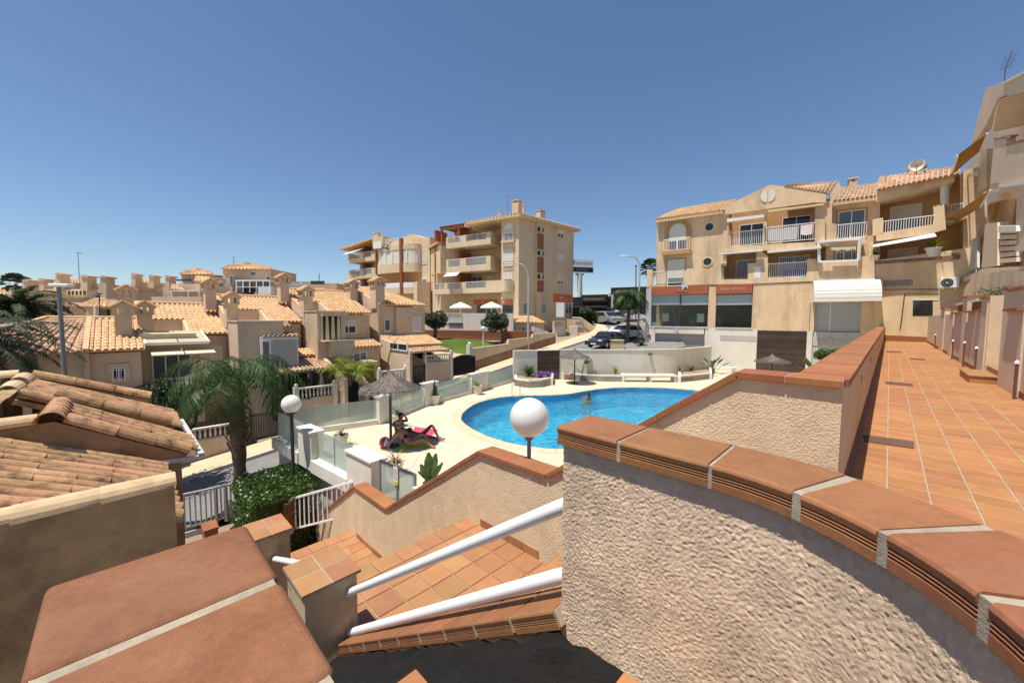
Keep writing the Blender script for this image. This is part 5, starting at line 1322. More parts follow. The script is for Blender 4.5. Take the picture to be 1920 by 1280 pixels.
# curved bay: floors as half rounds
uc = (UG(713) + UG(790)) / 2; ru = (UG(790) - UG(713)) / 2
def bow(z0, z1, name, m, d=1.5, s0=0.0, s1=1.0, inset=0.0, n=14, th=None):
    pts = [G.p(uc - (ru - inset) * math.cos(math.pi * s), 0, (d - inset) * math.sin(math.pi * s) ** .6) for s in [s0 + (s1 - s0) * i / n for i in range(n + 1)]]
    if th:
        mb = MB()
        for i in range(n):
            a, b = pts[i], pts[i + 1]; mb.prism([a + UP * z0, b + UP * z0, b + UP * z1, a + UP * z1], G.n * -th)
        return mb.build(name, m, t2)
    pts = pts + [G.p(uc + ru * .9, 0, -.05), G.p(uc - ru * .9, 0, -.05)]
    return MB().prism([p + UP * z0 for p in pts], UP * (z1 - z0)).build(name, m, t2)
zf = [G.uz(750, y)[1] for y in (552, 532, 513, 496, 472, 459)]
bow(zf[0], zf[0] + .9, 'bay_floor', 'stucco_apart'); bow(zf[0] + .9, zf[1], 'bay_railing', 'paint_white', th=.05)
bow(zf[2], zf[3], 'bay_parapet', 'stucco_apart'); bow(zf[3], zf[4], 'bay_glazing', 'shutter', inset=.08, th=.04); bow(zf[4], zf[4] + .75, 'bay_crown', 'stucco_yellow', 1.5); MB().fbox(G, UG(714), UG(733.5), zf[4] + .76, G.uz(724, 447)[1], .0, 1.5).build('bay_tower', 'stucco_yellow', t2); MB().fbox(G, UG(733.6), UG(790), zf[4] + .76, G.uz(760, 449)[1], -.4, -.1).build('bay_attic', 'stucco_apart', t2)
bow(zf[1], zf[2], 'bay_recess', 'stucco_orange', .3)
for k in range(5):
    s = .28 + .11 * k; p = G.p(uc - ru * math.cos(math.pi * s), 0, 1.5 * math.sin(math.pi * s) ** .6 + .03); MB().ob(p + UP * zf[3] - G.u * .05, G.u * .1, G.n * .04, UP * (zf[4] - zf[3])).build('mullion', 'paint_white', t2)
ux = UG(766); MB().fbox(G, ux - .22, ux + .22, zf[0], G.uz(766, 450)[1], 1.15, 1.6).build('column', 'wood_red', t2)
MB().fbox(G, UG(713) - .1, UG(713) + .15, zf[2], zf[4] + 1.2, .0, .9).build('column', 'wood_red', t2)
s = MB().fbox(G, UG(716), UG(731), G.uz(722, 469)[1], G.uz(722, 457)[1], 1.52, 1.6).build('sign', 'sign_white', t2)
for pts in ([(720, 458), (721, 458), (721, 464), (728, 463), (728, 465), (720, 466)], [(724, 458), (725, 458), (725, 463), (724, 463)], [(726, 460), (729.5, 459), (729.5, 462), (726, 462.5)], [(722, 465), (724, 465), (729, 466), (727, 468), (724, 467.5)], [(719.5, 466.5), (721, 466), (721, 468), (719.5, 468.5)]):
    Gs = G.off(1.61); MB().prism([Gs.at(x, y) for x, y in pts], G.n * .01).build('emblem', 'text_blue', s)
railing(t2, G, UG(735), UG(762), zf[4] + .8, zf[4] + 1.75, 1.3)
win(t2, G, G.rect(792, 479, 800, 494), 'shutter', mull=0); win(t2, G, G.rect(792, 519, 800, 530), 'half', mull=0, pane='glass_mid')
MB().prism([G.p(UG(645), zt2 - .6, .8), G.p(UG(716), zt2 + .45, .8), G.p(UG(716), zt2 + .45, -12), G.p(UG(645), zt2 - .6, -12)], UP * .25).build('roof_slab', 'roof_far', t2)
zz_ = G.uz(755, 438)[1]; MB().prism([G.p(UG(716), zt2 - .2, -1), G.p(UG(760), zz_, -1), G.p(UG(766), zz_, -1), G.p(UG(806), zt2 - .8, -1), G.p(UG(806), zt2 - 1.3, -1), G.p(UG(716), zt2 - 1.3, -1)], G.n * -6).build('roof_gable', 'stucco_yellow', t2)
px_chimney(t2, G, 701, 708, 436, 452, -4, .7)
MB().prism([G.p(UG(656), zt2 - 1.0, .2), G.p(UG(686), zt2 - .7, .2), G.p(UG(684), zt2 - 1.3, 1.3), G.p(UG(656), zt2 - 1.7, 1.3)], UP * .05).build('awning', 'canvas_white', t2)
# linking wing between the blocks
LW = Fac((-12.0, 56.4), KL); u0, u1 = 0, LW.len; t3 = thing('linking_wing', 'plain ochre wing between the two apartment blocks', 'building', LW.p(LW.len / 2, 4))
MB().prism([LW.p(0, 0), LW.p(u1 + .3, 0), LW.p(u1 + .3, 0, -8), LW.p(0, 0, -8)], UP * LW.uz(808, 468)[1]).build('wall', 'stucco_yellow', t3)
MB().prism([LW.p(-.3, LW.uz(800, 470)[1], .3), LW.p(u1, LW.uz(822, 458)[1], .3), LW.p(u1, LW.uz(822, 458)[1], -8), LW.p(-.3, LW.uz(800, 470)[1], -8)], UP * .3).build('roof', 'roof_far', t3)
MB().ob(LW.p(-1.2, 4.0, .4), LW.u * 2.6, LW.n * 1.8, UP * (LW.uz(795, 533)[1] - 4)).build('low_wing', 'stucco_peach', t3)
# ---- terrace in front of the main block, lawn and boundary walls
TY = 40.5
tr = thing('restaurant_terrace', 'white terrace wall with railing in front of the apartment block', 'terrace', V((-4, TY, 2)))
TF = Fac((-11, 42.2), (2.4, 39.0)); zt_ = TF.uz(880, 587)[1]; zb_ = TF.uz(880, 619)[1]
MB().fbox(TF, 0, TF.uz(962, 600)[0], zb_ - 1.5, zt_ - .5, -6.0, .0).build('wall', 'plaster_white', tr)
MB().fbox(TF, TF.uz(866, 600)[0], TF.uz(962, 600)[0], zt_ - .5, zt_, -.2, -.001).build('parapet', 'plaster_white', tr); MB().fbox(TF, TF.uz(785, 600)[0], TF.uz(800, 600)[0], zt_ - .5, zt_, -.2, -.001).build('parapet', 'plaster_white', tr)
railing(tr, TF, TF.uz(800, 600)[0], TF.uz(866, 600)[0], zt_ - 1.0, zt_ + .02, .06)
MB().fbox(TF, TF.uz(842, 600)[0], TF.uz(868, 600)[0], zb_ + .35, zt_ - 1.02, .0, .05).build('window', 'glass_mid', tr)
pb = thing('brown_planter', 'long red-brown planter wall at the foot of the terrace', 'planter', TF.p(8, zb_ - 1, .8)); u0, u1 = TF.uz(792, 620)[0], TF.uz(1000, 620)[0]
MB().fbox(TF, u0, u1, zb_ - 1.3, zb_, .05, 1.3).build('wall', 'planter_brown', pb); MB().fbox(TF, u0, u1, zb_ - 1.35, zb_ - 1.0, .9, 1.75).build('edging', 'plaster_white', pb)
def market_umbrella(label, c, r):
    t = thing('terrace_umbrella', label, 'umbrella', V((c.x, c.y, zt_ - 1)), 'white terrace umbrellas'); MB().tube([V((c.x, c.y, zt_ - 1.0)), c], .03, 6).build('pole', 'paint_white', t)
    MB().lathe(c, [(r, -.62), (r * .9, -.5), (r * .45, -.22), (.02, 0)], 8, cap=False).lathe(c, [(r, -.62), (r, -.72)], 8, cap=False).build('canopy', 'canvas_white', t)
market_umbrella('left white umbrella on the restaurant terrace', ony(863.5, 566, 43.5), 1.25); market_umbrella('right white umbrella on the restaurant terrace', ony(921.5, 565.5, 42.8), 1.25)
# small tiled lean-to at the corner
lt = thing('kiosk', 'low kiosk with orange tiled roof at the corner of the apartment block', 'kiosk', ony(990, 620, 41)); KF = Fac((2.0, 40.4), (6.2, 42.6))
tile_quad(lt, ony(963, 592, 43.4), ony(1000, 593, 43.8), ony(1024, 605, 41.6), ony(966, 604, 40.0), pitch=.3, course=.5, sub=3); MB().prism([ony(966, 606, 40.2), ony(1020, 607, 41.8), ony(1020, 650, 41.8), ony(966, 650, 40.2)], V((-.3, 2.2, 0))).build('wall', 'stucco_apart', lt)
win(lt, Fac(ony(966, 606, 40.2).xy, ony(1020, 607, 41.8).xy), Fac(ony(966, 606, 40.2).xy, ony(1020, 607, 41.8).xy).rect(979, 612, 985, 622), 'grille', pane='glass_dark', mull=0)
# lawn
LA = [onroad(786, 632, .0), onroad(942, 645), onroad(885, 664), onroad(820, 657)]
def lawnp(x, y, yy): return ony(x, y, yy)
L = [ony(786, 634, 39.0), ony(850, 634.5, 38.2), ony(905, 638, 37.6), ony(950, 645, 36.8), ony(888, 664, 31.2), ony(860, 662, 31.0), ony(822, 657, 31.2), ony(784, 646, 33.5)]
lawn = struct(MB().prism(L, UP * -.8).build('lawn', 'grass_bed')); 
random.seed(9); mb = MB()
tri = [(L[0], L[1], L[7]), (L[1], L[6], L[7]), (L[1], L[2], L[6]), (L[2], L[5], L[6]), (L[2], L[4], L[5]), (L[2], L[3], L[4])]
for a, b, c in tri:
    for k in range(int((b - a).cross(c - a).length * 190)):
        u, v = random.random(), random.random()
        if u + v > 1: u, v = 1 - u, 1 - v
        p = a + (b - a) * u + (c - a) * v; d = V((random.uniform(-1, 1), random.uniform(-1, 1), 0)) * .03; x = V((random.uniform(-1, 1), random.uniform(-1, 1), 0)).normalized() * .012; mb.poly([p - x, p + x, p + d + UP * random.uniform(.03, .07)])
o = mb.build('grass', 'grass', kind='stuff'); tag(o, 'short mown grass of the lawn', 'grass')
struct(MB().prism([ony(786, 646, 33.0), ony(822, 658.5, 30.9), ony(888, 665.5, 30.9), ony(888, 675, 30.5), ony(800, 672, 30.0), ony(780, 655, 31.5)], UP * -.3).build('drive', 'sidewalk'))
# cream boundary wall rising along the pavement, on a stone base
bw = thing('boundary_wall', 'long cream wall stepping up along the far pavement on a brown stone base', 'wall', AB(-22.8, 22, 0))
steps = [(18.6, 19.4, 890, 655), (19.4, 24.0, 905, 645), (24.0, 27.5, 960, 638), (27.5, 31.2, 1010, 628)]
aw = lambda b: -22.75 - (b - 18.6) * .09
tops = [(18.6, ona(889, 653, aw(18.6)).z), (23.2, ona(940, 645, aw(23.2)).z), (23.25, ona(941, 637, aw(23.2)).z), (26.7, ona(986, 633, aw(26.7)).z), (26.75, ona(987, 627, aw(26.7)).z), (30.6, ona(1029, 624, aw(30.6)).z)]
MB().prism([AB(aw(b), b, z) for b, z in tops] + [AB(aw(30.6), 30.6, roadz(30.6) - .3), AB(aw(18.6), 18.6, roadz(18.6) - .3)], PD * -.22).build('wall', 'stucco_cream', bw)
MB().prism([AB(aw(18.7), 18.7, roadz(18.7) + .75), AB(aw(30.5), 30.5, roadz(30.5) + .75), AB(aw(30.5), 30.5, roadz(30.5) - .2), AB(aw(18.7), 18.7, roadz(18.7) - .2)], PD * .07).build('stone_base', 'stone_base', bw)
MB().abox(aw(18.6) - .2, aw(18.6) + .2, 18.45, 18.75, 0, tops[0][1] + .3).build('post', 'plaster_white', bw); MB().ball(AB(aw(18.6), 18.6, tops[0][1] + .38), .14, 10).build('finial', 'plaster_white', bw, smooth=True)
MB().prism([ona(1000, 612, -26), ona(1029, 622, -25), ona(1029, 640, -25), ona(1000, 640, -26)], PD * -.2).build('ramp_wall', 'plaster_white', bw)
# corner steps and utility box by the right face
ut = thing('entrance_steps', 'pale entrance steps with handrail and meter boxes by the corner shop', 'steps', ony(1060, 640, 42))
def pxslab(root, name, m, y, pts, dep): return MB().prism([ony(x, yy, y) for x, yy in pts], V((0, dep, 0))).build(name, m, root)
pxslab(ut, 'wall', 'stucco_apart', 44, [(1040, 602), (1062, 602), (1062, 642), (1040, 644)], 2.5)
pxslab(ut, 'meter_door', 'shutter', 43.95, [(1043, 611), (1057, 611), (1057, 640), (1043, 641)], .04)
pxslab(ut, 'canopy', 'pole_grey', 43.3, [(1038, 595), (1062, 595), (1062, 600), (1038, 600)], 1.0)
pxslab(ut, 'shop_board', 'sign_white', 46.5, [(1043, 567), (1058, 567), (1058, 594), (1043, 594)], .1)
pxslab(ut, 'wall', 'stucco_peach', 45, [(1065, 598), (1090, 598), (1112, 612), (1112, 622), (1097, 628), (1065, 634)], .8)
pxslab(ut, 'box', 'plaster_white', 43.6, [(1069, 611), (1083, 610), (1083, 631), (1069, 633)], .9)
MB().tube([ony(1090, 596, 44.8), ony(1111, 611, 44.8)], .05, 6).tube([ony(1073, 595, 44.8), ony(1090, 596, 44.8)], .05, 6).build('handrail', 'paint_white', ut)
pxslab(ut, 'grille', 'rail_grey', 44.9, [(1080, 603), (1093, 603), (1093, 614), (1080, 614)], .05)
# ================================================================ SHOP BUILDING ON THE RIGHT
RF = Fac((13.2, 35.0), (25.5, 27.0)); rb = thing('shop_building', 'three-storey peach building with arched window, pediment balconies and glazed shops', 'building', V((19, 31, 0))); t = rb
def UR(x, y=480): return RF.uz(x, y)[0]
def ZR(x, y): return RF.uz(x, y)[1]
def rpoly(name, m, d, pts, dep, root=rb, F=RF):
    G_ = F.off(d); return MB().prism([G_.at(x, y) for x, y in pts], F.n * -dep).build(name, m, root)
zshop = ZR(1300, 533)
# upper left wing
rpoly('wall', 'stucco_peach', 0, [(1232, 414), (1357, 397), (1357, 536), (1230, 541)], 9)
# ground floor block with the shops
def shop_front():
    z0, z1 = ZR(1300, 616), ZR(1300, 532)
    uL, uR = UR(1210.5, 580), UR(1645, 580)
    MB().fbox(RF, UR(1211, 580), UR(1221, 580), ZR(1216, 614), ZR(1216, 540), -.6, .02).build('stone_pier', 'plaster_grey', t)
    zt = ZR(1270, 533); zb = ZR(1270, 613)
    def px(x0, y0, x1, y1, d0, d1, name, m):
        u0, u1, za, zc = RF.rect(x0, y0, x1, y1); return MB().fbox(RF, u0, u1, za, zc, d0, d1).build(name, m, t)
    px(1328, 533, 1342, 616, -.8, .0, 'pier', 'stucco_peach'); px(1410.5, 531, 1519, 620, -.8, .0, 'wall', 'stucco_peach')
    px(1519, 567, 1527, 622, -.6, -.001, 'pier', 'stucco_peach'); px(1614.5, 560, 1642, 628, -.6, -.001, 'pier', 'stucco_peach'); px(1519, 520, 1642, 567, -.6, -.001, 'wall', 'stucco_peach')
    for (x0, y0, x1, y1) in ((1221.3, 536, 1327.7, 552), (1342.3, 533, 1410.3, 550.5)): px(x0, y0, x1, y1, -.2, .06, 'sign', 'sign_red')
    for (x0, x1, yb) in ((1221.3, 1274, 612), (1275.5, 1327.7, 613), (1342.3, 1410.3, 615)):
        px(x0, 551, x1, yb, -.28, -.26, 'shop_glass', 'glass_shop'); px(x0, 552, x1, 568, -.255, -.24, 'blind', 'glass_blind'); px(x0, 568, x1, 571.5, -.258, -.235, 'blind_bar', 'metal_white')
    px(1273.8, 551, 1275.6, 613, -.3, -.15, 'mullion', 'pole_dark')
    for (x0, x1, y) in ((1220, 1328, 613.5), (1341, 1411, 615.5)): px(x0, y - 1.5, x1, y + 1.0, -.4, .05, 'sill', 'plaster_grey')
    # interior of the shop
    MB().prism([RF.p(UR(1222, 580), zb, -4), RF.p(UR(1412, 580), zb, -4), RF.p(UR(1412, 580), zb, -.4), RF.p(UR(1222, 580), zb, -.4)], UP * .02).build('shop_floor', 'plaster_grey', t)
    MB().fbox(RF, UR(1212, 580), UR(1412, 580), zb, zt, -4.2, -4).build('shop_back_wall', 'stucco_house', t)
    for (x0, y0, x1, y1, m, d) in ((1242, 586, 1254, 602, 'sign_white', -.5), (1262, 599, 1271, 611, 'shutter_grey', -1.2), (1307, 588, 1320, 604, 'sign_white', -.5), (1292, 598, 1304, 612, 'shutter_grey', -1.4), (1344, 592, 1351, 612, 'shutter_grey', -1.2), (1374, 577, 1392, 597, 'glass_mid', -3.5), (1355, 598, 1398, 613, 'wood_garage', -2.2)):
        G_ = RF.off(d); u0, u1, za, zc = G_.rect(x0, y0, x1, y1); MB().fbox(G_, u0, u1, za, zc, -.05, .05).build('display', m, t)
    # white plinth storey, garage, boards
    px(1208, 614.5, 1227, 720, -.8, .004, 'plinth', 'plaster_white'); px(1227, 614.5, 1320, 625, -.8, .004, 'plinth', 'plaster_white'); px(1320, 615.5, 1418, 725, -.8, .004, 'plinth', 'plaster_white'); px(1510.5, 621, 1521, 725, -.8, .004, 'plinth', 'plaster_white'); px(1521, 623, 1640, 725, -.8, -.1, 'plinth', 'plaster_grey')  # last stretch coloured grey to paint in its shaded side
    px(1227, 625, 1320, 720, -.6, -.5, 'garage_door', 'metal_white')
    g = px(1229, 627, 1318, 644, -.499, -.47, 'garage_grille', 'shutter_grey'); px(1227, 644.5, 1320, 647.5, -.499, -.40, 'garage_rail', 'rail_grey')
    mb = MB(); u0, u1, za, zc = RF.rect(1229, 627, 1318, 644)
    for k in range(44): u = u0 + (u1 - u0) * (k + .5) / 44; mb.fbox(RF, u - .015, u + .015, za, zc, -.468, -.44)
    mb.build('garage_slats', 'rail_grey', t)
    u0, u1, za, zc = RF.rect(1418.3, 620, 1510.2, 720); n = 26
    for k in range(n): MB().fbox(RF, u0, u1, za + (zc - za) * k / n + .006, za + (zc - za) * (k + 1) / n - .006, -.02 + .01 * (k % 2), .05).build('board', 'wood_dark', t)
    MB().fbox(RF, u0, u1, za, zc, -.8, -.021).build('board_backing', 'iron_black', t)
    px(1350, 629, 1418, 638, .005, .03, 'stone_band', 'shutter_grey')
    for k in range(5): px(1524 + k * 13, 635, 1535 + k * 13, 648, -.099, -.06, 'tile_panel', 'shutter_grey')
    px(1205 + 10, 627, 1205 + 15, 632.5, .006, .09, 'red_box', 'sign_red_bright')
    px(1265, 617, 1271, 624, .005, .2, 'wall_light', 'rail_grey')
    # frosted window and barrel awning
    px(1527, 566, 1614.5, 622, -.3, -.26, 'frosted_window', 'glass_frosted_w'); px(1556.5, 566, 1558, 622, -.27, -.24, 'mullion', 'metal_white')
    G_ = RF; u0, u1, zb_, zt_ = RF.rect(1516, 525, 1630, 566); mb = MB(); n = 12
    prof_ = [(zb_, 1.25)] + [(zb_ + (zt_ - zb_) * math.sin(math.pi / 2 * i / n), 1.25 * math.cos(math.pi / 2 * i / n)) for i in range(n + 1)]
    u0 += .25; u1 += .45
    for i in range(len(prof_) - 1): mb.poly([RF.p(u0, prof_[i][0], prof_[i][1]), RF.p(u1, prof_[i][0], prof_[i][1]), RF.p(u1, prof_[i + 1][0], prof_[i + 1][1]), RF.p(u0, prof_[i + 1][0], prof_[i + 1][1])])
    for u in (u0, u1): mb.poly([RF.p(u, z, d) for z, d in prof_] + [RF.p(u, zb_, 0)])
    aw = mb.build('barrel_awning', 'canvas_white', t, smooth='auto')
    for k in range(0, 9): MB().fbox(RF, u0, u1, zb_ + (zt_ - zb_) * math.sin(math.pi / 2 * k / 9) - .012, zb_ + (zt_ - zb_) * math.sin(math.pi / 2 * k / 9) + .012, 1.25 * math.cos(math.pi / 2 * k / 9) - .01, 1.25 * math.cos(math.pi / 2 * k / 9) + .015).build('rib', 'canvas_white', aw)
    letters(t, 'REAL ESTATE', RF, UR(1352, 541), UR(1397, 541), ZR(1375, 543.6), ZR(1375, 539.4), .075, 'text_pale')
    # emblem: grey crouching beast over a line of thin script
    Ge = RF.off(.09)
    MB().prism([Ge.at(x, y) for x, y in [(1276, 535), (1279, 532), (1283, 532.5), (1287, 530.5), (1290, 531), (1291.5, 534), (1290, 536), (1290.5, 541), (1288.5, 541), (1287.5, 538), (1284, 538.5), (1282, 542), (1279.5, 544), (1278, 543), (1279.5, 540), (1277.5, 538.5)]], RF.n * .03).build('emblem', 'rail_grey', t)
    for a, b in (((1264, 546), (1268, 542.5)), ((1270, 547), (1273, 544.5)), ((1273, 546.5), (1276, 544.5)), ((1277, 546.5), (1281, 545)), ((1283, 547), (1286, 545)), ((1287, 545), (1289, 547))): MB().bar(Ge.at(*a), Ge.at(*b), .05, .02).build('script_stroke', 'text_pale', t)
glass_mat('glass_frosted_w', (.42, .47, .47), .93, .25)
shop_front()
MB().prism([RF.p(UR(1211, 580), ZR(1300, 536) - .02, -.81), RF.p(UR(1645, 580), ZR(1300, 536) - .02, -.81), RF.p(UR(1645, 580), ZR(1300, 536) - .02, -10), RF.p(UR(1211, 580), ZR(1300, 536) - .02, -10)], UP * .3).build('floor_slab', 'stucco_peach', t)
MB().prism([RF.p(UR(1412, 580), -1, -.82), RF.p(UR(1660, 580), -1, -.82), RF.p(UR(1660, 580), -1, -10), RF.p(UR(1412, 580), -1, -10)], UP * (zshop + 1)).build('core', 'stucco_peach', t)
MB().prism([RF.p(UR(1209, 640), -1, -.82), RF.p(UR(1412, 640), -1, -.82), RF.p(UR(1412, 640), -1, -10), RF.p(UR(1209, 640), -1, -10)], UP * (ZR(1300, 614) + .9)).build('core', 'plaster_white', t)
# terrace parapet above the shops
rpoly('parapet', 'stucco_peach', .06, [(1213, 505), (1224, 505), (1224, 533), (1213, 540)], .2)
rpoly('parapet', 'stucco_peach', .06, [(1281, 508), (1287, 508), (1287, 502), (1302, 502), (1302, 508), (1337, 506), (1337, 498), (1352, 497), (1352, 524), (1402, 523), (1402, 494), (1440, 491), (1440, 520), (1513, 519), (1513, 486), (1530, 485), (1530, 490), (1612, 487), (1612, 480), (1630, 479), (1640, 480), (1640, 522), (1410, 532), (1300, 534), (1281, 536)], .2)
def rrail(x0, y0, x1, y1, d=.0, root=rb, F=RF, m='paint_white', gap=.12):
    u0, u1, z0, z1 = F.rect(x0, y0, x1, y1); return railing(root, F, u0, u1, z0, z1, d, m, gap)
rrail(1224, 508, 1281, 531); rrail(1352, 498, 1402, 523, .0, m='iron_brown'); rrail(1440, 492, 1513, 520)
MB().fbox(RF, UR(1252, 520), UR(1281, 520), ZR(1266, 530), ZR(1266, 509), -.1, -.06).build('white_screen', 'metal_white', t)
u0, u1, z0, z1 = RF.rect(1470, 505, 1510, 519); MB().fbox(RF, u0, u1, z0, z1, -.4, -.2).build('blue_box', 'plastic_blue', t)
rpoly('plaque', 'sign_white', .07, [(1414, 500), (1426, 500), (1426, 521), (1414, 521)], .04)
# arched window, its balcony and the window below
def arch_window():
    u0, u1, z0, z1 = RF.rect(1255, 434, 1286, 470); cx = (u0 + u1) / 2; r = (u1 - u0) / 2
    for rr, dd, m, nm in ((r + .42, .05, 'trim_orange', 'surround'), (r, .06, 'shutter', 'shutter')):
        pts = [RF.p(cx - rr, z0, .002)] + [RF.p(cx - rr * math.cos(a), z1 + rr * math.sin(a), .002) for a in [math.pi * i / 16 for i in range(17)]] + [RF.p(cx + rr, z0, .002)]
        MB().prism(pts, RF.n * dd).build(nm, m, t)
    MB().fbox(RF, u0, u1, z0, z0 + .85, .063, .075).build('pane', 'glass_dark', t); MB().fbox(RF, cx - .05, cx + .05, z0, z0 + .85, .063, .09).build('mullion', 'metal_white', t)
    MB().fbox(RF, u0 - .5, u1 + .45, z0 - .35, z0, .0, .45).build('window_balcony', 'trim_orange', t); railing(t, RF, u0 - .4, u1 + .35, z0, z0 + 1.0, .38)
    win(t, RF, RF.rect(1252, 487, 1283, 536), 'shutter', trim='trim_orange', mull=0)
    for x, y in ((1330, 425.6), (1326.5, 490.6)):
        c = RF.at(x, y); MB().lathe(c, [(.44, -.02), (.44, .05), (.31, .06), (.31, .0)], 20, axis=RF.n).build('round_surround', 'stucco_yellow', t); MB().lathe(c, [(.01, .012), (.31, .012)], 20, axis=RF.n, cap=False).build('round_pane', 'glass_dark', t)
arch_window()
# pediment bay with two storeys of loggias
rec2 = RF.off(-1.6)
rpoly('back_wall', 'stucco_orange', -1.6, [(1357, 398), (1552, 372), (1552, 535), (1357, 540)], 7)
rpoly('pediment', 'stucco_peach', .28, [(1350, 393), (1365, 384), (1441, 347.5), (1452, 347), (1549, 364), (1549, 380), (1530, 379), (1352, 403)], .35)
rpoly('side_pier', 'stucco_peach', .0, [(1356, 401), (1366, 400), (1366, 477), (1356, 478)], 1.6); rpoly('side_pier', 'stucco_peach', .0, [(1529, 380), (1560, 376), (1560, 460), (1529, 462)], 1.6)
rpoly('middle_pier', 'stucco_peach', .0, [(1433, 400), (1438.5, 399), (1438.5, 462), (1433, 463)], 1.6)
rpoly('upper_slab', 'stucco_peach', .22, [(1355, 463), (1530, 453), (1530, 460), (1540, 466), (1355, 472)], 1.9); rpoly('pier', 'stucco_peach', .22, [(1356, 433), (1371, 432), (1371, 463), (1356, 464)], .2); rpoly('pier', 'stucco_peach', .22, [(1528, 411), (1547, 410), (1547, 460), (1528, 455)], .2)
rrail(1371, 433, 1433, 460, .14); rrail(1438, 422, 1528, 453, .14)
MB().prism([RF.p(UR(1440, 440), ZR(1440, 452), .10), RF.p(UR(1495, 440), ZR(1495, 449), .10), RF.p(UR(1495, 440), ZR(1495, 424), .10), RF.p(UR(1440, 440), ZR(1440, 430), .10)], RF.n * .02).build('privacy_cloth', 'shutter_grey', t)
o = rpoly('beach_towel', 'towel_white', .24, [(1501, 423), (1524, 420), (1523, 438), (1512, 441), (1502, 440)], .03)
for q in ((1386, 420, 1432, 462), (1466, 406, 1520, 456)): win(t, rec2, rec2.rect(*q), 'plain', trim='trim_orange', pane='glass_dark', mull=1)
for q in ((1380, 487, 1420, 527), (1460, 480, 1518, 522)): win(t, rec2, rec2.rect(*q), 'grille', trim='trim_orange', pane='glass_mid', mull=1)
rpoly('lower_pier', 'stucco_peach', .06, [(1418, 475), (1427, 470), (1440, 480), (1440, 494), (1418, 496)], .5); rpoly('lower_pier', 'stucco_peach', .0, [(1356, 478), (1362, 478), (1362, 500), (1356, 500)], 1.0)
for q in ([(1363, 410), (1433, 402), (1433, 407), (1363, 416)], [(1348, 474), (1430, 468), (1430, 470.5), (1348, 477)], [(1439, 470), (1540, 462), (1540, 465), (1439, 474)]): rpoly('awning_cassette', 'canvas_white', .55, q, .3)
rpoly('awning_cassette', 'canvas_yellow', .45, [(1440, 394), (1545, 381), (1545, 384), (1440, 398)], .3)
c = RF.off(.29).at(1440, 367); 
for sx in (-1, 1): MB().prism([c + RF.u * sx * .06 + RF.u * (sx * .42 * math.sin(a)) + UP * .5 * math.cos(a) for a in [math.pi * i / 10 for i in range(11)]], RF.n * .04).build('half_moon', 'plaster_white', t)
# third stretch to the right
rpoly('wall', 'stucco_peach', -.5, [(1549, 374), (1650, 360), (1650, 540), (1549, 540)], 8)
R3 = RF.off(-.5); win(t, R3, R3.rect(1571, 395, 1621, 449), 'plain', trim='trim_orange', pane='glass_mid', mull=1)
rpoly('upper_slab', 'stucco_peach', .3, [(1552, 448), (1623, 444), (1623, 458), (1552, 462)], .9); rrail(1567, 420, 1623, 447, .24); rpoly('pier', 'stucco_peach', .3, [(1551, 420), (1567, 419), (1567, 449), (1551, 450)], .2)
win(t, R3, R3.rect(1567, 470, 1612, 492), 'grille', trim='trim_orange', pane='glass_mid', mull=2)
mb = MB(); G_ = RF.off(.35)
for a, b in (((1535, 453), (1613, 448)), ((1535, 491), (1610, 488)), ((1535, 453), (1536, 491)), ((1612, 448), (1610, 488))): mb.bar(G_.at(*a), G_.at(*b), .14)
mb.build('white_frame', 'metal_white', t)
rpoly('awning', 'canvas_cream', .5, [(1558, 464), (1605, 462), (1605, 469), (1600, 467), (1590, 470), (1580, 467.5), (1570, 470.5), (1558, 468)], .05)
# roofs
def rq(pts, root=rb, m='roof_far_old', **k): tile_quad(root, *[F_.at(x, y) for (F_, x, y) in pts], m=m, pitch=.24, course=.42, sub=4, **k)
o4, o1 = RF.off(-3.6), RF.off(.5)
rq([(o4, 1271, 392), (o4, 1381, 374.5), (o1, 1358, 394), (o1, 1228, 411)], m='roof_far'); MB().prism([o1.at(1229, 412), o1.at(1356, 395), o1.at(1356, 399), o1.at(1229, 417)], RF.n * -.7).build('cornice', 'stucco_peach', t)
rq([(RF.off(-6), 1478, 346), (RF.off(-4.2), 1571, 340), (RF.off(.25), 1554, 364), (RF.off(.25), 1470, 351)])
rpoly('stepped_gable', 'stucco_peach', -.3, [(1556, 366), (1572, 341), (1578, 352), (1573, 380), (1556, 380)], .25)
rq([(RF.off(-3.6), 1577, 353), (RF.off(-3.6), 1648, 343.5), (RF.off(.2), 1646, 367), (RF.off(.2), 1562, 377)]); MB().prism([RF.off(.2).at(1562, 378), RF.off(.2).at(1646, 368), RF.off(.2).at(1646, 374), RF.off(.2).at(1562, 385)], RF.n * -.7).build('cornice', 'stucco_peach', t)
px_chimney(t, RF, 1592, 1607, 333, 350, -4, .7, 'stucco_peach')
# ---- wing across the end of the walkway
P1 = V((25.5, 27.0, 0)); R4 = Fac((25.3, 27.15), (30.6, 22.2)); wg = thing('end_wing', 'yellowish wing across the end of the walkway with loggias and air conditioner', 'building', R4.p(2, WZ)); t4 = wg
def r4(name, m, d, pts, dep, root=wg): return rpoly(name, m, d, pts, dep, root, R4)
r4('wall', 'stucco_yellow', 0, [(1640, 489), (1835, 462), (1835, 700), (1640, 690)], 5)
r4('skirting', 'brick_cap', .02, [(1655, 628), (1746, 632), (1746, 642), (1655, 637)], .03)
r4('parapet_coping', 'stone_base', .06, [(1637, 489), (1800, 478), (1800, 484), (1637, 495.5)], .3)
r4('window_dark', 'glass_dark', .015, [(1712, 563), (1749, 562), (1749, 592), (1711, 592)], .03); r4('window_lintel', 'shutter', .03, [(1711, 560.5), (1760, 560), (1760, 562.5), (1711, 563)], .03)
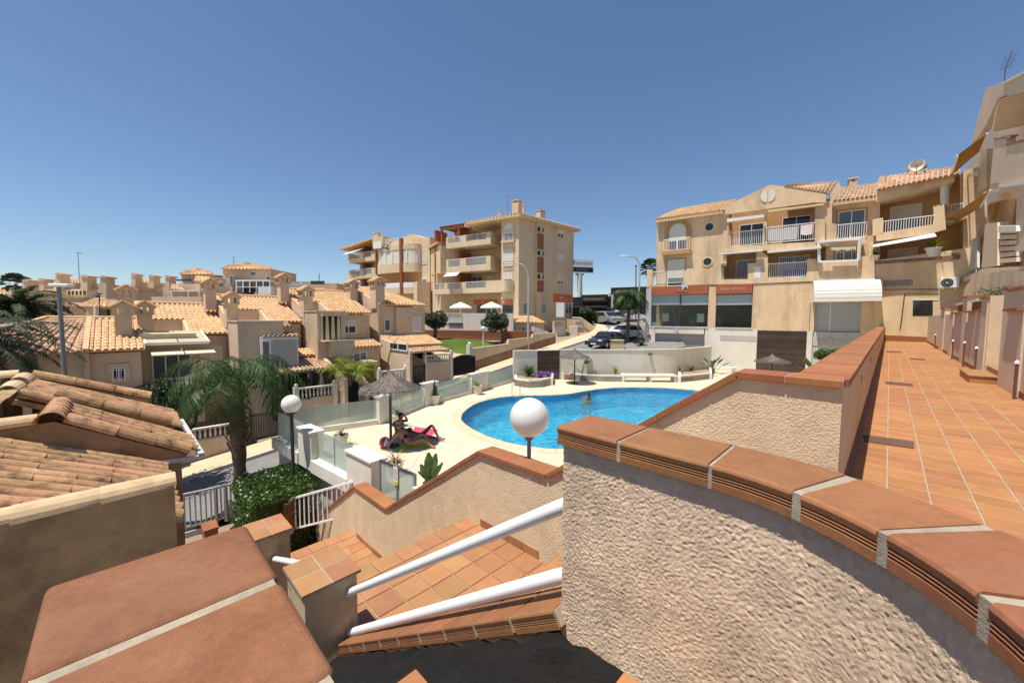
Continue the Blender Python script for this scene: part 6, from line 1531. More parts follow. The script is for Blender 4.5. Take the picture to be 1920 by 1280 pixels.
u0, u1, z0, z1 = R4.rect(1656, 525, 1711, 536); mb = MB()
for k in range(18): mb.fbox(R4, u0 + (u1 - u0) * k / 18 + .01, u0 + (u1 - u0) * (k + .6) / 18, z0, z1, .012, .04)
mb.build('vent_slats', 'rail_grey', t4); MB().fbox(R4, u0, u1, z0, z1, .002, .012).build('vent', 'iron_brown', t4)
def ac_unit(label, F, px):
    u0, u1, z0, z1 = F.rect(*px); t = thing('air_conditioner', label, 'air conditioner', F.p((u0 + u1) / 2, z0, .2))
    MB().fbox(F, u0, u1, z0, z1, .08, .42).build('case', 'metal_white', t, bevel=.015); c = F.p(u0 + (u1 - u0) * .36, (z0 + z1) / 2, .425); r = (z1 - z0) * .42
    MB().lathe(c, [(r, 0), (r, .012), (r * .9, .014)], 28, axis=F.n).build('fan_grille', 'pole_dark', t)
    for k in (.35, .6, .8): MB().lathe(c + F.n * .014, [(r * k, 0), (r * k, .012), (r * k - .015, .012)], 24, axis=F.n, cap=False).build('fan_ring', 'pole_grey', t)
    MB().lathe(c + F.n * .012, [(r * .16, 0), (r * .16, .012)], 14, axis=F.n).build('hub', 'metal_white', t)
    MB().fbox(F, u0 + .1, u0 + .2, z0 - .08, z0 - .001, .0, .4).fbox(F, u1 - .2, u1 - .1, z0 - .08, z0 - .001, .0, .4).build('bracket', 'rail_grey', t)
    MB().fbox(F, u0 + (u1 - u0) * .74, u1 - .05, z1 - .14, z1 - .08, .421, .43).build('badge', 'rail_grey', t)
ac_unit('white air conditioner unit with round dark fan above the walkway end', R4, (1761.5, 521, 1797, 540))
mb = MB(); G_ = R4.off(.03)
for a, b in (((1696, 551), (1760, 549)), ((1696, 551), (1688, 617)), ((1645, 543), (1760, 542))): mb.bar(G_.at(*a), G_.at(*b), .035)
tag(mb.build('wall_cable', 'iron_brown', org=G_.at(1690, 560)), 'brown cables running over the yellowish end wall', 'cable')
# loggia storeys of the end wing
b4 = R4.off(-2.0)
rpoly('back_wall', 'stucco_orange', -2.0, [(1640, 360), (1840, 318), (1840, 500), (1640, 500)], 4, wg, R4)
r4('side_wall', 'stucco_peach', -.9, [(1806, 320), (1850, 310), (1850, 500), (1806, 500)], 1.0)
r4('slab', 'stucco_peach', .1, [(1643, 438), (1752, 420), (1752, 438), (1643, 452)], 2.0); r4('pier', 'stucco_peach', .1, [(1636, 411), (1656, 408), (1656, 440), (1636, 442)], .25); r4('pier', 'stucco_peach', .1, [(1750, 386), (1770, 382), (1774, 430), (1752, 436)], .3)
rrail(1656, 409, 1750, 436, .05, wg, R4); r4('beam', 'stucco_peach', .3, [(1642, 357), (1790, 327), (1790, 340), (1642, 378)], 2.2)
MB().tube([R4.off(-.1).at(1771, 343), R4.off(-.1).at(1771, 384)], .2, 14).build('column', 'plaster_white', t4, smooth='auto')
rrail(1775, 379, 1808, 398, -.5, wg, R4); r4('slab', 'stucco_peach', -.3, [(1772, 399), (1815, 390), (1815, 408), (1772, 420)], 1.6)
w = win(t4, b4, b4.rect(1668, 385, 1727, 440), 'half', trim='trim_orange', pane='glass_mid'); win(t4, b4, b4.rect(1664, 466, 1720, 500), 'shutter', trim='trim_orange', mull=0)
r4('pier', 'stucco_peach', .02, [(1629, 455), (1637, 453), (1637, 492), (1629, 492)], .3)
MB().prism([R4.off(.0).at(1638, 460), R4.off(.0).at(1752, 438), R4.off(1.1).at(1756, 444), R4.off(1.1).at(1636, 464)], UP * .05).build('awning', 'canvas_white', t4)
r4('low_rail', 'metal_white', .05, [(1645, 487.5), (1740, 480), (1740, 481.5), (1645, 489)], .04); r4('side_block', 'stucco_peach', .0, [(1782, 475), (1800, 472), (1800, 486), (1782, 488)], .5)
rq([(R4.off(-2.6), 1648, 333), (R4.off(-2.6), 1800, 312), (R4.off(.6), 1800, 326), (R4.off(.6), 1644, 356)], wg)
px_chimney(t4, R4, 1704, 1724, 312, 332, -2.2, .7, 'stucco_peach')
def dish(label, c, r):
    t = thing('satellite_dish', label, 'satellite dish', c - UP * .8, 'satellite dishes'); ax = (CAM + V((-6, 0, 9)) - c).normalized()
    MB().lathe(c, [(.02, -.12), (r * .4, -.09), (r * .75, -.03), (r, .05), (r, .065), (r * .75, -.01), (r * .4, -.07), (.02, -.10)], 28, axis=ax).build('dish', 'plaster_white', t, smooth=True)
    MB().bar(c + ax * -.1, c - UP * .8, .05).build('mast', 'pole_grey', t); MB().bar(c - UP * r * .8, c + ax * r * .9, .025).build('arm', 'pole_grey', t); MB().lathe(c + ax * r * .9, [(.05, -.04), (.05, .04)], 8, axis=ax).build('receiver', 'pole_grey', t)
dish('large white satellite dish on the roof of the end wing', R4.off(-1.5).at(1719, 311), .40); dish('small white satellite dish right beside the large one', R4.off(-1.6).at(1734, 314), .20)
# ================================================================ RESIDENCE ALONG THE RIGHT OF THE WALKWAY
gw = thing('garden_wall', 'long cream garden wall stepping along the right side of the walkway', 'wall', AB(1.95, 20, WZ))
def pa(name, m, a, pts, dep, root): return MB().prism([ona(x, y, a) for x, y in pts], PD * dep).build(name, m, root)
AW = 1.82
def seg(b0, b1, z, name='wall', m='stucco_house', a0=AW, a1=AW + .28): return MB().abox(a0, a1, b0, b1, WZ - .2, z).build(name, m, gw)
def bx(x): return bof(ona(x, 640, AW))
zt = lambda x, y: ona(x, y, AW).z
b1 = bx(1880); b2 = bx(1849); b3 = bx(1827); b4_ = bx(1804); b5 = bx(1790); b6 = bx(1770)
zl = zt(1812, 587)
seg(4.5, b1, zt(1905, 583), m='stucco_wall'); seg(b2, 39.5, zt(1838, 584), m='stucco_wall')
for x0, x1, y in ((1880, 1891, 545), (1891, 1920, 545), (1838, 1849, 561), (1803, 1811, 560), (1780, 1786, 578), (1762, 1769, 580)):
    bb0, bb1 = sorted((bx(x0), bx(x1))); seg(bb0, bb1, zt((x0 + x1) / 2, y), 'pier', 'stucco_wall', AW - .03, AW + .33); MB().abox(AW - .07, AW + .37, bb0 - .04, bb1 + .04, zt((x0 + x1) / 2, y), zt((x0 + x1) / 2, y) + .05).build('pier_cap', 'brick_cap', gw)
for x0, x1, y in ((1892, 1920, 583), (1828, 1837, 585), (1812, 1826, 586), (1787, 1803, 588)):
    bb0, bb1 = sorted((bx(x0), bx(x1))); z = zt((x0 + x1) / 2, y); MB().abox(AW - .12, AW + .38, bb0, bb1, z, z + .05).build('ledge', 'brick_cap', gw); n = max(2, int((bb1 - bb0) / .25))
    for k in range(n): MB().abox(AW + .05, AW + .15, bb0 + (bb1 - bb0) * (k + .3) / n, bb0 + (bb1 - bb0) * (k + .7) / n, z + .05, z + .32).build('block', 'brick_cap', gw)
    MB().abox(AW, AW + .2, bb0, bb1, z + .321, z + .40).build('top_rail', 'plaster_white', gw)
MB().abox(AW - .012, AW - .001, 4.5, b1, WZ - .01, WZ + .13).build('skirting', 'brick_cap', gw); MB().abox(AW - .012, AW - .001, b2 + .02, 39.5, WZ - .01, WZ + .13).build('skirting', 'brick_cap', gw)
# recessed entrance with steps
MB().abox(AW + 1.0, AW + 1.2, b1 - .2, b2 + .2, WZ - .1, zt(1870, 556)).build('gate_wall', 'stucco_cream', gw); MB().abox(AW, AW + 1.0, b2 - .12, b2 + .0, WZ - .1, zt(1850, 556)).build('gate_side', 'stucco_cream', gw)
es = thing('entrance_step', 'two terracotta steps up to the recessed entrance in the garden wall', 'steps', AB(AW, (b1 + b2) / 2, WZ))
MB().abox(AW - .42, AW + .3, b1 + .15, b2 - .15, WZ, WZ + .15).build('step', 'floor_tile', es); MB().abox(AW + .02, AW + 1.0, b1 + .05, b2 - .16, WZ + .15, WZ + .30).build('step', 'floor_tile', es); MB().abox(AW - .44, AW + .3, b1 + .13, b2 - .13, WZ + .151, WZ + .175).build('tread', 'landing_tile', es)
# brown posts with white tips
for k, (x, y0, y1) in enumerate(((1904, 676, 716), (1829, 650, 680), (1807, 640, 667), (1786, 637, 655), (1753, 626, 646))):
    c = ona(x, y1, AW - .10); c.z = WZ; tp = ona(x, y0, AW - .10).z; t = thing('tipped_post', ['nearest brown post with white tip along the garden wall', 'second brown white-tipped post, just beyond the entrance step', 'third brown white-tipped post along the garden wall', 'fourth brown white-tipped post along the garden wall', 'farthest brown white-tipped post near the end wall'][k], 'post', c, 'white-tipped posts along the garden wall')
    MB().ob(c - PD * .02 - WD * .02, PD * .04, WD * .04, UP * (tp - WZ - .05)).build('post', 'iron_brown', t); MB().lathe(V((c.x, c.y, tp - .05)), [(.035, 0), (.035, .03), (.01, .07)], 8).build('tip', 'paint_white', t)
MB().tube([ona(1904, 700, AW - .1), ona(1829, 668, AW - .1)], .01, 6); 
# ---- the building behind
AF = 3.2
rs = thing('walkway_residence', 'tall cream residence at the right edge with deep balconies, louvres and ochre awnings', 'residence', AB(4, 18, WZ)); m_ = 'stucco_house2'
pa('wall', m_, AF + 1.8, [(1800, 330), (1990, 60), (1990, 700), (1800, 640)], 6, rs)
pa('roof_fascia', m_, AF, [(1848, 165), (1877, 156), (1920, 134), (2000, 95), (2000, 150), (1920, 172), (1871, 184)], 3.5, rs)
pa('roof_edge', 'plaster_white', AF - .12, [(1876, 155.5), (1920, 133.5), (2000, 94), (2000, 97), (1920, 137), (1877, 159)], 3.0, rs)
pa('wing_wall', m_, AF, [(1848, 165.5), (1871, 184), (1862, 205), (1850, 232), (1838, 252), (1822, 268), (1832, 225)], .3, rs)
pa('ceiling', m_, AF + .02, [(1858, 248), (1871, 185), (1873, 185), (1862, 248)], 1.9, rs)
pa('parapet', m_, AF, [(1864, 262), (1887, 259), (1887, 272), (1920, 263), (2000, 243), (2000, 322), (1920, 337), (1856, 345)], .25, rs)
pa('parapet_coping', 'stone_base', AF - .03, [(1886, 269), (1920, 261), (2000, 241), (2000, 246), (1920, 266), (1886, 274)], .3, rs); pa('pier_coping', 'stone_base', AF - .03, [(1863, 259), (1888, 256), (1888, 259.5), (1863, 262.5)], .3, rs)
pa('slab', m_, AF + .02, [(1856, 346), (2000, 322), (2000, 342), (1856, 362)], 1.8, rs)
pa('corner_column', 'stucco_yellow', AF + .3, [(1840, 285), (1850, 280), (1850, 350), (1832, 362)], .4, rs)
pa('white_beam', 'plaster_white', AF - .05, [(1872, 345), (1920, 337), (2000, 322), (2000, 331), (1920, 346), (1872, 352)], .2, rs)
pa('valance', 'canvas_cream', AF + .2, [(1875, 353), (1912, 349), (1912, 360), (1904, 358), (1895, 363), (1886, 361), (1875, 365)], .03, rs)
pa('pier', m_, AF, [(1847, 420), (1870, 417), (1870, 498), (1840, 502)], .3, rs); pa('pillar', m_, AF + .1, [(1907, 350), (1925, 347), (1925, 468), (1904, 462)], .4, rs); pa('pillar', m_, AF - .2, [(1903, 462), (1935, 448), (1935, 470), (1903, 472)], .5, rs)
for k in range(6): pa('louvre', m_, AF + .06, [(1872, 430 + k * 11), (1906, 429 + k * 10.6), (1906, 437.5 + k * 10.6), (1872, 438.5 + k * 11)], .12, rs)
pa('louvre_back', 'iron_brown', AF + .22, [(1871, 425), (1907, 424), (1907, 497), (1871, 498)], .05, rs); pa('plant_tray', 'plaster_white', AF - .02, [(1872, 424), (1905, 423), (1905, 434), (1872, 436)], .3, rs)
pa('slab', m_, AF - .02, [(1799, 523), (1848, 503), (1920, 499), (2000, 497), (2000, 506), (1920, 509), (1848, 513), (1799, 532)], 2.0, rs)
pa('opening', 'stucco_orange', AF + 1.6, [(1855, 380), (1920, 370), (1920, 440), (1855, 430)], .1, rs)
pa('side_panel', m_, AF + .25, [(1802, 470), (1815, 465), (1815, 515), (1802, 521)], .3, rs); pa('shutter_panel', 'shutter_grey', AF + .2, [(1817, 452), (1832, 444), (1832, 502), (1817, 509)], .1, rs); pa('wall_panel', 'stucco_orange', AF + .5, [(1832, 440), (1848, 420), (1848, 500), (1832, 505)], .1, rs)
pa('arch_wall', 'stucco_peach', 2.75, [(1806, 585), (1806, 556), (1808, 542), (1813, 533), (1821, 524), (1832, 517), (1848, 512), (1920, 508), (2000, 506), (2000, 600)], .3, rs)
def awning(root, pts, m='canvas_ochre'):
    P = [ona(x, y, a) for x, y, a in pts]; n = 8; mb = MB()
    for i in range(n): mb.prism([P[0].lerp(P[1], i / n), P[0].lerp(P[1], (i + 1) / n), P[3].lerp(P[2], (i + 1) / n), P[3].lerp(P[2], i / n)], UP * .02)
    o = mb.build('awning', m, root); MB().bar(P[0], P[3], .09).bar(P[1], P[2], .06).build('awning_bar', 'metal_white', o); return o
awning(rs, [(1796, 291, 2.35), (1851, 250, AF), (1838, 283, AF + .0), (1783, 330, 2.35)]); awning(rs, [(1766, 417, 2.2), (1857, 356, AF), (1838, 389, AF), (1752, 442, 2.2)])
pa('valance', 'canvas_yellow', AF - .1, [(1775, 337), (1833, 322), (1833, 330), (1824, 329), (1812, 335), (1800, 334), (1788, 341), (1775, 343)], .04, rs)
pa('folded_awning', 'canvas_ochre', AF + .4, [(1852, 385), (1867, 380), (1860, 410), (1853, 415)], .15, rs)
# antenna on top
c = ona(1883, 155, AF + .6); mb = MB().tube([c - UP * .2, c + UP * .75], .02, 6).bar(c + UP * .72, c + UP * .86 + WD * -1.6, .025)
for k in range(6): q = c + UP * .74 + WD * (-.25 * k) + UP * .02 * k; mb.bar(q - PD * .22, q + PD * .22, .014)
mb.bar(c + UP * .72, c + UP * 1.1 + PD * .3, .02); tag(mb.build('antenna', 'pole_dark', org=c), 'dark antenna on the roof edge of the tall residence', 'antenna', 'television antennas on the roofs')
# potted plants on the end wing and in the garden behind the wall
def flower_pot(label, c, r, n, L, m='leaf_lime'):
    t = thing('balcony_plant', label, 'plant pot', c, 'potted plants on the balcony wall'); MB().lathe(c, [(r * .7, 0), (r, r * 1.6), (r * 1.08, r * 1.6), (r * 1.08, r * 1.35), (r * .9, r * 1.35)], 18).build('pot', 'pot_white', t, smooth='auto'); mb = MB(); blades(mb, c + UP * r * 1.4, n, L, .02, (0, 75), .25); mb.build('leaves', m, t)
flower_pot('left white pot with bushy plant on the balcony wall', R4.off(-.15).at(1641, 489), .24, 60, .75, 'leaf_hedge'); flower_pot('right white pot with large bushy plant on the balcony wall', R4.off(-.15).at(1749, 482), .38, 120, 1.05, 'leaf_lime')
c = AB(AW + .9, bx(1795), zt(1795, 592) - .2); mb = MB(); blades(mb, c, 60, 1.25, .035, (5, 85), .2); tag(mb.build('yucca', 'leaf_cactus', org=c), 'spiky yucca above the garden wall near the air conditioner', 'plant')
for k, (x, y) in enumerate(((1857, 552), (1877, 548))):
    c = ona(x, y + 6, AW + .7); mb = MB(); random.seed(k); 
    for i in range(120):
        p = c + V((random.gauss(0, .22), random.gauss(0, .22), random.uniform(-.1, .28))); d = V((random.uniform(-1, 1), random.uniform(-1, 1), random.uniform(-.4, 1))).normalized() * .08; x_ = d.orthogonal().normalized() * .04; mb.poly([p, p + d * .5 + x_, p + d, p + d * .5 - x_])
    tag(mb.build('garden_shrub', 'leaf_dark', org=c), ['small dark shrub above the entrance wall', 'second small dark shrub above the entrance wall, to its right'][k], 'shrub')
# ================================================================ TOWN IN THE DISTANCE
random.seed(5)
def bgbox(root, name, m, y, x0, y0, x1, y1, dep):
    """a volume whose front face shows from (x0,y0) to (x1,y1) at distance y"""
    return MB().prism([ony(x0, y0, y), ony(x1, y0, y), ony(x1, y1, y), ony(x0, y1, y)], V((0, dep, 0))).build(name, m, root)
def bgwin(root, y, x0, y0, x1, y1, m='glass_mid'):
    w = bgbox(root, 'window', 'paint_white', y - .06, x0, y0, x1, y1, .10); d = .8
    MB().prism([ony(x0 + d, y0 + d, y - .08), ony(x1 - d, y0 + d, y - .08), ony(x1 - d, y1 - d, y - .08), ony(x0 + d, y1 - d, y - .08)], V((0, .06, 0))).build('pane', m, w); return w
def bgchim(root, y, x0, x1, y0, y1, m='stucco_house'):
    h = ony(0, y0, y).z - ony(0, y0 + 4, y).z
    bgbox(root, 'chimney', m, y, x0, y0 + 3.5, x1, y1, 1.0); bgbox(root, 'chimney_top', m, y - .1, x0 - .8, y0 + 1, x1 + .8, y0 + 3.4, 1.2)
    a, b, c = ony(x0 - 1, y0 + 1, y - .1), ony(x1 + 1, y0 + 1, y - .1), ony((x0 + x1) / 2, y0 - .8, y - .1); MB().prism([a, b, c], V((0, 1.2, 0))).build('chimney_roof', 'roof_far_old', root)
def bgroof(root, y, pts, m='roof_far', dep=None):
    """pts: ridge left, ridge right (set back), eave right, eave left"""
    d = dep or 3.0; tile_quad(root, ony(*pts[0], y + d), ony(*pts[1], y + d), ony(*pts[2], y - .3), ony(*pts[3], y - .3), m=m, pitch=.35, course=.6, sub=3)
def bghouse(label, name='far_house', y=45, x=100, base=600, group='houses on the far slope'):
    v = ony(x, base, y); return thing(name, label, 'house', V((v.x, v.y, roadz(20))), group)
t = bghouse('far brown house with arch, roof terrace and tall chimneys behind the left street lamp', x=140)
bgbox(t, 'wall', 'stucco_house', 45, 84, 542, 200, 625, 9); bgbox(t, 'upper_wall', 'stucco_house', 46.5, 112, 529, 152, 546, 6); bgbox(t, 'wing', 'stucco_house', 45.2, 164, 533, 199, 545, 7)
bgroof(t, 46.2, [(116, 524.5), (150, 524.5), (152, 531), (113, 531)], dep=3)
for a in ((104, 113, 512, 545), (71, 82, 522, 545), (151, 164, 516, 545), (187, 199, 517.5, 560)): bgchim(t, 44.6 if a[0] != 71 else 46, *a)
bgbox(t, 'railing', 'paint_white', 44.9, 125, 543.5, 162, 545, .1); bgbox(t, 'balcony', 'iron_brown', 44.95, 125, 545, 162, 553, .05)
for k in range(6): bgbox(t, 'baluster', 'paint_white', 44.9, 125 + k * 7.2, 545, 126.5 + k * 7.2, 553, .1)
pts = [ony(141.5 + 16 * math.cos(a), 571 - 9 * math.sin(a), 44.9) for a in [math.pi * i / 12 for i in range(13)]]; MB().prism(pts, V((0, .1, 0))).build('arch', 'iron_black', t); bgbox(t, 'arch_base', 'iron_black', 44.9, 125.5, 571, 157.5, 590, .1)
bgwin(t, 45, 178, 552, 188, 560)
t = bghouse('small cream pavilion with hipped roof and air conditioner behind the low house', y=33, x=200)
tile_quad(t, ony(180, 559.5, 36), ony(198, 559.5, 36), ony(215, 574, 33), ony(136, 575.5, 33), m='roof_far', pitch=.3, sub=3); bgbox(t, 'wall', 'stucco_yellow', 34.5, 145, 576, 222, 620, 4); bgbox(t, 'parapet', 'stucco_yellow', 33.4, 200, 561, 221, 574, 3); bgbox(t, 'column', 'plaster_white', 33, 143, 576, 146, 620, .3); bgbox(t, 'column', 'plaster_white', 33, 175, 576, 179, 620, .3); bgbox(t, 'opening', 'glass_dark', 34.4, 182, 580, 205, 615, .05); bgbox(t, 'air_conditioner', 'metal_white', 33.2, 206, 567, 215, 573.5, .3)
chim2 = thing('free_chimney', 'squat vented chimney beside the left street lamp', 'chimney', ony(125, 600, 30)); bgbox(chim2, 'stack', 'stucco_house', 30, 116, 582, 134, 620, 1); bgbox(chim2, 'top', 'stucco_house', 29.9, 114, 573.5, 135, 581, 1.2); MB().prism([ony(112, 573.5, 29.8), ony(137, 573.5, 29.8), ony(122, 566, 29.8)], V((0, 1.4, 0))).build('roof', 'roof_far_old', chim2)
for x0, x1 in ((117, 121), (126, 130)): bgbox(chim2, 'vent', 'iron_black', 29.88, x0, 575.5, x1, 580, .05)
# middle cluster
t = bghouse('far cluster of houses with paired chimneys and blue pergola behind the terrace', y=52, x=280)
bgbox(t, 'wall', 'stucco_house', 52, 195, 549, 320, 600, 8); bgbox(t, 'wall', 'stucco_house', 54, 222, 538, 246, 555, 5); bgbox(t, 'wall', 'stucco_house', 53.5, 245, 530, 300, 556, 6); bgbox(t, 'wall', 'stucco_house', 53, 290, 538, 320, 556, 6)
bgroof(t, 52.5, [(248, 539), (266, 539), (272, 548), (250, 549)], dep=2); bgroof(t, 52, [(201, 537), (220, 537), (230, 547), (205, 548)], dep=2.5); bgroof(t, 54.5, [(256, 524), (280, 525), (282, 530), (256, 529)], dep=2)
for a in ((246, 254, 512.5, 540), (279, 288, 515.5, 545), (309.5, 318, 516.5, 560)): bgchim(t, 52.5, *a)
bgbox(t, 'pergola', 'plastic_blue', 51.5, 213, 548, 247, 552, 1.5); bgbox(t, 'shade', 'iron_black', 51.9, 215, 553, 245, 562, .05); bgwin(t, 53.4, 276, 541, 285, 549)
for x in (214, 230, 246): bgbox(t, 'post', 'pole_dark', 51.5, x, 552, x + 1.2, 566, .1)
t = bghouse('far house with sloping tiled roof and white pergola before the terrace chimneys', y=48, x=345)
bgbox(t, 'wall', 'stucco_house', 48, 318, 546, 376, 600, 8); bgroof(t, 48, [(321, 533), (337, 533), (346, 543), (320, 542)], dep=3); bgbox(t, 'dark_wall', 'stucco_house', 49, 334, 532, 375, 546, 5); bgbox(t, 'pergola_roof', 'paint_white', 46.5, 319, 544, 374, 546, 2)
bgbox(t, 'door', 'wood_red', 47.9, 321.5, 556, 331, 569, .06); bgbox(t, 'shutter', 'wood_red', 47.9, 345, 556, 361, 565, .06)
for x in (320, 352, 372): bgbox(t, 'post', 'paint_white', 46.5, x, 546, x + 1.2, 560, .1)
bgbox(t, 'low_wall', 'stucco_wall', 44, 284, 556, 378, 580, .3)
# hip-roofed houses
def hiphouse(label, y, xl, xr, ye, xa, xb, yr, yb, m='roof_far', wall='stucco_peach', wins=()):
    t = bghouse(label, y=y, x=(xl + xr) / 2); bgbox(t, 'wall', wall, y, xl + 3, ye, xr - 3, yb, 7)
    tile_quad(t, ony(xa, yr, y + 4), ony(xb, yr, y + 4), ony(xr, ye, y - .6), ony(xl, ye, y - .6), m=m, pitch=.4, course=.6, sub=3); tile_quad(t, ony(xb, yr, y + 4), ony(xb + .2, yr, y + 4), ony(xr, ye - 1, y + 8), ony(xr, ye, y - .6), m=m, pitch=.5, course=.7, sub=3)
    tile_quad(t, ony(xa, yr, y + 4), ony(xa - .2, yr, y + 4), ony(xl, ye - 1, y + 8), ony(xl, ye, y - .6), m=m, pitch=.5, course=.7, sub=3)
    for w in wins: bgwin(t, y, *w)
    return t
t = hiphouse('far hip-roofed house with two small chimneys left of the larger one', 62, 337, 401, 514, 362, 378, 505, 545, wins=((352, 520, 358, 526), (375, 519, 381, 526))); bgchim(t, 63, 346, 351, 506.5, 513); bgchim(t, 65, 367.5, 373.5, 503, 508)
bgroof(t, 58, [(367, 517), (393, 519), (397, 527), (364, 527)], dep=2.5); bgbox(t, 'wing', 'stucco_peach', 58.5, 366, 527, 396, 545, 3)
bgbox(t, 'awning', 'plastic_blue', 60, 318, 523.5, 345, 525, 1.5)
t = hiphouse('large far hip-roofed house with three chimneys and a glazed porch', 60, 415, 511, 504, 445, 470, 494.5, 560, wall='stucco_house', wins=((469, 509.5, 480, 517), (499, 518, 507, 526)))
bgchim(t, 62, 426, 431.5, 497, 504); bgchim(t, 63, 458.5, 463.5, 491.5, 499); bgchim(t, 62, 493, 497.5, 498.5, 506)
bgbox(t, 'porch_roof', 'paint_white', 56, 441, 524.5, 506, 527, 3); bgbox(t, 'porch_glass', 'glass_mid', 57, 443, 528, 505, 548, .1)
for k in range(6): bgbox(t, 'porch_post', 'paint_white', 56, 442 + k * 12.6, 527, 443.4 + k * 12.6, 548, .1)
bgbox(t, 'porch_rail', 'paint_white', 55.9, 442, 537.5, 506, 538.5, .1); bgbox(t, 'dark_opening', 'iron_black', 56.6, 453, 541, 476, 552, .05); bgbox(t, 'garage', 'metal_white', 54, 484, 537, 508, 552, 1); bgbox(t, 'side_wing', 'stucco_house', 59, 398, 521, 436, 560, 4); bgbox(t, 'awning', 'canvas_white', 57, 394, 527, 408, 530.5, 1); bgwin(t, 59, 409, 527, 419, 541); bgbox(t, 'terrace_rail', 'paint_white', 58.8, 398, 514.5, 418, 515.5, .1); bgwin(t, 59, 430, 516, 437, 532)
antenna('thin mast on the roof of the large far hip-roofed house', ony(438, 497, 62), 1.3, .25)
# row behind the terrace ridge
t = bghouse('long grey far roof with solar panels behind the chimneys', y=58, x=580); bgbox(t, 'wall', 'stucco_house', 58, 526, 531, 632, 560, 5); 
for k in range(3): MB().prism([ony(528 + k * 18, 541, 57.4), ony(545 + k * 18, 541, 57.4), ony(545 + k * 18, 529, 59), ony(528 + k * 18, 529, 59)], UP * .1).build('solar_panel', 'solar', t)
bgbox(t, 'green_screen', 'leaf_cactus', 57, 582, 526.5, 608, 533, .1); bgroof(t, 57, [(584, 533), (606, 533), (612, 545), (576, 545)], m='roof_far_old'); bgbox(t, 'lamp_mast', 'pole_grey', 57, 597.6, 513, 598.6, 528, .1)
# left edge houses
t = bghouse('far house with orange roof behind the palm at the left edge', y=40, x=10); bgbox(t, 'wall', 'stucco_yellow', 40, -80, 552, 62, 620, 6); bgroof(t, 40, [(-60, 543), (10, 543), (16, 552), (-80, 552)]); bgchim(t, 41, 42, 52, 524, 552)
t = bghouse('plain far house left of the brown arched one', y=42, x=75); bgbox(t, 'wall', 'stucco_house', 42, 55, 558, 110, 620, 5); bgbox(t, 'wall', 'stucco_house', 44, 60, 545, 90, 560, 5); bgbox(t, 'opening', 'glass_dark', 41.9, 70, 562, 83, 574, .06)
antenna('tall lattice mast on the far left skyline', ony(150, 540, 50), 4.6, .3)
# distant rows and low hills to close the horizon
def skyline(label, y, x0, x1, ybase, n, seed):
    random.seed(seed)
    for k in range(n):
        x = x0 + (x1 - x0) * (k + random.uniform(-.2, .2)) / n; w = (x1 - x0) / n * random.uniform(.7, 1.0); h = random.uniform(6, 13); v = ony(x, ybase, y); t = thing('distant_house', label % ORD[k], 'house', V((v.x, v.y, roadz(46))), 'houses on the horizon')
        bgbox(t, 'wall', random.choice(('stucco_house', 'stucco_apart', 'stucco_peach')), y + random.uniform(0, 8), x, ybase - h, x + w, ybase + 12, 8); 
        yy = ybase - h; tile_quad(t, ony(x + w * .3, yy - 4, y + 5), ony(x + w * .7, yy - 4, y + 5), ony(x + w + 1, yy, y - .5), ony(x - 1, yy, y - .5), m='roof_far', pitch=.8, course=1.0, sub=2)
        for j in range(2): bgwin(t, y - .3, x + w * (.2 + .4 * j), yy + 3, x + w * (.2 + .4 * j) + 4, yy + 7)
ORD = 'first second third fourth fifth sixth seventh eighth ninth tenth eleventh twelfth thirteenth fourteenth'.split()
skyline('%s small distant tiled house from the left along the horizon', 85, -60, 660, 560, 14, 3)
hl = MB(); random.seed(8)
for lo, hi, base in ((-500, -40, 150), (-40, 500, 170)):
    pass
P = []
for k in range(41):
    x = -900 + k * 45; h = 6 + 5 * noise.noise(V((x * .006, 3, 0))) + 3 * noise.noise(V((x * .02, 7, 0))); P.append((x, h))
for k in range(40):
    (xa, ha), (xb, hb) = P[k], P[k + 1]; y0, y1, y2 = 420, 500, 620
    for (za, zb, ya, yb, zc, zd) in ((0, 0, y0, y1, ha * .8, hb * .8), (ha * .8, hb * .8, y1, y2, ha, hb)): hl.poly([V((xa, ya, za)), V((xb, ya, zb)), V((xb, yb, zd)), V((xa, yb, zc))])
struct(hl.build('hills', 'hill'))
# billboard, dark restaurant
t = thing('billboard', 'white billboard on a single pole reading terrapilar with black lower band', 'billboard', ony(1087, 600, 75)); BF = Fac(ony(1073, 500, 75).xy, ony(1111.5, 500, 76).xy)
r = BF.rect(1073, 486, 1111, 512); w = lambda x: BF.uz(x, 500)[0]; zz_ = lambda y: BF.uz(1092, y)[1]
MB().fbox(BF, w(1073), w(1111), zz_(501.5), zz_(487), .0, .35).build('panel', 'sign_white', t); MB().fbox(BF, w(1073), w(1111), zz_(510.5), zz_(501.6), .0, .34).build('lower_panel', 'sign_black', t); MB().fbox(BF, w(1072.5), w(1111.5), zz_(512), zz_(510.6), -.05, .4).build('frame', 'paint_white', t)
s = letters(t, 'terrapilar', BF, w(1079), w(1109.5), zz_(497.5), zz_(490), .365, 'text_grey'); MB().fbox(BF, w(1073), w(1076), zz_(496.5), zz_(488), .351, .37).build('logo', 'logo_green', t)
for k in range(2): MB().fbox(BF, w(1079), w(1100), zz_(507.5 - k * 2.2), zz_(506.9 - k * 2.2), .341, .35).build('small_text', 'text_grey', t)
MB().tube([ony(1087, 600, 75.4), ony(1087, 513, 75.4)], .5, 12).build('pole', 'plaster_white', t, smooth='auto'); MB().fbox(BF, w(1080), w(1094), zz_(516), zz_(513), -.3, .2).build('cradle', 'pole_grey', t)
t = thing('restaurant', 'low dark restaurant building with gold lettering at the top of the road', 'restaurant', ony(1140, 600, 66)); D_ = Fac(ony(1074, 580, 68).xy, ony(1214, 580, 62).xy)
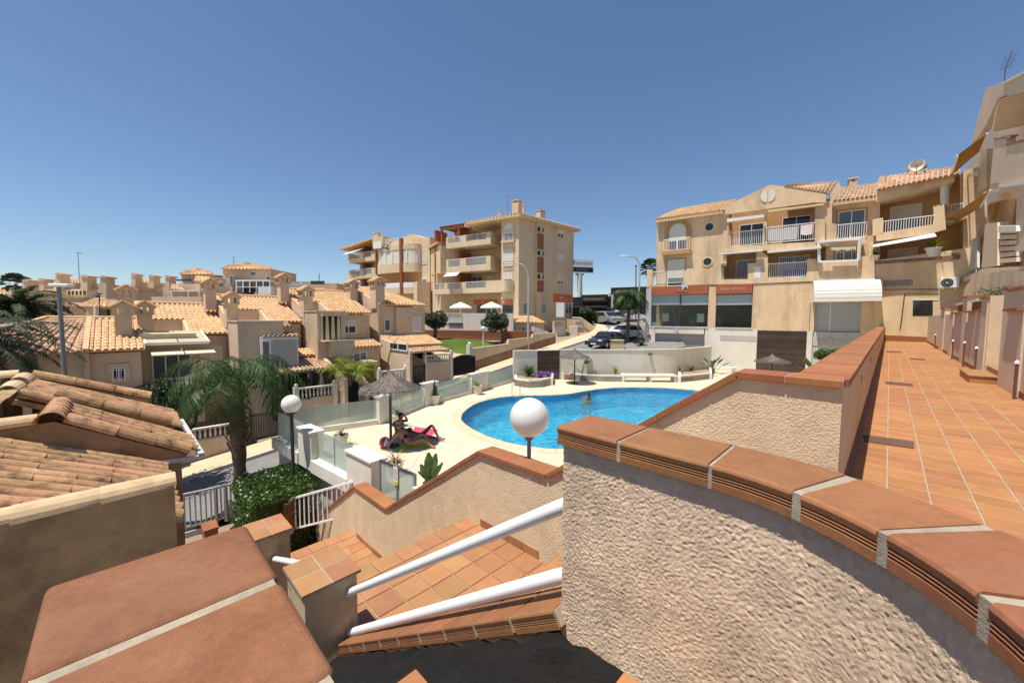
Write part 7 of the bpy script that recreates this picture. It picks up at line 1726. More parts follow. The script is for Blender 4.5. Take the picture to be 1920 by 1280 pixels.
def dbox(n_, m, x0, y0, x1, y1, d0, d1): u0, u1, z0, z1 = D_.rect(x0, y0, x1, y1); return MB().fbox(D_, u0, u1, z0, z1, d0, d1).build(n_, m, t)
dbox('wall', 'dark_building', 1074, 555.5, 1216, 606, -10, 0); dbox('fascia', 'dark_building', 1092, 552.5, 1140, 566, 0, .5); dbox('upper', 'dark_building', 1145, 538, 1216, 560, -8, -.1); dbox('canopy', 'pole_dark', 1068, 574, 1142, 577, .0, 2.2); dbox('column', 'plaster_grey', 1147, 552, 1151, 590, .0, .4); dbox('gable', 'stucco_apart', 1140, 549, 1152, 556, -6, -.2)
for k in range(7): dbox('mullion', 'pole_grey', 1150 + k * 9, 562, 1151 + k * 9, 592, .0, .06)
dbox('canopy', 'pole_dark', 1138, 577, 1158, 580, .0, 1.6); u0, u1, z0, z1 = D_.rect(1096, 558.5, 1134, 563); letters(t, 'RESTAURANTE', D_, u0, u1, z0, z1, .52, 'text_gold')
dbox('low_wall', 'stucco_apart', 1150, 600, 1214, 607, 3.2, 3.5)
# ================================================================ PLANTS
def leaf_cloud(mb, clumps, n, size, seed, flat=.5):
    random.seed(seed); tot = sum(r ** 3 for c, r in clumps) if False else sum(r ** 2 for c, r in clumps)
    for c, r in clumps:
        for k in range(int(n * r ** 2 / tot)):
            d = V((random.gauss(0, 1), random.gauss(0, 1), random.gauss(0, 1))).normalized(); rr = r * random.uniform(.35, 1.0) ** .5; p = c + V((d.x * rr, d.y * rr, d.z * rr * .8))
            a = (d + V((random.uniform(-1, 1), random.uniform(-1, 1), random.uniform(-1, 1))) * .9).normalized() * size * random.uniform(.6, 1.3); b = a.orthogonal().normalized() * size * .28; mb.poly([p - a * .5, p + b, p + a * .5, p - b])
def frond(mb, base, az, L, e0, droop, n, ll, lw, hang=.5, vshape=.5, ra=None, seed=0):
    """one feather leaf: a drooping rachis with leaflets either side"""
    d = V((math.cos(az), math.sin(az), 0)); p = V(base); e = e0; pts = []; seg = 12
    for i in range(seg + 1):
        pts.append(p.copy()); p = p + (d * math.cos(e) + UP * math.sin(e)) * (L / seg); e -= droop / seg * (1 + i / seg)
    if ra is not None: ra.tube([pts[i] for i in range(0, seg + 1, 2)], [.03 * (1 - i / seg) + .004 for i in range(0, seg + 1, 2)], 4, cap=False)
    side = V((-d.y, d.x, 0))
    for k in range(n):
        t = .10 + .90 * k / (n - 1); f = t * seg; i = min(int(f), seg - 1); q = pts[i].lerp(pts[i + 1], f - i); tg = (pts[i + 1] - pts[i]).normalized(); up = side.cross(tg)
        l = ll * (math.sin(math.pi * min(max(t * .92 + .06, 0), 1)) ** .6) * random.uniform(.8, 1.15)
        for s in (-1, 1):
            o = (side * s * random.uniform(.75, 1.0) + tg * random.uniform(.35, .75) + up * random.uniform(-.1, vshape)).normalized(); w = tg.cross(o).cross(o).normalized() * lw
            m1 = q + o * l * .5 - UP * l * hang * .16; m2 = q + o * l * .86 - UP * l * hang * random.uniform(.45, .75)
            mb.poly([q - w * .5, q + w * .5, m1 + w, m1 - w]); mb.poly([m1 - w, m1 + w, m2])
def feather_palm(label, base, h, lean, nf, L, seed, trunk_r=(.30, .20), m='palm_leaf', ll=.55, lw=.022, hang=1.0, leaf=46, e=(10, 85), droop=(1.3, 2.3), shaft=True, group='palm trees'):
    random.seed(seed); t = thing('palm_tree', label, 'palm tree', base, group); top = base + UP * h + lean; mb = MB(); n = 14
    prof = []
    for i in range(n + 1):
        f = i / n; r = trunk_r[0] + (trunk_r[1] - trunk_r[0]) * f; r *= 1 + .07 * ((i % 2) * 2 - 1) + (.25 * math.sin(math.pi * min(max((f - .45) / .5, 0), 1)) if shaft else 0); prof.append((base + (top - base) * f, r))
    mb.tube([p for p, r in prof], [r for p, r in prof], 14); mb.build('trunk', 'bark', t)
    if shaft:     # stubs of cut fronds round the upper trunk
        sb = MB()
        for k in range(34):
            f = random.uniform(.48, 1.0); az = k * 2.4; c = base + (top - base) * f; d = V((math.cos(az), math.sin(az), 0)); sb.prism([c + d * .15 - V((-d.y, d.x, 0)) * .06, c + d * .15 + V((-d.y, d.x, 0)) * .06, c + d * .32 + UP * .38 + V((-d.y, d.x, 0)) * .025, c + d * .32 + UP * .38 - V((-d.y, d.x, 0)) * .025], d * .03)
        sb.build('frond_stubs', 'bark', t)
    cr = MB(); ra = MB()
    for k in range(nf):
        f = k / nf; az = k * 2.39996 + random.uniform(-.2, .2); e0 = math.radians(e[1] - (e[1] - e[0]) * f ** .8) ; frond(cr, top + UP * .1, az, L * random.uniform(.85, 1.1) * (1 if f > .1 else .8), e0, random.uniform(*droop), leaf, ll, lw, hang, .45, ra)
    cr.build('crown', m, t); ra.build('frond_ribs', 'leaf_hedge', t)
    return t
PT = ona(452, 905, -15.0); PTb = V((PT.x, PT.y, -2.6))
ztop = ona(452, 722, -15.0).z
feather_palm('feathery palm with drooping fronds in front of the terraced houses', PTb, ztop + 2.6, V((-.05, 0, 0)), 19, 2.55, 4, (.17, .19), ll=.62, lw=.013, hang=1.2, leaf=54, e=(8, 86), droop=(1.3, 2.2))
# date palm at the left edge
v = ony(38, 640, 18.5); feather_palm('grey-green date palm at the left edge, partly out of frame', V((v.x, v.y, -2.2)), ony(38, 588, 18.5).z + 2.2, V((0, 0, 0)), 54, 2.4, 9, (.3, .3), m='palm_leaf_dark', ll=.36, lw=.016, hang=.3, leaf=90, e=(-25, 88), droop=(1.0, 1.9), shaft=False)
v = ony(-60, 690, 12.5); feather_palm('lower date palm whose fronds reach in from the left edge', V((v.x, v.y, -2.2)), ony(-60, 655, 12.5).z + 2.2, V((0, 0, 0)), 56, 2.9, 12, (.3, .3), m='palm_leaf_dark', ll=.32, lw=.011, hang=.35, leaf=120, e=(-20, 85), droop=(1.0, 1.9), shaft=False)
# slim street palm and far fan palms
v = ony(1176, 640, 36); feather_palm('slim palm standing by the parked cars', V((v.x, v.y, 1.8)), ony(1176, 560, 36).z - 1.8, V((.1, 0, 0)), 26, 2.1, 15, (.17, .15), ll=.6, lw=.03, hang=1.0, leaf=36, e=(-20, 85), droop=(1.0, 1.9), shaft=False)
def fan_palm(label, base, h, r, seed):
    random.seed(seed); t = thing('fan_palm', label, 'palm tree', base, 'palm trees'); top = base + UP * h; MB().tube([base, top], [.28, .22], 10).build('trunk', 'bark', t); mb = MB()
    for k in range(60):
        az = k * 2.4; e = math.radians(random.uniform(-50, 85)); d = V((math.cos(az), math.sin(az), 0)); ax = (d * math.cos(e) + UP * math.sin(e)); c = top + ax * r * .55; x = V((-d.y, d.x, 0)); up = x.cross(ax)
        for j in range(9):
            b = math.radians(-70 + 140 * j / 8); o = (ax * math.cos(b) + x * math.sin(b)).normalized(); q = c + o * r * .5 - UP * .12 * r; w = x * .03 + up * .01; mb.poly([c - w * .3, c + w * .3, q])
            mb.poly([c, c + (o + x * .12).normalized() * r * .34, q])
    mb.build('crown', 'palm_leaf_dark', t); sk_ = MB(); blades(sk_, top - UP * .3, 80, r * 1.0, .03, (100, 165), .1); sk_.build('dead_fronds', 'leaf_dry', t)
v = ony(1218, 600, 52); fan_palm('tall fan palm rising behind the shop building', V((v.x, v.y, 3.5)), ony(1218, 503, 52).z - 3.5, 1.5, 2)
v = ony(30, 540, 70); fan_palm('dark round palm on the far left skyline', V((v.x, v.y, 3.5)), max(ony(24, 532, 70).z - 3.5, 2), 2.2, 3)
# young palms low beside the road
for k, (x, y, a, L, n_) in enumerate(((470, 905, -14.9, .9, 16), (515, 880, -15.25, 1.15, 14), (655, 712, -21.0, 1.9, 20))):
    c = ona(x, y, a); 
    if k < 2: c.z = -2.5
    random.seed(40 + k); mb = MB(); ra = MB()
    for i in range(n_): frond(mb, c + UP * (.5 if k < 2 else .2), i * 2.4, L, math.radians(random.uniform(20, 80)), random.uniform(.9, 1.7), 26, .34 if k < 2 else .5, .016, .8, .4, ra)
    t = thing('young_palm', ['young palm at the foot of the feathery palm', 'young palm against the retaining wall of the pool deck', 'yellow-green young palm behind the glass fence by the black gate'][k], 'palm tree', c - UP * .1, 'palm trees'); mb.build('crown', ['palm_leaf', 'palm_leaf_dark', 'leaf_lime'][k], t); ra.build('ribs', 'leaf_hedge', t)
    MB().tube([c - UP * .3, c + UP * .6], .12, 8).build('trunk', 'bark', t)
c = V((ony(727, 684, 19.5).x, 19.5, -1.5)); t = thing('young_palm', 'single upright frond rising behind the near parasol', 'palm tree', c, 'palm trees'); mb = MB(); ra = MB(); random.seed(3); c2 = ony(727, 684, 19.5); frond(mb, c2, .7, 1.6, math.radians(84), .5, 40, .2, .012, .3, .3, ra); mb.build('crown', 'palm_leaf', t); ra.build('ribs', 'leaf_hedge', t)
MB().tube([V((c2.x, c2.y, -1.6)), c2], .04, 6).build('trunk', 'bark', t)
# clipped hedge with small white flowers
hd = thing('hedge', 'clipped green hedge with small white flowers below the pool deck', 'hedge', V((ony(535, 990, 11.8).x, 11.8, -2.55)))
HA = [AB(-14.2, 2.6, 0), AB(-11.9, 3.85, 0)]
random.seed(14); mb = MB(); fl = MB(); br = MB()
h0, h1, k0, k1 = -13.75, -11.35, 2.15, 3.85; ztp = onb(540, 874, 3.0).z; ztp = -.42
def rb_(a, b): return AB(a, b)
for k in range(17000):
    a = random.uniform(h0, h1); b = random.uniform(k0, k1); z = random.uniform(-2.5, ztp); f = random.random()
    if f < .45: z = ztp - abs(random.gauss(0, .09))
    elif f < .8: b = k0 + abs(random.gauss(0, .10))
    elif f < .92: a = (h0 + abs(random.gauss(0, .1))) if random.random() < .5 else (h1 - abs(random.gauss(0, .1)))
    bulge = .10 * noise.noise(V((a * 1.6, b * 1.6, z * 1.6))) + .05 * noise.noise(V((a * 5, b * 5, z * 5)))
    ed = min(1, (ztp - z) / .4); inset = .16 * (1 - ed) ** 2
    p = AB(a, max(b, k0 + inset) + bulge, z + bulge); n_ = V((random.uniform(-1, 1), random.uniform(-1, 1), random.uniform(-.3, 1))).normalized(); s = random.uniform(.025, .05); x = n_.orthogonal().normalized(); x = (Matrix.Rotation(random.uniform(0, 6.28), 3, n_) @ x); y = n_.cross(x); mb.poly([p - x * s, p + y * s * .5, p + x * s, p - y * s * .5])
    if k % 85 == 0:
        q = p + V((-.03, -.07, .07)); 
        for j in range(5): an = j * 1.256; dd = x * math.cos(an) + y * math.sin(an); ee = x * math.cos(an + .5) + y * math.sin(an + .5); fl.poly([q, q + dd * .021, q + (dd + ee) * .018, q + ee * .021])
mb.build('foliage', 'leaf_hedge', hd); fl.build('flowers', 'flower_white', hd)
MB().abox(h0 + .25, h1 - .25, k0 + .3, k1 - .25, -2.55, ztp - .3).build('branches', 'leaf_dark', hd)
# candelabra cactus bush
c = ona(305, 800, -19.0); c.z = -.45; t = thing('cactus_bush', 'dark candelabra cactus bush behind the tiled roofs', 'cactus', c); random.seed(19); mb = MB()
for k in range(130):
    az = random.uniform(0, 6.28); r = random.uniform(.1, .85); d = V((math.cos(az), math.sin(az), 0)); p0 = c + d * r * .25; p1 = c + d * r * 1.15 + UP * random.uniform(.5, 1.0); h = random.uniform(.7, 1.5) * (1.15 - .35 * r); mb.tube([p0, p1, p1 + UP * h * .6 + d * .06, p1 + UP * h + d * random.uniform(0, .12)], [.05, .065, .065, .03], 6)
mb.build('stems', 'leaf_cactus', t); lm = MB()
for k in range(1500):
    az = random.uniform(0, 6.28); r = random.uniform(.0, 1.25); p = c + V((math.cos(az) * r, math.sin(az) * r, 1.0 + random.uniform(0, 1.45 - .4 * r))); d = V((random.uniform(-1, 1), random.uniform(-1, 1), random.uniform(0, 1.4))).normalized() * .12; x = d.orthogonal().normalized() * .03; lm.poly([p, p + d * .5 + x, p + d, p + d * .5 - x])
lm.build('leaves', 'leaf_dark', t)
# olive trees on the lawn
def tree(name, label, base, h, clumps, n, size, m, seed, group=None, tr=.16, bark='bark'):
    t = thing(name, label, 'tree', base, group); random.seed(seed); mb = MB(); fork = base + UP * h * .45; mb.tube([base, base + V((.08, .05, h * .25)), fork], [tr * 1.2, tr, tr * .8], 8)
    for c, r in clumps[:8]: mb.tube([fork, fork.lerp(c, .5) + V((random.uniform(-.1, .1), random.uniform(-.1, .1), .05)), c], [tr * .6, tr * .35, tr * .12], 6)
    mb.build('trunk', bark, t); lm = MB(); leaf_cloud(lm, clumps, n, size, seed); lm.build('crown', m, t); return t
def clumps_in(c, rx, rz, k, rr, seed):
    random.seed(seed); out = []
    for i in range(k):
        d = V((random.gauss(0, 1), random.gauss(0, 1), random.gauss(0, 1))).normalized() * random.uniform(.35, .95); out.append((c + V((d.x * rx, d.y * rx, d.z * rz)), rr * random.uniform(.7, 1.25)))
    return out
b = ony(815, 633, 37.6); tree('olive_tree', 'left grey-green olive tree on the lawn', b, 2.4, clumps_in(ony(811, 600, 37.6), 1.25, .95, 26, .5, 5), 9000, .15, 'leaf_olive', 5, 'olive trees on the lawn')
b = ony(942, 644, 36.6); tree('olive_tree', 'right grey-green olive tree beside the small globe lamp', b, 2.6, clumps_in(ony(932, 605, 36.6), 1.35, 1.05, 30, .5, 6), 10000, .15, 'leaf_olive', 6, 'olive trees on the lawn')
b = ony(797, 672, 27.5); tree('dense_bush', 'dense dark green bush beside the end house of the terrace', V((b.x, b.y, .5)), 1.2, clumps_in(ony(795, 658, 27.5), .72, .62, 20, .34, 7), 6000, .11, 'leaf_hedge', 7, None, .08)
b = ona(560, 745, -22.3); b.z = -.9; tree('garden_shrub', 'leafy shrub in the carport garden behind the balustrade', b, 1.0, clumps_in(ona(560, 722, -22.3), .75, .5, 18, .32, 8), 3500, .12, 'leaf_hedge', 8, None, .06)
b = ona(518, 735, -22.2); b.z = -1; tree('garden_shrub', 'leafy climber between the feathery palm and the carport', b, 1.6, clumps_in(ona(520, 715, -22.2), .5, .8, 16, .3, 9), 3000, .12, 'leaf_hedge', 9, None, .06)
b = ony(1103, 612, 52); tree('roadside_shrub', 'dark green shrub by the steps at the top of the road', V((b.x, b.y, 3.6)), 1.2, clumps_in(ony(1100, 591, 52), 1.6, 1.0, 24, .6, 10), 7000, .2, 'leaf_dark', 10, None, .1)
b = ony(1202, 652, 34); clump('agave_roadside', 'spiky green plant at the foot of the tall street lamp', V((b.x, b.y, 1.9)), 90, .8, .04, 'leaf_hedge', (0, 80), 'roadside plants')
b = ony(1548, 690, 27); b.z = 0; tree('terrace_shrub', 'bushy green shrub behind the walkway parapet', b, .8, clumps_in(ony(1556, 668, 26.2), .85, .45, 16, .34, 11), 4000, .13, 'leaf_hedge', 11, None, .06)
banana('broad-leaved plant between the boarded panel and the parapet', V((ony(1522, 690, 25.2).x, 25.2, .2)), 1.8, 6)
for k, (x, y, yy, r) in enumerate(((560, 560, 78, 2.0), (330, 556, 95, 3.0), (150, 556, 100, 3.4), (1060, 600, 90, 3))):
    c = ony(x, y - 12, yy); tree('distant_tree', ['dark tree between the far roofs left of centre', 'dark tree on the far skyline behind the cluster', 'dark tree on the skyline behind the lattice mast', 'dark tree behind the apartment block corner'][k], V((c.x, c.y, roadz(46))), max(c.z - roadz(46), 2), clumps_in(c, r, r * .5, 14, r * .4, 60 + k), 2500, .45, 'leaf_dark', 60 + k, 'distant trees', .2)
# ================================================================ STREET LAMPS, CARS, PEOPLE
def street_lamp(label, base, h, arm, r=.07, m='pole_galv', head='curve'):
    t = thing('street_lamp', label, 'street lamp', base, 'street lamps'); top = base + UP * h
    if head == 'curve':
        pts = [base, base + UP * (h - 1.4)] + [base + UP * (h - 1.4) + arm * (1 - math.cos(a)) * .5 + UP * 1.35 * math.sin(a) for a in [math.pi / 2 * i / 6 for i in range(1, 7)]]; pts.append(base + UP * (h - .02) + arm * .9); MB().tube(pts, [r * 1.2] + [r] + [r * .7] * (len(pts) - 2), 10).build('pole', m, t, smooth='auto')
        MB().ob(pts[-1] - arm.normalized().cross(UP) * .14 - UP * .05, arm.normalized() * .75, arm.normalized().cross(UP) * .28, UP * .13).build('head', 'metal_white', t, bevel=.03)
    else:
        MB().tube([base, top], [r * 1.35, r * .85], 12).build('pole', m, t, smooth='auto'); MB().ob(top - V((.20, .10, 0)), V((.52, .03, 0)), V((0, .2, 0)), UP * .09).build('head', 'metal_white', t, bevel=.03)
    MB().lathe(base, [(r * 2.2, 0), (r * 2.2, .05), (r * 1.4, .08)], 10).build('base', m, t)
v = ona(122, 716, -16.2); b = V((v.x, v.y, -2.3)); street_lamp('straight street lamp with flat white head at the left before the low house', b, ony(112, 538, v.y).z + 2.3, V((0, 0, 0)), .052, 'pole_grey', 'flat')
v = AB(aw(26.6) + .75, 26.6, roadz(26.6)); b = hit(990, 655, V((0, v.y, 0)), V((0, 1, 0))); street_lamp('curved street lamp in front of the apartment block', V((b.x, b.y, roadz(bof(b)))), ony(975, 494, b.y).z - roadz(bof(b)), V((-1.55, 0, 0)), .08)
v = ony(1196, 645, 37); street_lamp('curved street lamp left of the shop building', V((v.x, v.y, 2.0)), ony(1185, 480, 37).z - 2.0, V((-1.35, 0, 0)), .08)
v = ony(1192.5, 600, 50); tag(MB().tube([V((v.x, v.y, 3.4)), ony(1192.5, 502, 50)], .07, 8).lathe(ony(1192.5, 501, 50), [(.12, 0), (.12, .25)], 8).build('thin_pole', 'pole_dark', org=V((v.x, v.y, 3.4))), 'thin dark pole beside the right-hand street lamp', 'pole')
v = ony(186.5, 600, 30); tag(MB().tube([ony(186.5, 600, 30), ony(186.5, 551, 30)], .035, 6).box(ony(183, 551, 30).x, ony(190, 551, 30).x, 29.9, 30.1, ony(186, 551, 30).z, ony(186, 549.5, 30).z).build('thin_pole', 'pole_dark', org=ony(186.5, 600, 30)), 'thin dark lamp pole in front of the cream pavilion', 'pole')
globe_lamp('small far globe lamp beside the right olive tree', ony(906, 616, 34.5), .22, ony(906, 655, 34.5).z, .05, 'paint_white')
# cars
def car(label, c, yaw, L, W, H, paint, kind='hatch'):
    R = Matrix.Rotation(yaw, 3, 'Z'); t = thing('parked_car', label, 'car', c, 'cars at the top of the road'); P = lambda x, y, z: c + R @ V((x, y, z))
    # side profiles, x forward
    if kind == 'van': lo = [(-.5, .22), (-.5, .58), (.30, .56), (.46, .50), (.5, .40), (.5, .22)]; up = [(-.49, .58), (-.47, .97), (.12, 1.0), (.20, .97), (.36, .56)]
    elif kind == 'mpv': lo = [(-.5, .2), (-.5, .58), (.28, .57), (.44, .50), (.5, .42), (.5, .2)]; up = [(-.48, .58), (-.43, .94), (-.1, 1.0), (.08, .96), (.30, .57)]
    else: lo = [(-.5, .2), (-.5, .60), (-.42, .64), (.18, .60), (.42, .54), (.5, .42), (.5, .2)]; up = [(-.44, .63), (-.30, .95), (-.05, 1.0), (.05, .97), (.21, .60)]
    def side(prof, w0, w1):
        n = len(prof); mb = MB(); hm = max(z for x, z in prof); lm_ = min(z for x, z in prof)
        for s in (-1, 1):
            for x, z in prof: w = w0 + (w1 - w0) * (z - lm_) / max(hm - lm_, .01); mb.v.append(P(x * L, s * w * W / 2, z * H))
        mb.f.append(list(range(n))); mb.f.append(list(range(2 * n - 1, n - 1, -1)))
        for k in range(n): j = (k + 1) % n; mb.f.append([k, n + k, n + j, j])
        return mb
    body = side(lo, 1.0, .97).build('body', paint, t, bevel=.07, seg=3, smooth='auto')
    side(up, .95, .76).build('cabin', paint if kind == 'van' else paint, t, bevel=.05, seg=3, smooth='auto')
    g = MB()
    a, b = up[-1], up[-2]; f = lambda p, q, s: (p[0] + (q[0] - p[0]) * s, p[1] + (q[1] - p[1]) * s); w0, w1 = .84, .70; x0, x1 = f(a, b, .14), f(a, b, .9); nrm = V((b[1] - a[1], 0, a[0] - b[0])).normalized() * .03
    MB().prism([P(x0[0] * L + .03, -w0 * W / 2, x0[1] * H + .03), P(x0[0] * L + .03, w0 * W / 2, x0[1] * H + .03), P(x1[0] * L + .03, w1 * W / 2, x1[1] * H + .02), P(x1[0] * L + .03, -w1 * W / 2, x1[1] * H + .02)], R @ V((.012, 0, .012))).build('windscreen', 'glass_dark', t)
    for s in (-1, 1):
        zz0, zz1 = .64 * H, .90 * H; xs = (-.40, .02) if kind != 'van' else (.0, .22)
        MB().prism([P(xs[0] * L, s * .475 * W, zz0), P((xs[1] + .16) * L, s * .475 * W, zz0), P((xs[1] + .02) * L, s * .41 * W, zz1), P((xs[0] + .05) * L, s * .41 * W, zz1)], R @ V((0, s * .012, 0))).build('side_window', 'glass_dark', t)
        for x in (-.31, .31): 
            w = MB().lathe(P(x * L, s * (W / 2 - .19), .31), [(.31, 0), (.31, .17), (.27, .2), (.18, .2)], 20, axis=R @ V((0, s, 0))).build('wheel', 'rubber', t, smooth='auto'); MB().lathe(P(x * L, s * (W / 2 + .005), .31), [(.19, 0), (.17, .015), (.03, .02)], 14, axis=R @ V((0, s, 0))).build('rim', 'chrome', w)
        MB().ob(P(.47 * L, s * .36 * W - .16, .44 * H), R @ V((.06 * L * .5, 0, 0)), R @ V((0, .32, 0)), UP * .13).build('headlight', 'lamp_glass', t, bevel=.03); MB().ob(P(-.5 * L - .01, s * .38 * W - .12, .46 * H), R @ V((.03, 0, 0)), R @ V((0, .24, 0)), UP * .2).build('tail_light', 'red_light', t)
        MB().ob(P(.17 * L, s * .5 * W - (0 if s > 0 else .16), .60 * H), R @ V((.1, 0, 0)), R @ V((0, .16, 0)), UP * .13).build('mirror', paint, t, bevel=.02)
    MB().ob(P(.5 * L - .004, -.26, .25 * H), R @ V((.02, 0, 0)), R @ V((0, .52, 0)), UP * .11).build('number_plate', 'sign_white', t); MB().ob(P(.5 * L - .006, -.4, .34 * H), R @ V((.02, 0, 0)), R @ V((0, .8, 0)), UP * .08).build('front_grille', 'rubber', t)
    return t
def rp(x, y): return onroad(x, y)
zu = roadz(46) + .01
def gnd(x, y, Y): v = ony(x, y, Y); return V((v.x, v.y, roadz(bof(v))))
car('silver people carrier at the bend of the road', gnd(1138, 612, 50.5), -1.15, 4.3, 1.8, 1.65, 'car_silver', 'mpv')
car('black car half hidden behind the silver people carrier', gnd(1118, 610, 55), -1.25, 4.2, 1.75, 1.5, 'car_dark')
car('dark estate car behind the silver people carrier', gnd(1156, 604, 58), .3, 4.5, 1.8, 1.6, 'car_silver', 'mpv')
car('white delivery van farthest along the upper road', gnd(1183, 603, 60), .15, 5.0, 1.9, 1.9, 'car_white', 'van')
v = gnd(1136, 658, 34.6); car('dark blue car parked behind the white pool wall', v, -2.35, 4.2, 1.75, 1.45, 'car_navy')
v = gnd(1171, 648, 37.8); car('white car parked behind the dark blue one', v, -2.45, 4.2, 1.75, 1.48, 'car_white')
# wooden box by the cars and the low wall strips
v = gnd(1156, 655, 33.4); tag(MB().box(v.x - .55, v.x + .55, v.y - .3, v.y + .3, v.z, v.z + .75).box(v.x - .6, v.x + .6, v.y - .35, v.y + .35, v.z + .75, v.z + .80).build('wooden_box', 'canvas_yellow', org=v), 'pale wooden box behind the white wall next to the dark blue car', 'box')
# ---- people: continuous skinned figures
def figure(name, label, joints, edges, radii, m, root_i, org, sub=2):
    """joints in world space, one vertex per joint, skinned into a single surface"""
    me = bpy.data.meshes.new('body'); me.from_pydata([tuple(j - org) for j in joints], edges, []); me.materials.append(M[m]); o = bpy.data.objects.new('body', me); COL.objects.link(o)
    md = o.modifiers.new('skin', 'SKIN'); md.use_smooth_shade = True; ss = o.modifiers.new('sub', 'SUBSURF'); ss.levels = sub; ss.render_levels = sub
    for i, v in enumerate(me.skin_vertices[0].data):
        v.radius = (radii[i], radii[i]) if not isinstance(radii[i], tuple) else radii[i]; v.use_root = (i == root_i)
    return o
def person(label, org, yaw, J, skin, swim, hair='hair', hat=False, scale=1.0, group='people at the pool', swim_chain=('hip', 'waist', 'chest'), top_cut=True):
    """J: joint name -> local position (x forward, y left, z up)"""
    R = Matrix.Rotation(yaw, 3, 'Z'); W_ = {k: org + R @ (V(p) * scale) for k, p in J.items()}
    t = thing('person', label, 'person', org, group)
    rad = dict(hip=.125, waist=.105, chest=.13, neck=.055, head0=.06, shL=.062, shR=.062, elL=.043, elR=.043, wrL=.030, wrR=.030, haL=.035, haR=.035, hpL=.095, hpR=.095, knL=.060, knR=.060, anL=.040, anR=.040, toL=.035, toR=.035)
    ch = [('hip', 'waist'), ('waist', 'chest'), ('chest', 'neck'), ('neck', 'head0'), ('chest', 'shL'), ('shL', 'elL'), ('elL', 'wrL'), ('wrL', 'haL'), ('chest', 'shR'), ('shR', 'elR'), ('elR', 'wrR'), ('wrR', 'haR'), ('hip', 'hpL'), ('hpL', 'knL'), ('knL', 'anL'), ('anL', 'toL'), ('hip', 'hpR'), ('hpR', 'knR'), ('knR', 'anR'), ('anR', 'toR')]
    names = list(J.keys()); names = [n for n in names if n in rad]; idx = {n: i for i, n in enumerate(names)}
    ed = [(idx[a], idx[b]) for a, b in ch if a in idx and b in idx]
    o = figure('body', label, [W_[n] for n in names], ed, [rad[n] * scale for n in names], skin, idx['hip'], org); o.parent = t; ORG[o.name] = org
    # fingers at both hands
    for s in ('L', 'R'):
        if 'ha' + s not in idx: continue
        h = W_['ha' + s]; d = (h - W_['wr' + s]).normalized(); x = d.orthogonal().normalized(); mb = MB()
        for k, l in enumerate((.065, .075, .07, .055)): q = h + x * (.018 * (k - 1.5)) + d * .02; mb.tube([q, q + d * l * .6, q + d * l - d.cross(x) * .02], [.009, .008, .006], 6)
        q = h + x * .03; mb.tube([q, q + x * .025 + d * .03, q + x * .03 + d * .055], [.010, .009, .007], 6); f = mb.build('fingers', skin, t, smooth=True)
    # head with face, hair
    hc = W_['head']; up = (hc - W_['neck']).normalized(); fw = R @ V(J['look']); fw = (fw - up * fw.dot(up)).normalized(); sd = up.cross(fw)
    mb = MB(); n = 14
    for i in range(n + 1):
        th = math.pi * i / n
        for k in range(18):
            ph = 2 * math.pi * k / 18; x, y, z = math.sin(th) * math.cos(ph), math.sin(th) * math.sin(ph), math.cos(th); w = 1.0 - .18 * max(0, -z); mb.v.append(hc + (fw * (x * .095 * w + (.012 if z < 0 and x > .6 else 0)) + sd * (y * .075 * w) + up * (z * .115)) * scale)
    for i in range(n):
        for k in range(18): a = i * 18 + k; b = i * 18 + (k + 1) % 18; mb.f.append([a, b, b + 18, a + 18])
    nz = hc + fw * .092 * scale - up * .01 * scale; mb.prism([nz + up * .03 * scale, nz - sd * .014 * scale - up * .02 * scale, nz + sd * .014 * scale - up * .02 * scale], fw * .02 * scale)
    for s in (-1, 1): mb.ball(hc + sd * s * .076 * scale - up * .01 * scale, .02 * scale, 8)
    hd_ = mb.build('head', skin, t, smooth=True)
    for s in (-1, 1): MB().ball(hc + fw * .084 * scale + sd * s * .03 * scale + up * .015 * scale, .011 * scale, 8).build('eye', 'hair', hd_)
    MB().ob(hc + fw * .086 * scale - up * .052 * scale - sd * .022 * scale, sd * .044 * scale, fw * .006, up * .008).build('mouth', 'cloth_red', hd_)
    hb = MB(); c2 = hc - fw * .018 * scale + up * .02 * scale
    for i in range(9):
        th = math.pi * .62 * i / 8
        for k in range(18):
            ph = 2 * math.pi * k / 18; x, y, z = math.sin(th) * math.cos(ph), math.sin(th) * math.sin(ph), math.cos(th); cut = .55 if x > .55 and z < .35 else 1.0; hb.v.append(c2 + (fw * x * .10 * cut + sd * y * .086 + up * z * .118) * scale)
    for i in range(8):
        for k in range(18): a = i * 18 + k; b = i * 18 + (k + 1) % 18; hb.f.append([a, b, b + 18, a + 18])
    hb.build('hair', hair, t, smooth=True)
    if hat: MB().lathe(hc + up * .05 * scale, [(.20, -.02), (.21, -.005), (.115, .0), (.11, .06), (.085, .115), (.02, .125)], 22, axis=(up + fw * .15)).build('straw_hat', 'straw', t, smooth='auto')
    # swimwear as a slightly larger second skin over hips and trunk
    if swim:
        ns = [x for x in swim_chain]; P = [W_[n] for n in ns]; so_ = figure('swimsuit', label, P, [(i, i + 1) for i in range(len(P) - 1)], [rad[n] * scale * 1.10 for n in ns], swim, 0, org); so_.name = 'swimsuit'; so_.parent = t; ORG[so_.name] = org
    return t
tw = onz(775, 829); 
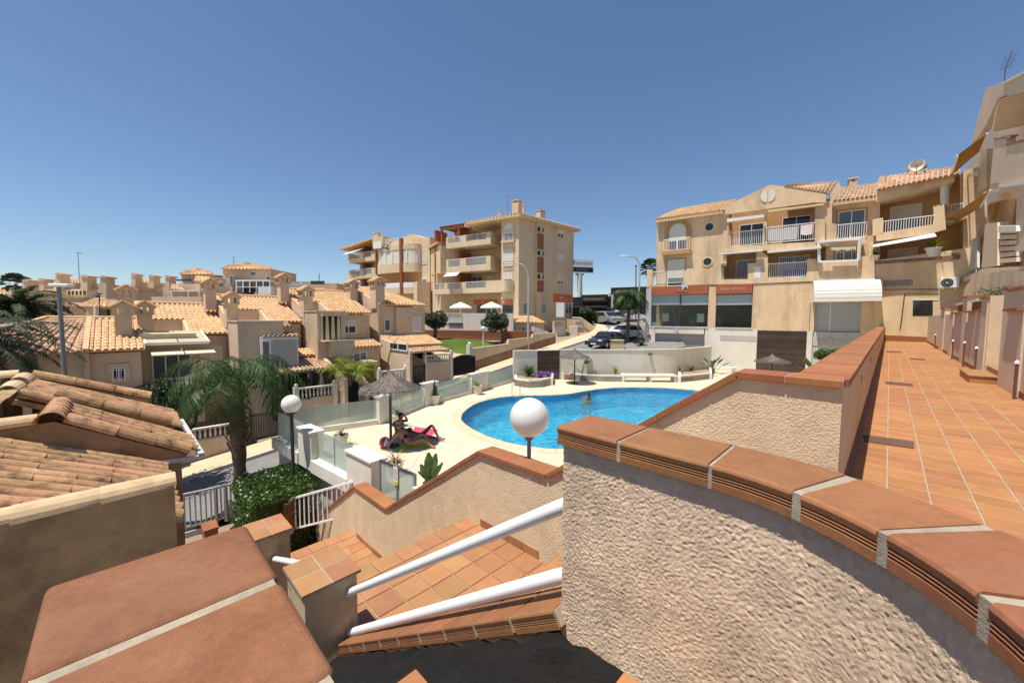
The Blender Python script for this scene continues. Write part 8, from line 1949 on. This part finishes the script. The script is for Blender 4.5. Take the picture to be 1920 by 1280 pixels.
def towel(label, pts, m):
    c = sum(pts, V()) / len(pts); n = 10; mb = MB()
    for i in range(n + 1):
        for j in range(n + 1):
            p = pts[0].lerp(pts[1], i / n).lerp(pts[3].lerp(pts[2], i / n), j / n); mb.v.append(p + UP * (.012 + .012 * abs(noise.noise(V((p.x * 5, p.y * 5, 1))))))
    for i in range(n):
        for j in range(n): k = i * (n + 1) + j; mb.f.append([k, k + 1, k + n + 2, k + n + 1])
    tag(mb.build('beach_towel', m, org=V((c.x, c.y, 0)), smooth=True), label, 'towel', 'beach towels on the pool deck')
towel('lime green towel under the front sunbather', [onz(742, 846), onz(802, 838), onz(806, 830), onz(750, 833)], 'towel_lime'); towel('pink towel spread behind the sunbathers', [onz(768, 818), onz(808, 817.5), onz(822, 806), onz(778, 800)], 'towel_pink')
# front woman, leaning on her left arm, legs drawn to the right
org = onz(766, 838)
person('woman in dark swimsuit and straw hat leaning on one arm', org, .05, dict(hip=(.0, 0, .13), waist=(-.12, .02, .28), chest=(-.25, .04, .44), neck=(-.33, .05, .58), head0=(-.35, .05, .64), head=(-.34, .04, .72), look=(1, -.4, -.2), shL=(-.22, .2, .52), elL=(-.08, .28, .36), wrL=(.12, .22, .32), haL=(.2, .18, .31), shR=(-.38, -.12, .5), elR=(-.52, -.2, .27), wrR=(-.62, -.24, .06), haR=(-.66, -.25, .035), hpL=(.08, .1, .13), knL=(.42, .16, .40), anL=(.74, .1, .07), toL=(.87, .06, .045), hpR=(.08, -.09, .12), knR=(.48, -.1, .30), anR=(.80, -.16, .07), toR=(.93, -.2, .045)), 'skin_tan', 'cloth_navy', hat=True)
org = onz(747, 822)
person('man in green top sitting with a hand at his head', org, -.5, dict(hip=(0, 0, .13), waist=(-.02, 0, .33), chest=(.02, 0, .52), neck=(.07, 0, .68), head0=(.09, 0, .74), head=(.12, 0, .82), look=(1, 0, -.5), shL=(.02, .19, .60), elL=(.22, .24, .62), wrL=(.2, .12, .82), haL=(.17, .09, .87), shR=(.02, -.19, .60), elR=(.16, -.26, .38), wrR=(.36, -.2, .34), haR=(.43, -.18, .33), hpL=(.1, .1, .13), knL=(.45, .14, .42), anL=(.62, .12, .07), toL=(.76, .12, .045), hpR=(.1, -.1, .13), knR=(.46, -.14, .40), anR=(.66, -.14, .07), toR=(.8, -.14, .045)), 'skin_brown', 'cloth_green')
org = onz(780, 823)
person('sunbather in red lying back on the pink towel with one knee raised', org, -.12, dict(hip=(.1, 0, .12), waist=(-.1, 0, .17), chest=(-.3, 0, .24), neck=(-.47, 0, .34), head0=(-.53, 0, .37), head=(-.60, 0, .41), look=(.6, 0, 1), shL=(-.36, .18, .26), elL=(-.5, .3, .07), wrL=(-.28, .34, .05), haL=(-.2, .33, .045), shR=(-.36, -.18, .26), elR=(-.48, -.3, .08), wrR=(-.26, -.3, .2), haR=(-.18, -.28, .23), hpL=(.18, .1, .12), knL=(.55, .14, .50), anL=(.78, .1, .08), toL=(.92, .08, .05), hpR=(.18, -.1, .12), knR=(.62, -.12, .13), anR=(1.02, -.14, .07), toR=(1.1, -.15, .13)), 'skin_brown', 'cloth_red')
# beach ball
c = onz(721, 838) + UP * .175; t = thing('beach_ball', 'striped blue, white and red beach ball at the foot of the parasol', 'ball', c - UP * .175)
for k in range(6):
    mb = MB(); ax = V((.3, -.2, 1)).normalized(); ux = ax.orthogonal().normalized(); uy = ax.cross(ux)
    for i in range(13):
        th = math.pi * i / 12
        for j in range(6): ph = math.pi / 3 * (k + j / 5); mb.v.append(c + (ux * math.cos(ph) * math.sin(th) + uy * math.sin(ph) * math.sin(th) + ax * math.cos(th)) * .175)
    for i in range(12):
        for j in range(5): a = i * 6 + j; mb.f.append([a, a + 1, a + 7, a + 6])
    mb.build('panel', ('ball_white', 'ball_blue', 'ball_white', 'ball_red', 'ball_white', 'ball_blue')[k], t, smooth=True)
# swimmers up to their shoulders
for k, (x, y, yaw, sk_, lb) in enumerate(((1098, 750, -1.4, 'skin_fair', 'swimmer on the left, facing the other in the water'), (1105, 747, 2.2, 'skin_brown', 'dark-haired swimmer on the right, behind the other'))):
    org = onz(x, y, -.11); org.z = -.95
    person(lb, org, yaw, dict(hip=(0, 0, .1), waist=(0, 0, .32), chest=(0, 0, .55), neck=(.01, 0, .86), head0=(.02, 0, .93), head=(.03, 0, 1.03), look=(1, 0, 0), shL=(0, .19, .74), elL=(.18, .26, .72), wrL=(.36, .16, .84), haL=(.43, .12, .87), shR=(0, -.19, .74), elR=(.2, -.24, .7), wrR=(.36, -.1, .82), haR=(.43, -.06, .85), hpL=(0, .1, .05), knL=(.1, .12, -.1), anL=(-.05, .12, -.25), toL=(-.05, .12, -.27), hpR=(0, -.1, .05), knR=(.1, -.12, -.1), anR=(-.05, -.12, -.25), toR=(-.05, -.12, -.27)), sk_, 'cloth_navy', group='swimmers')
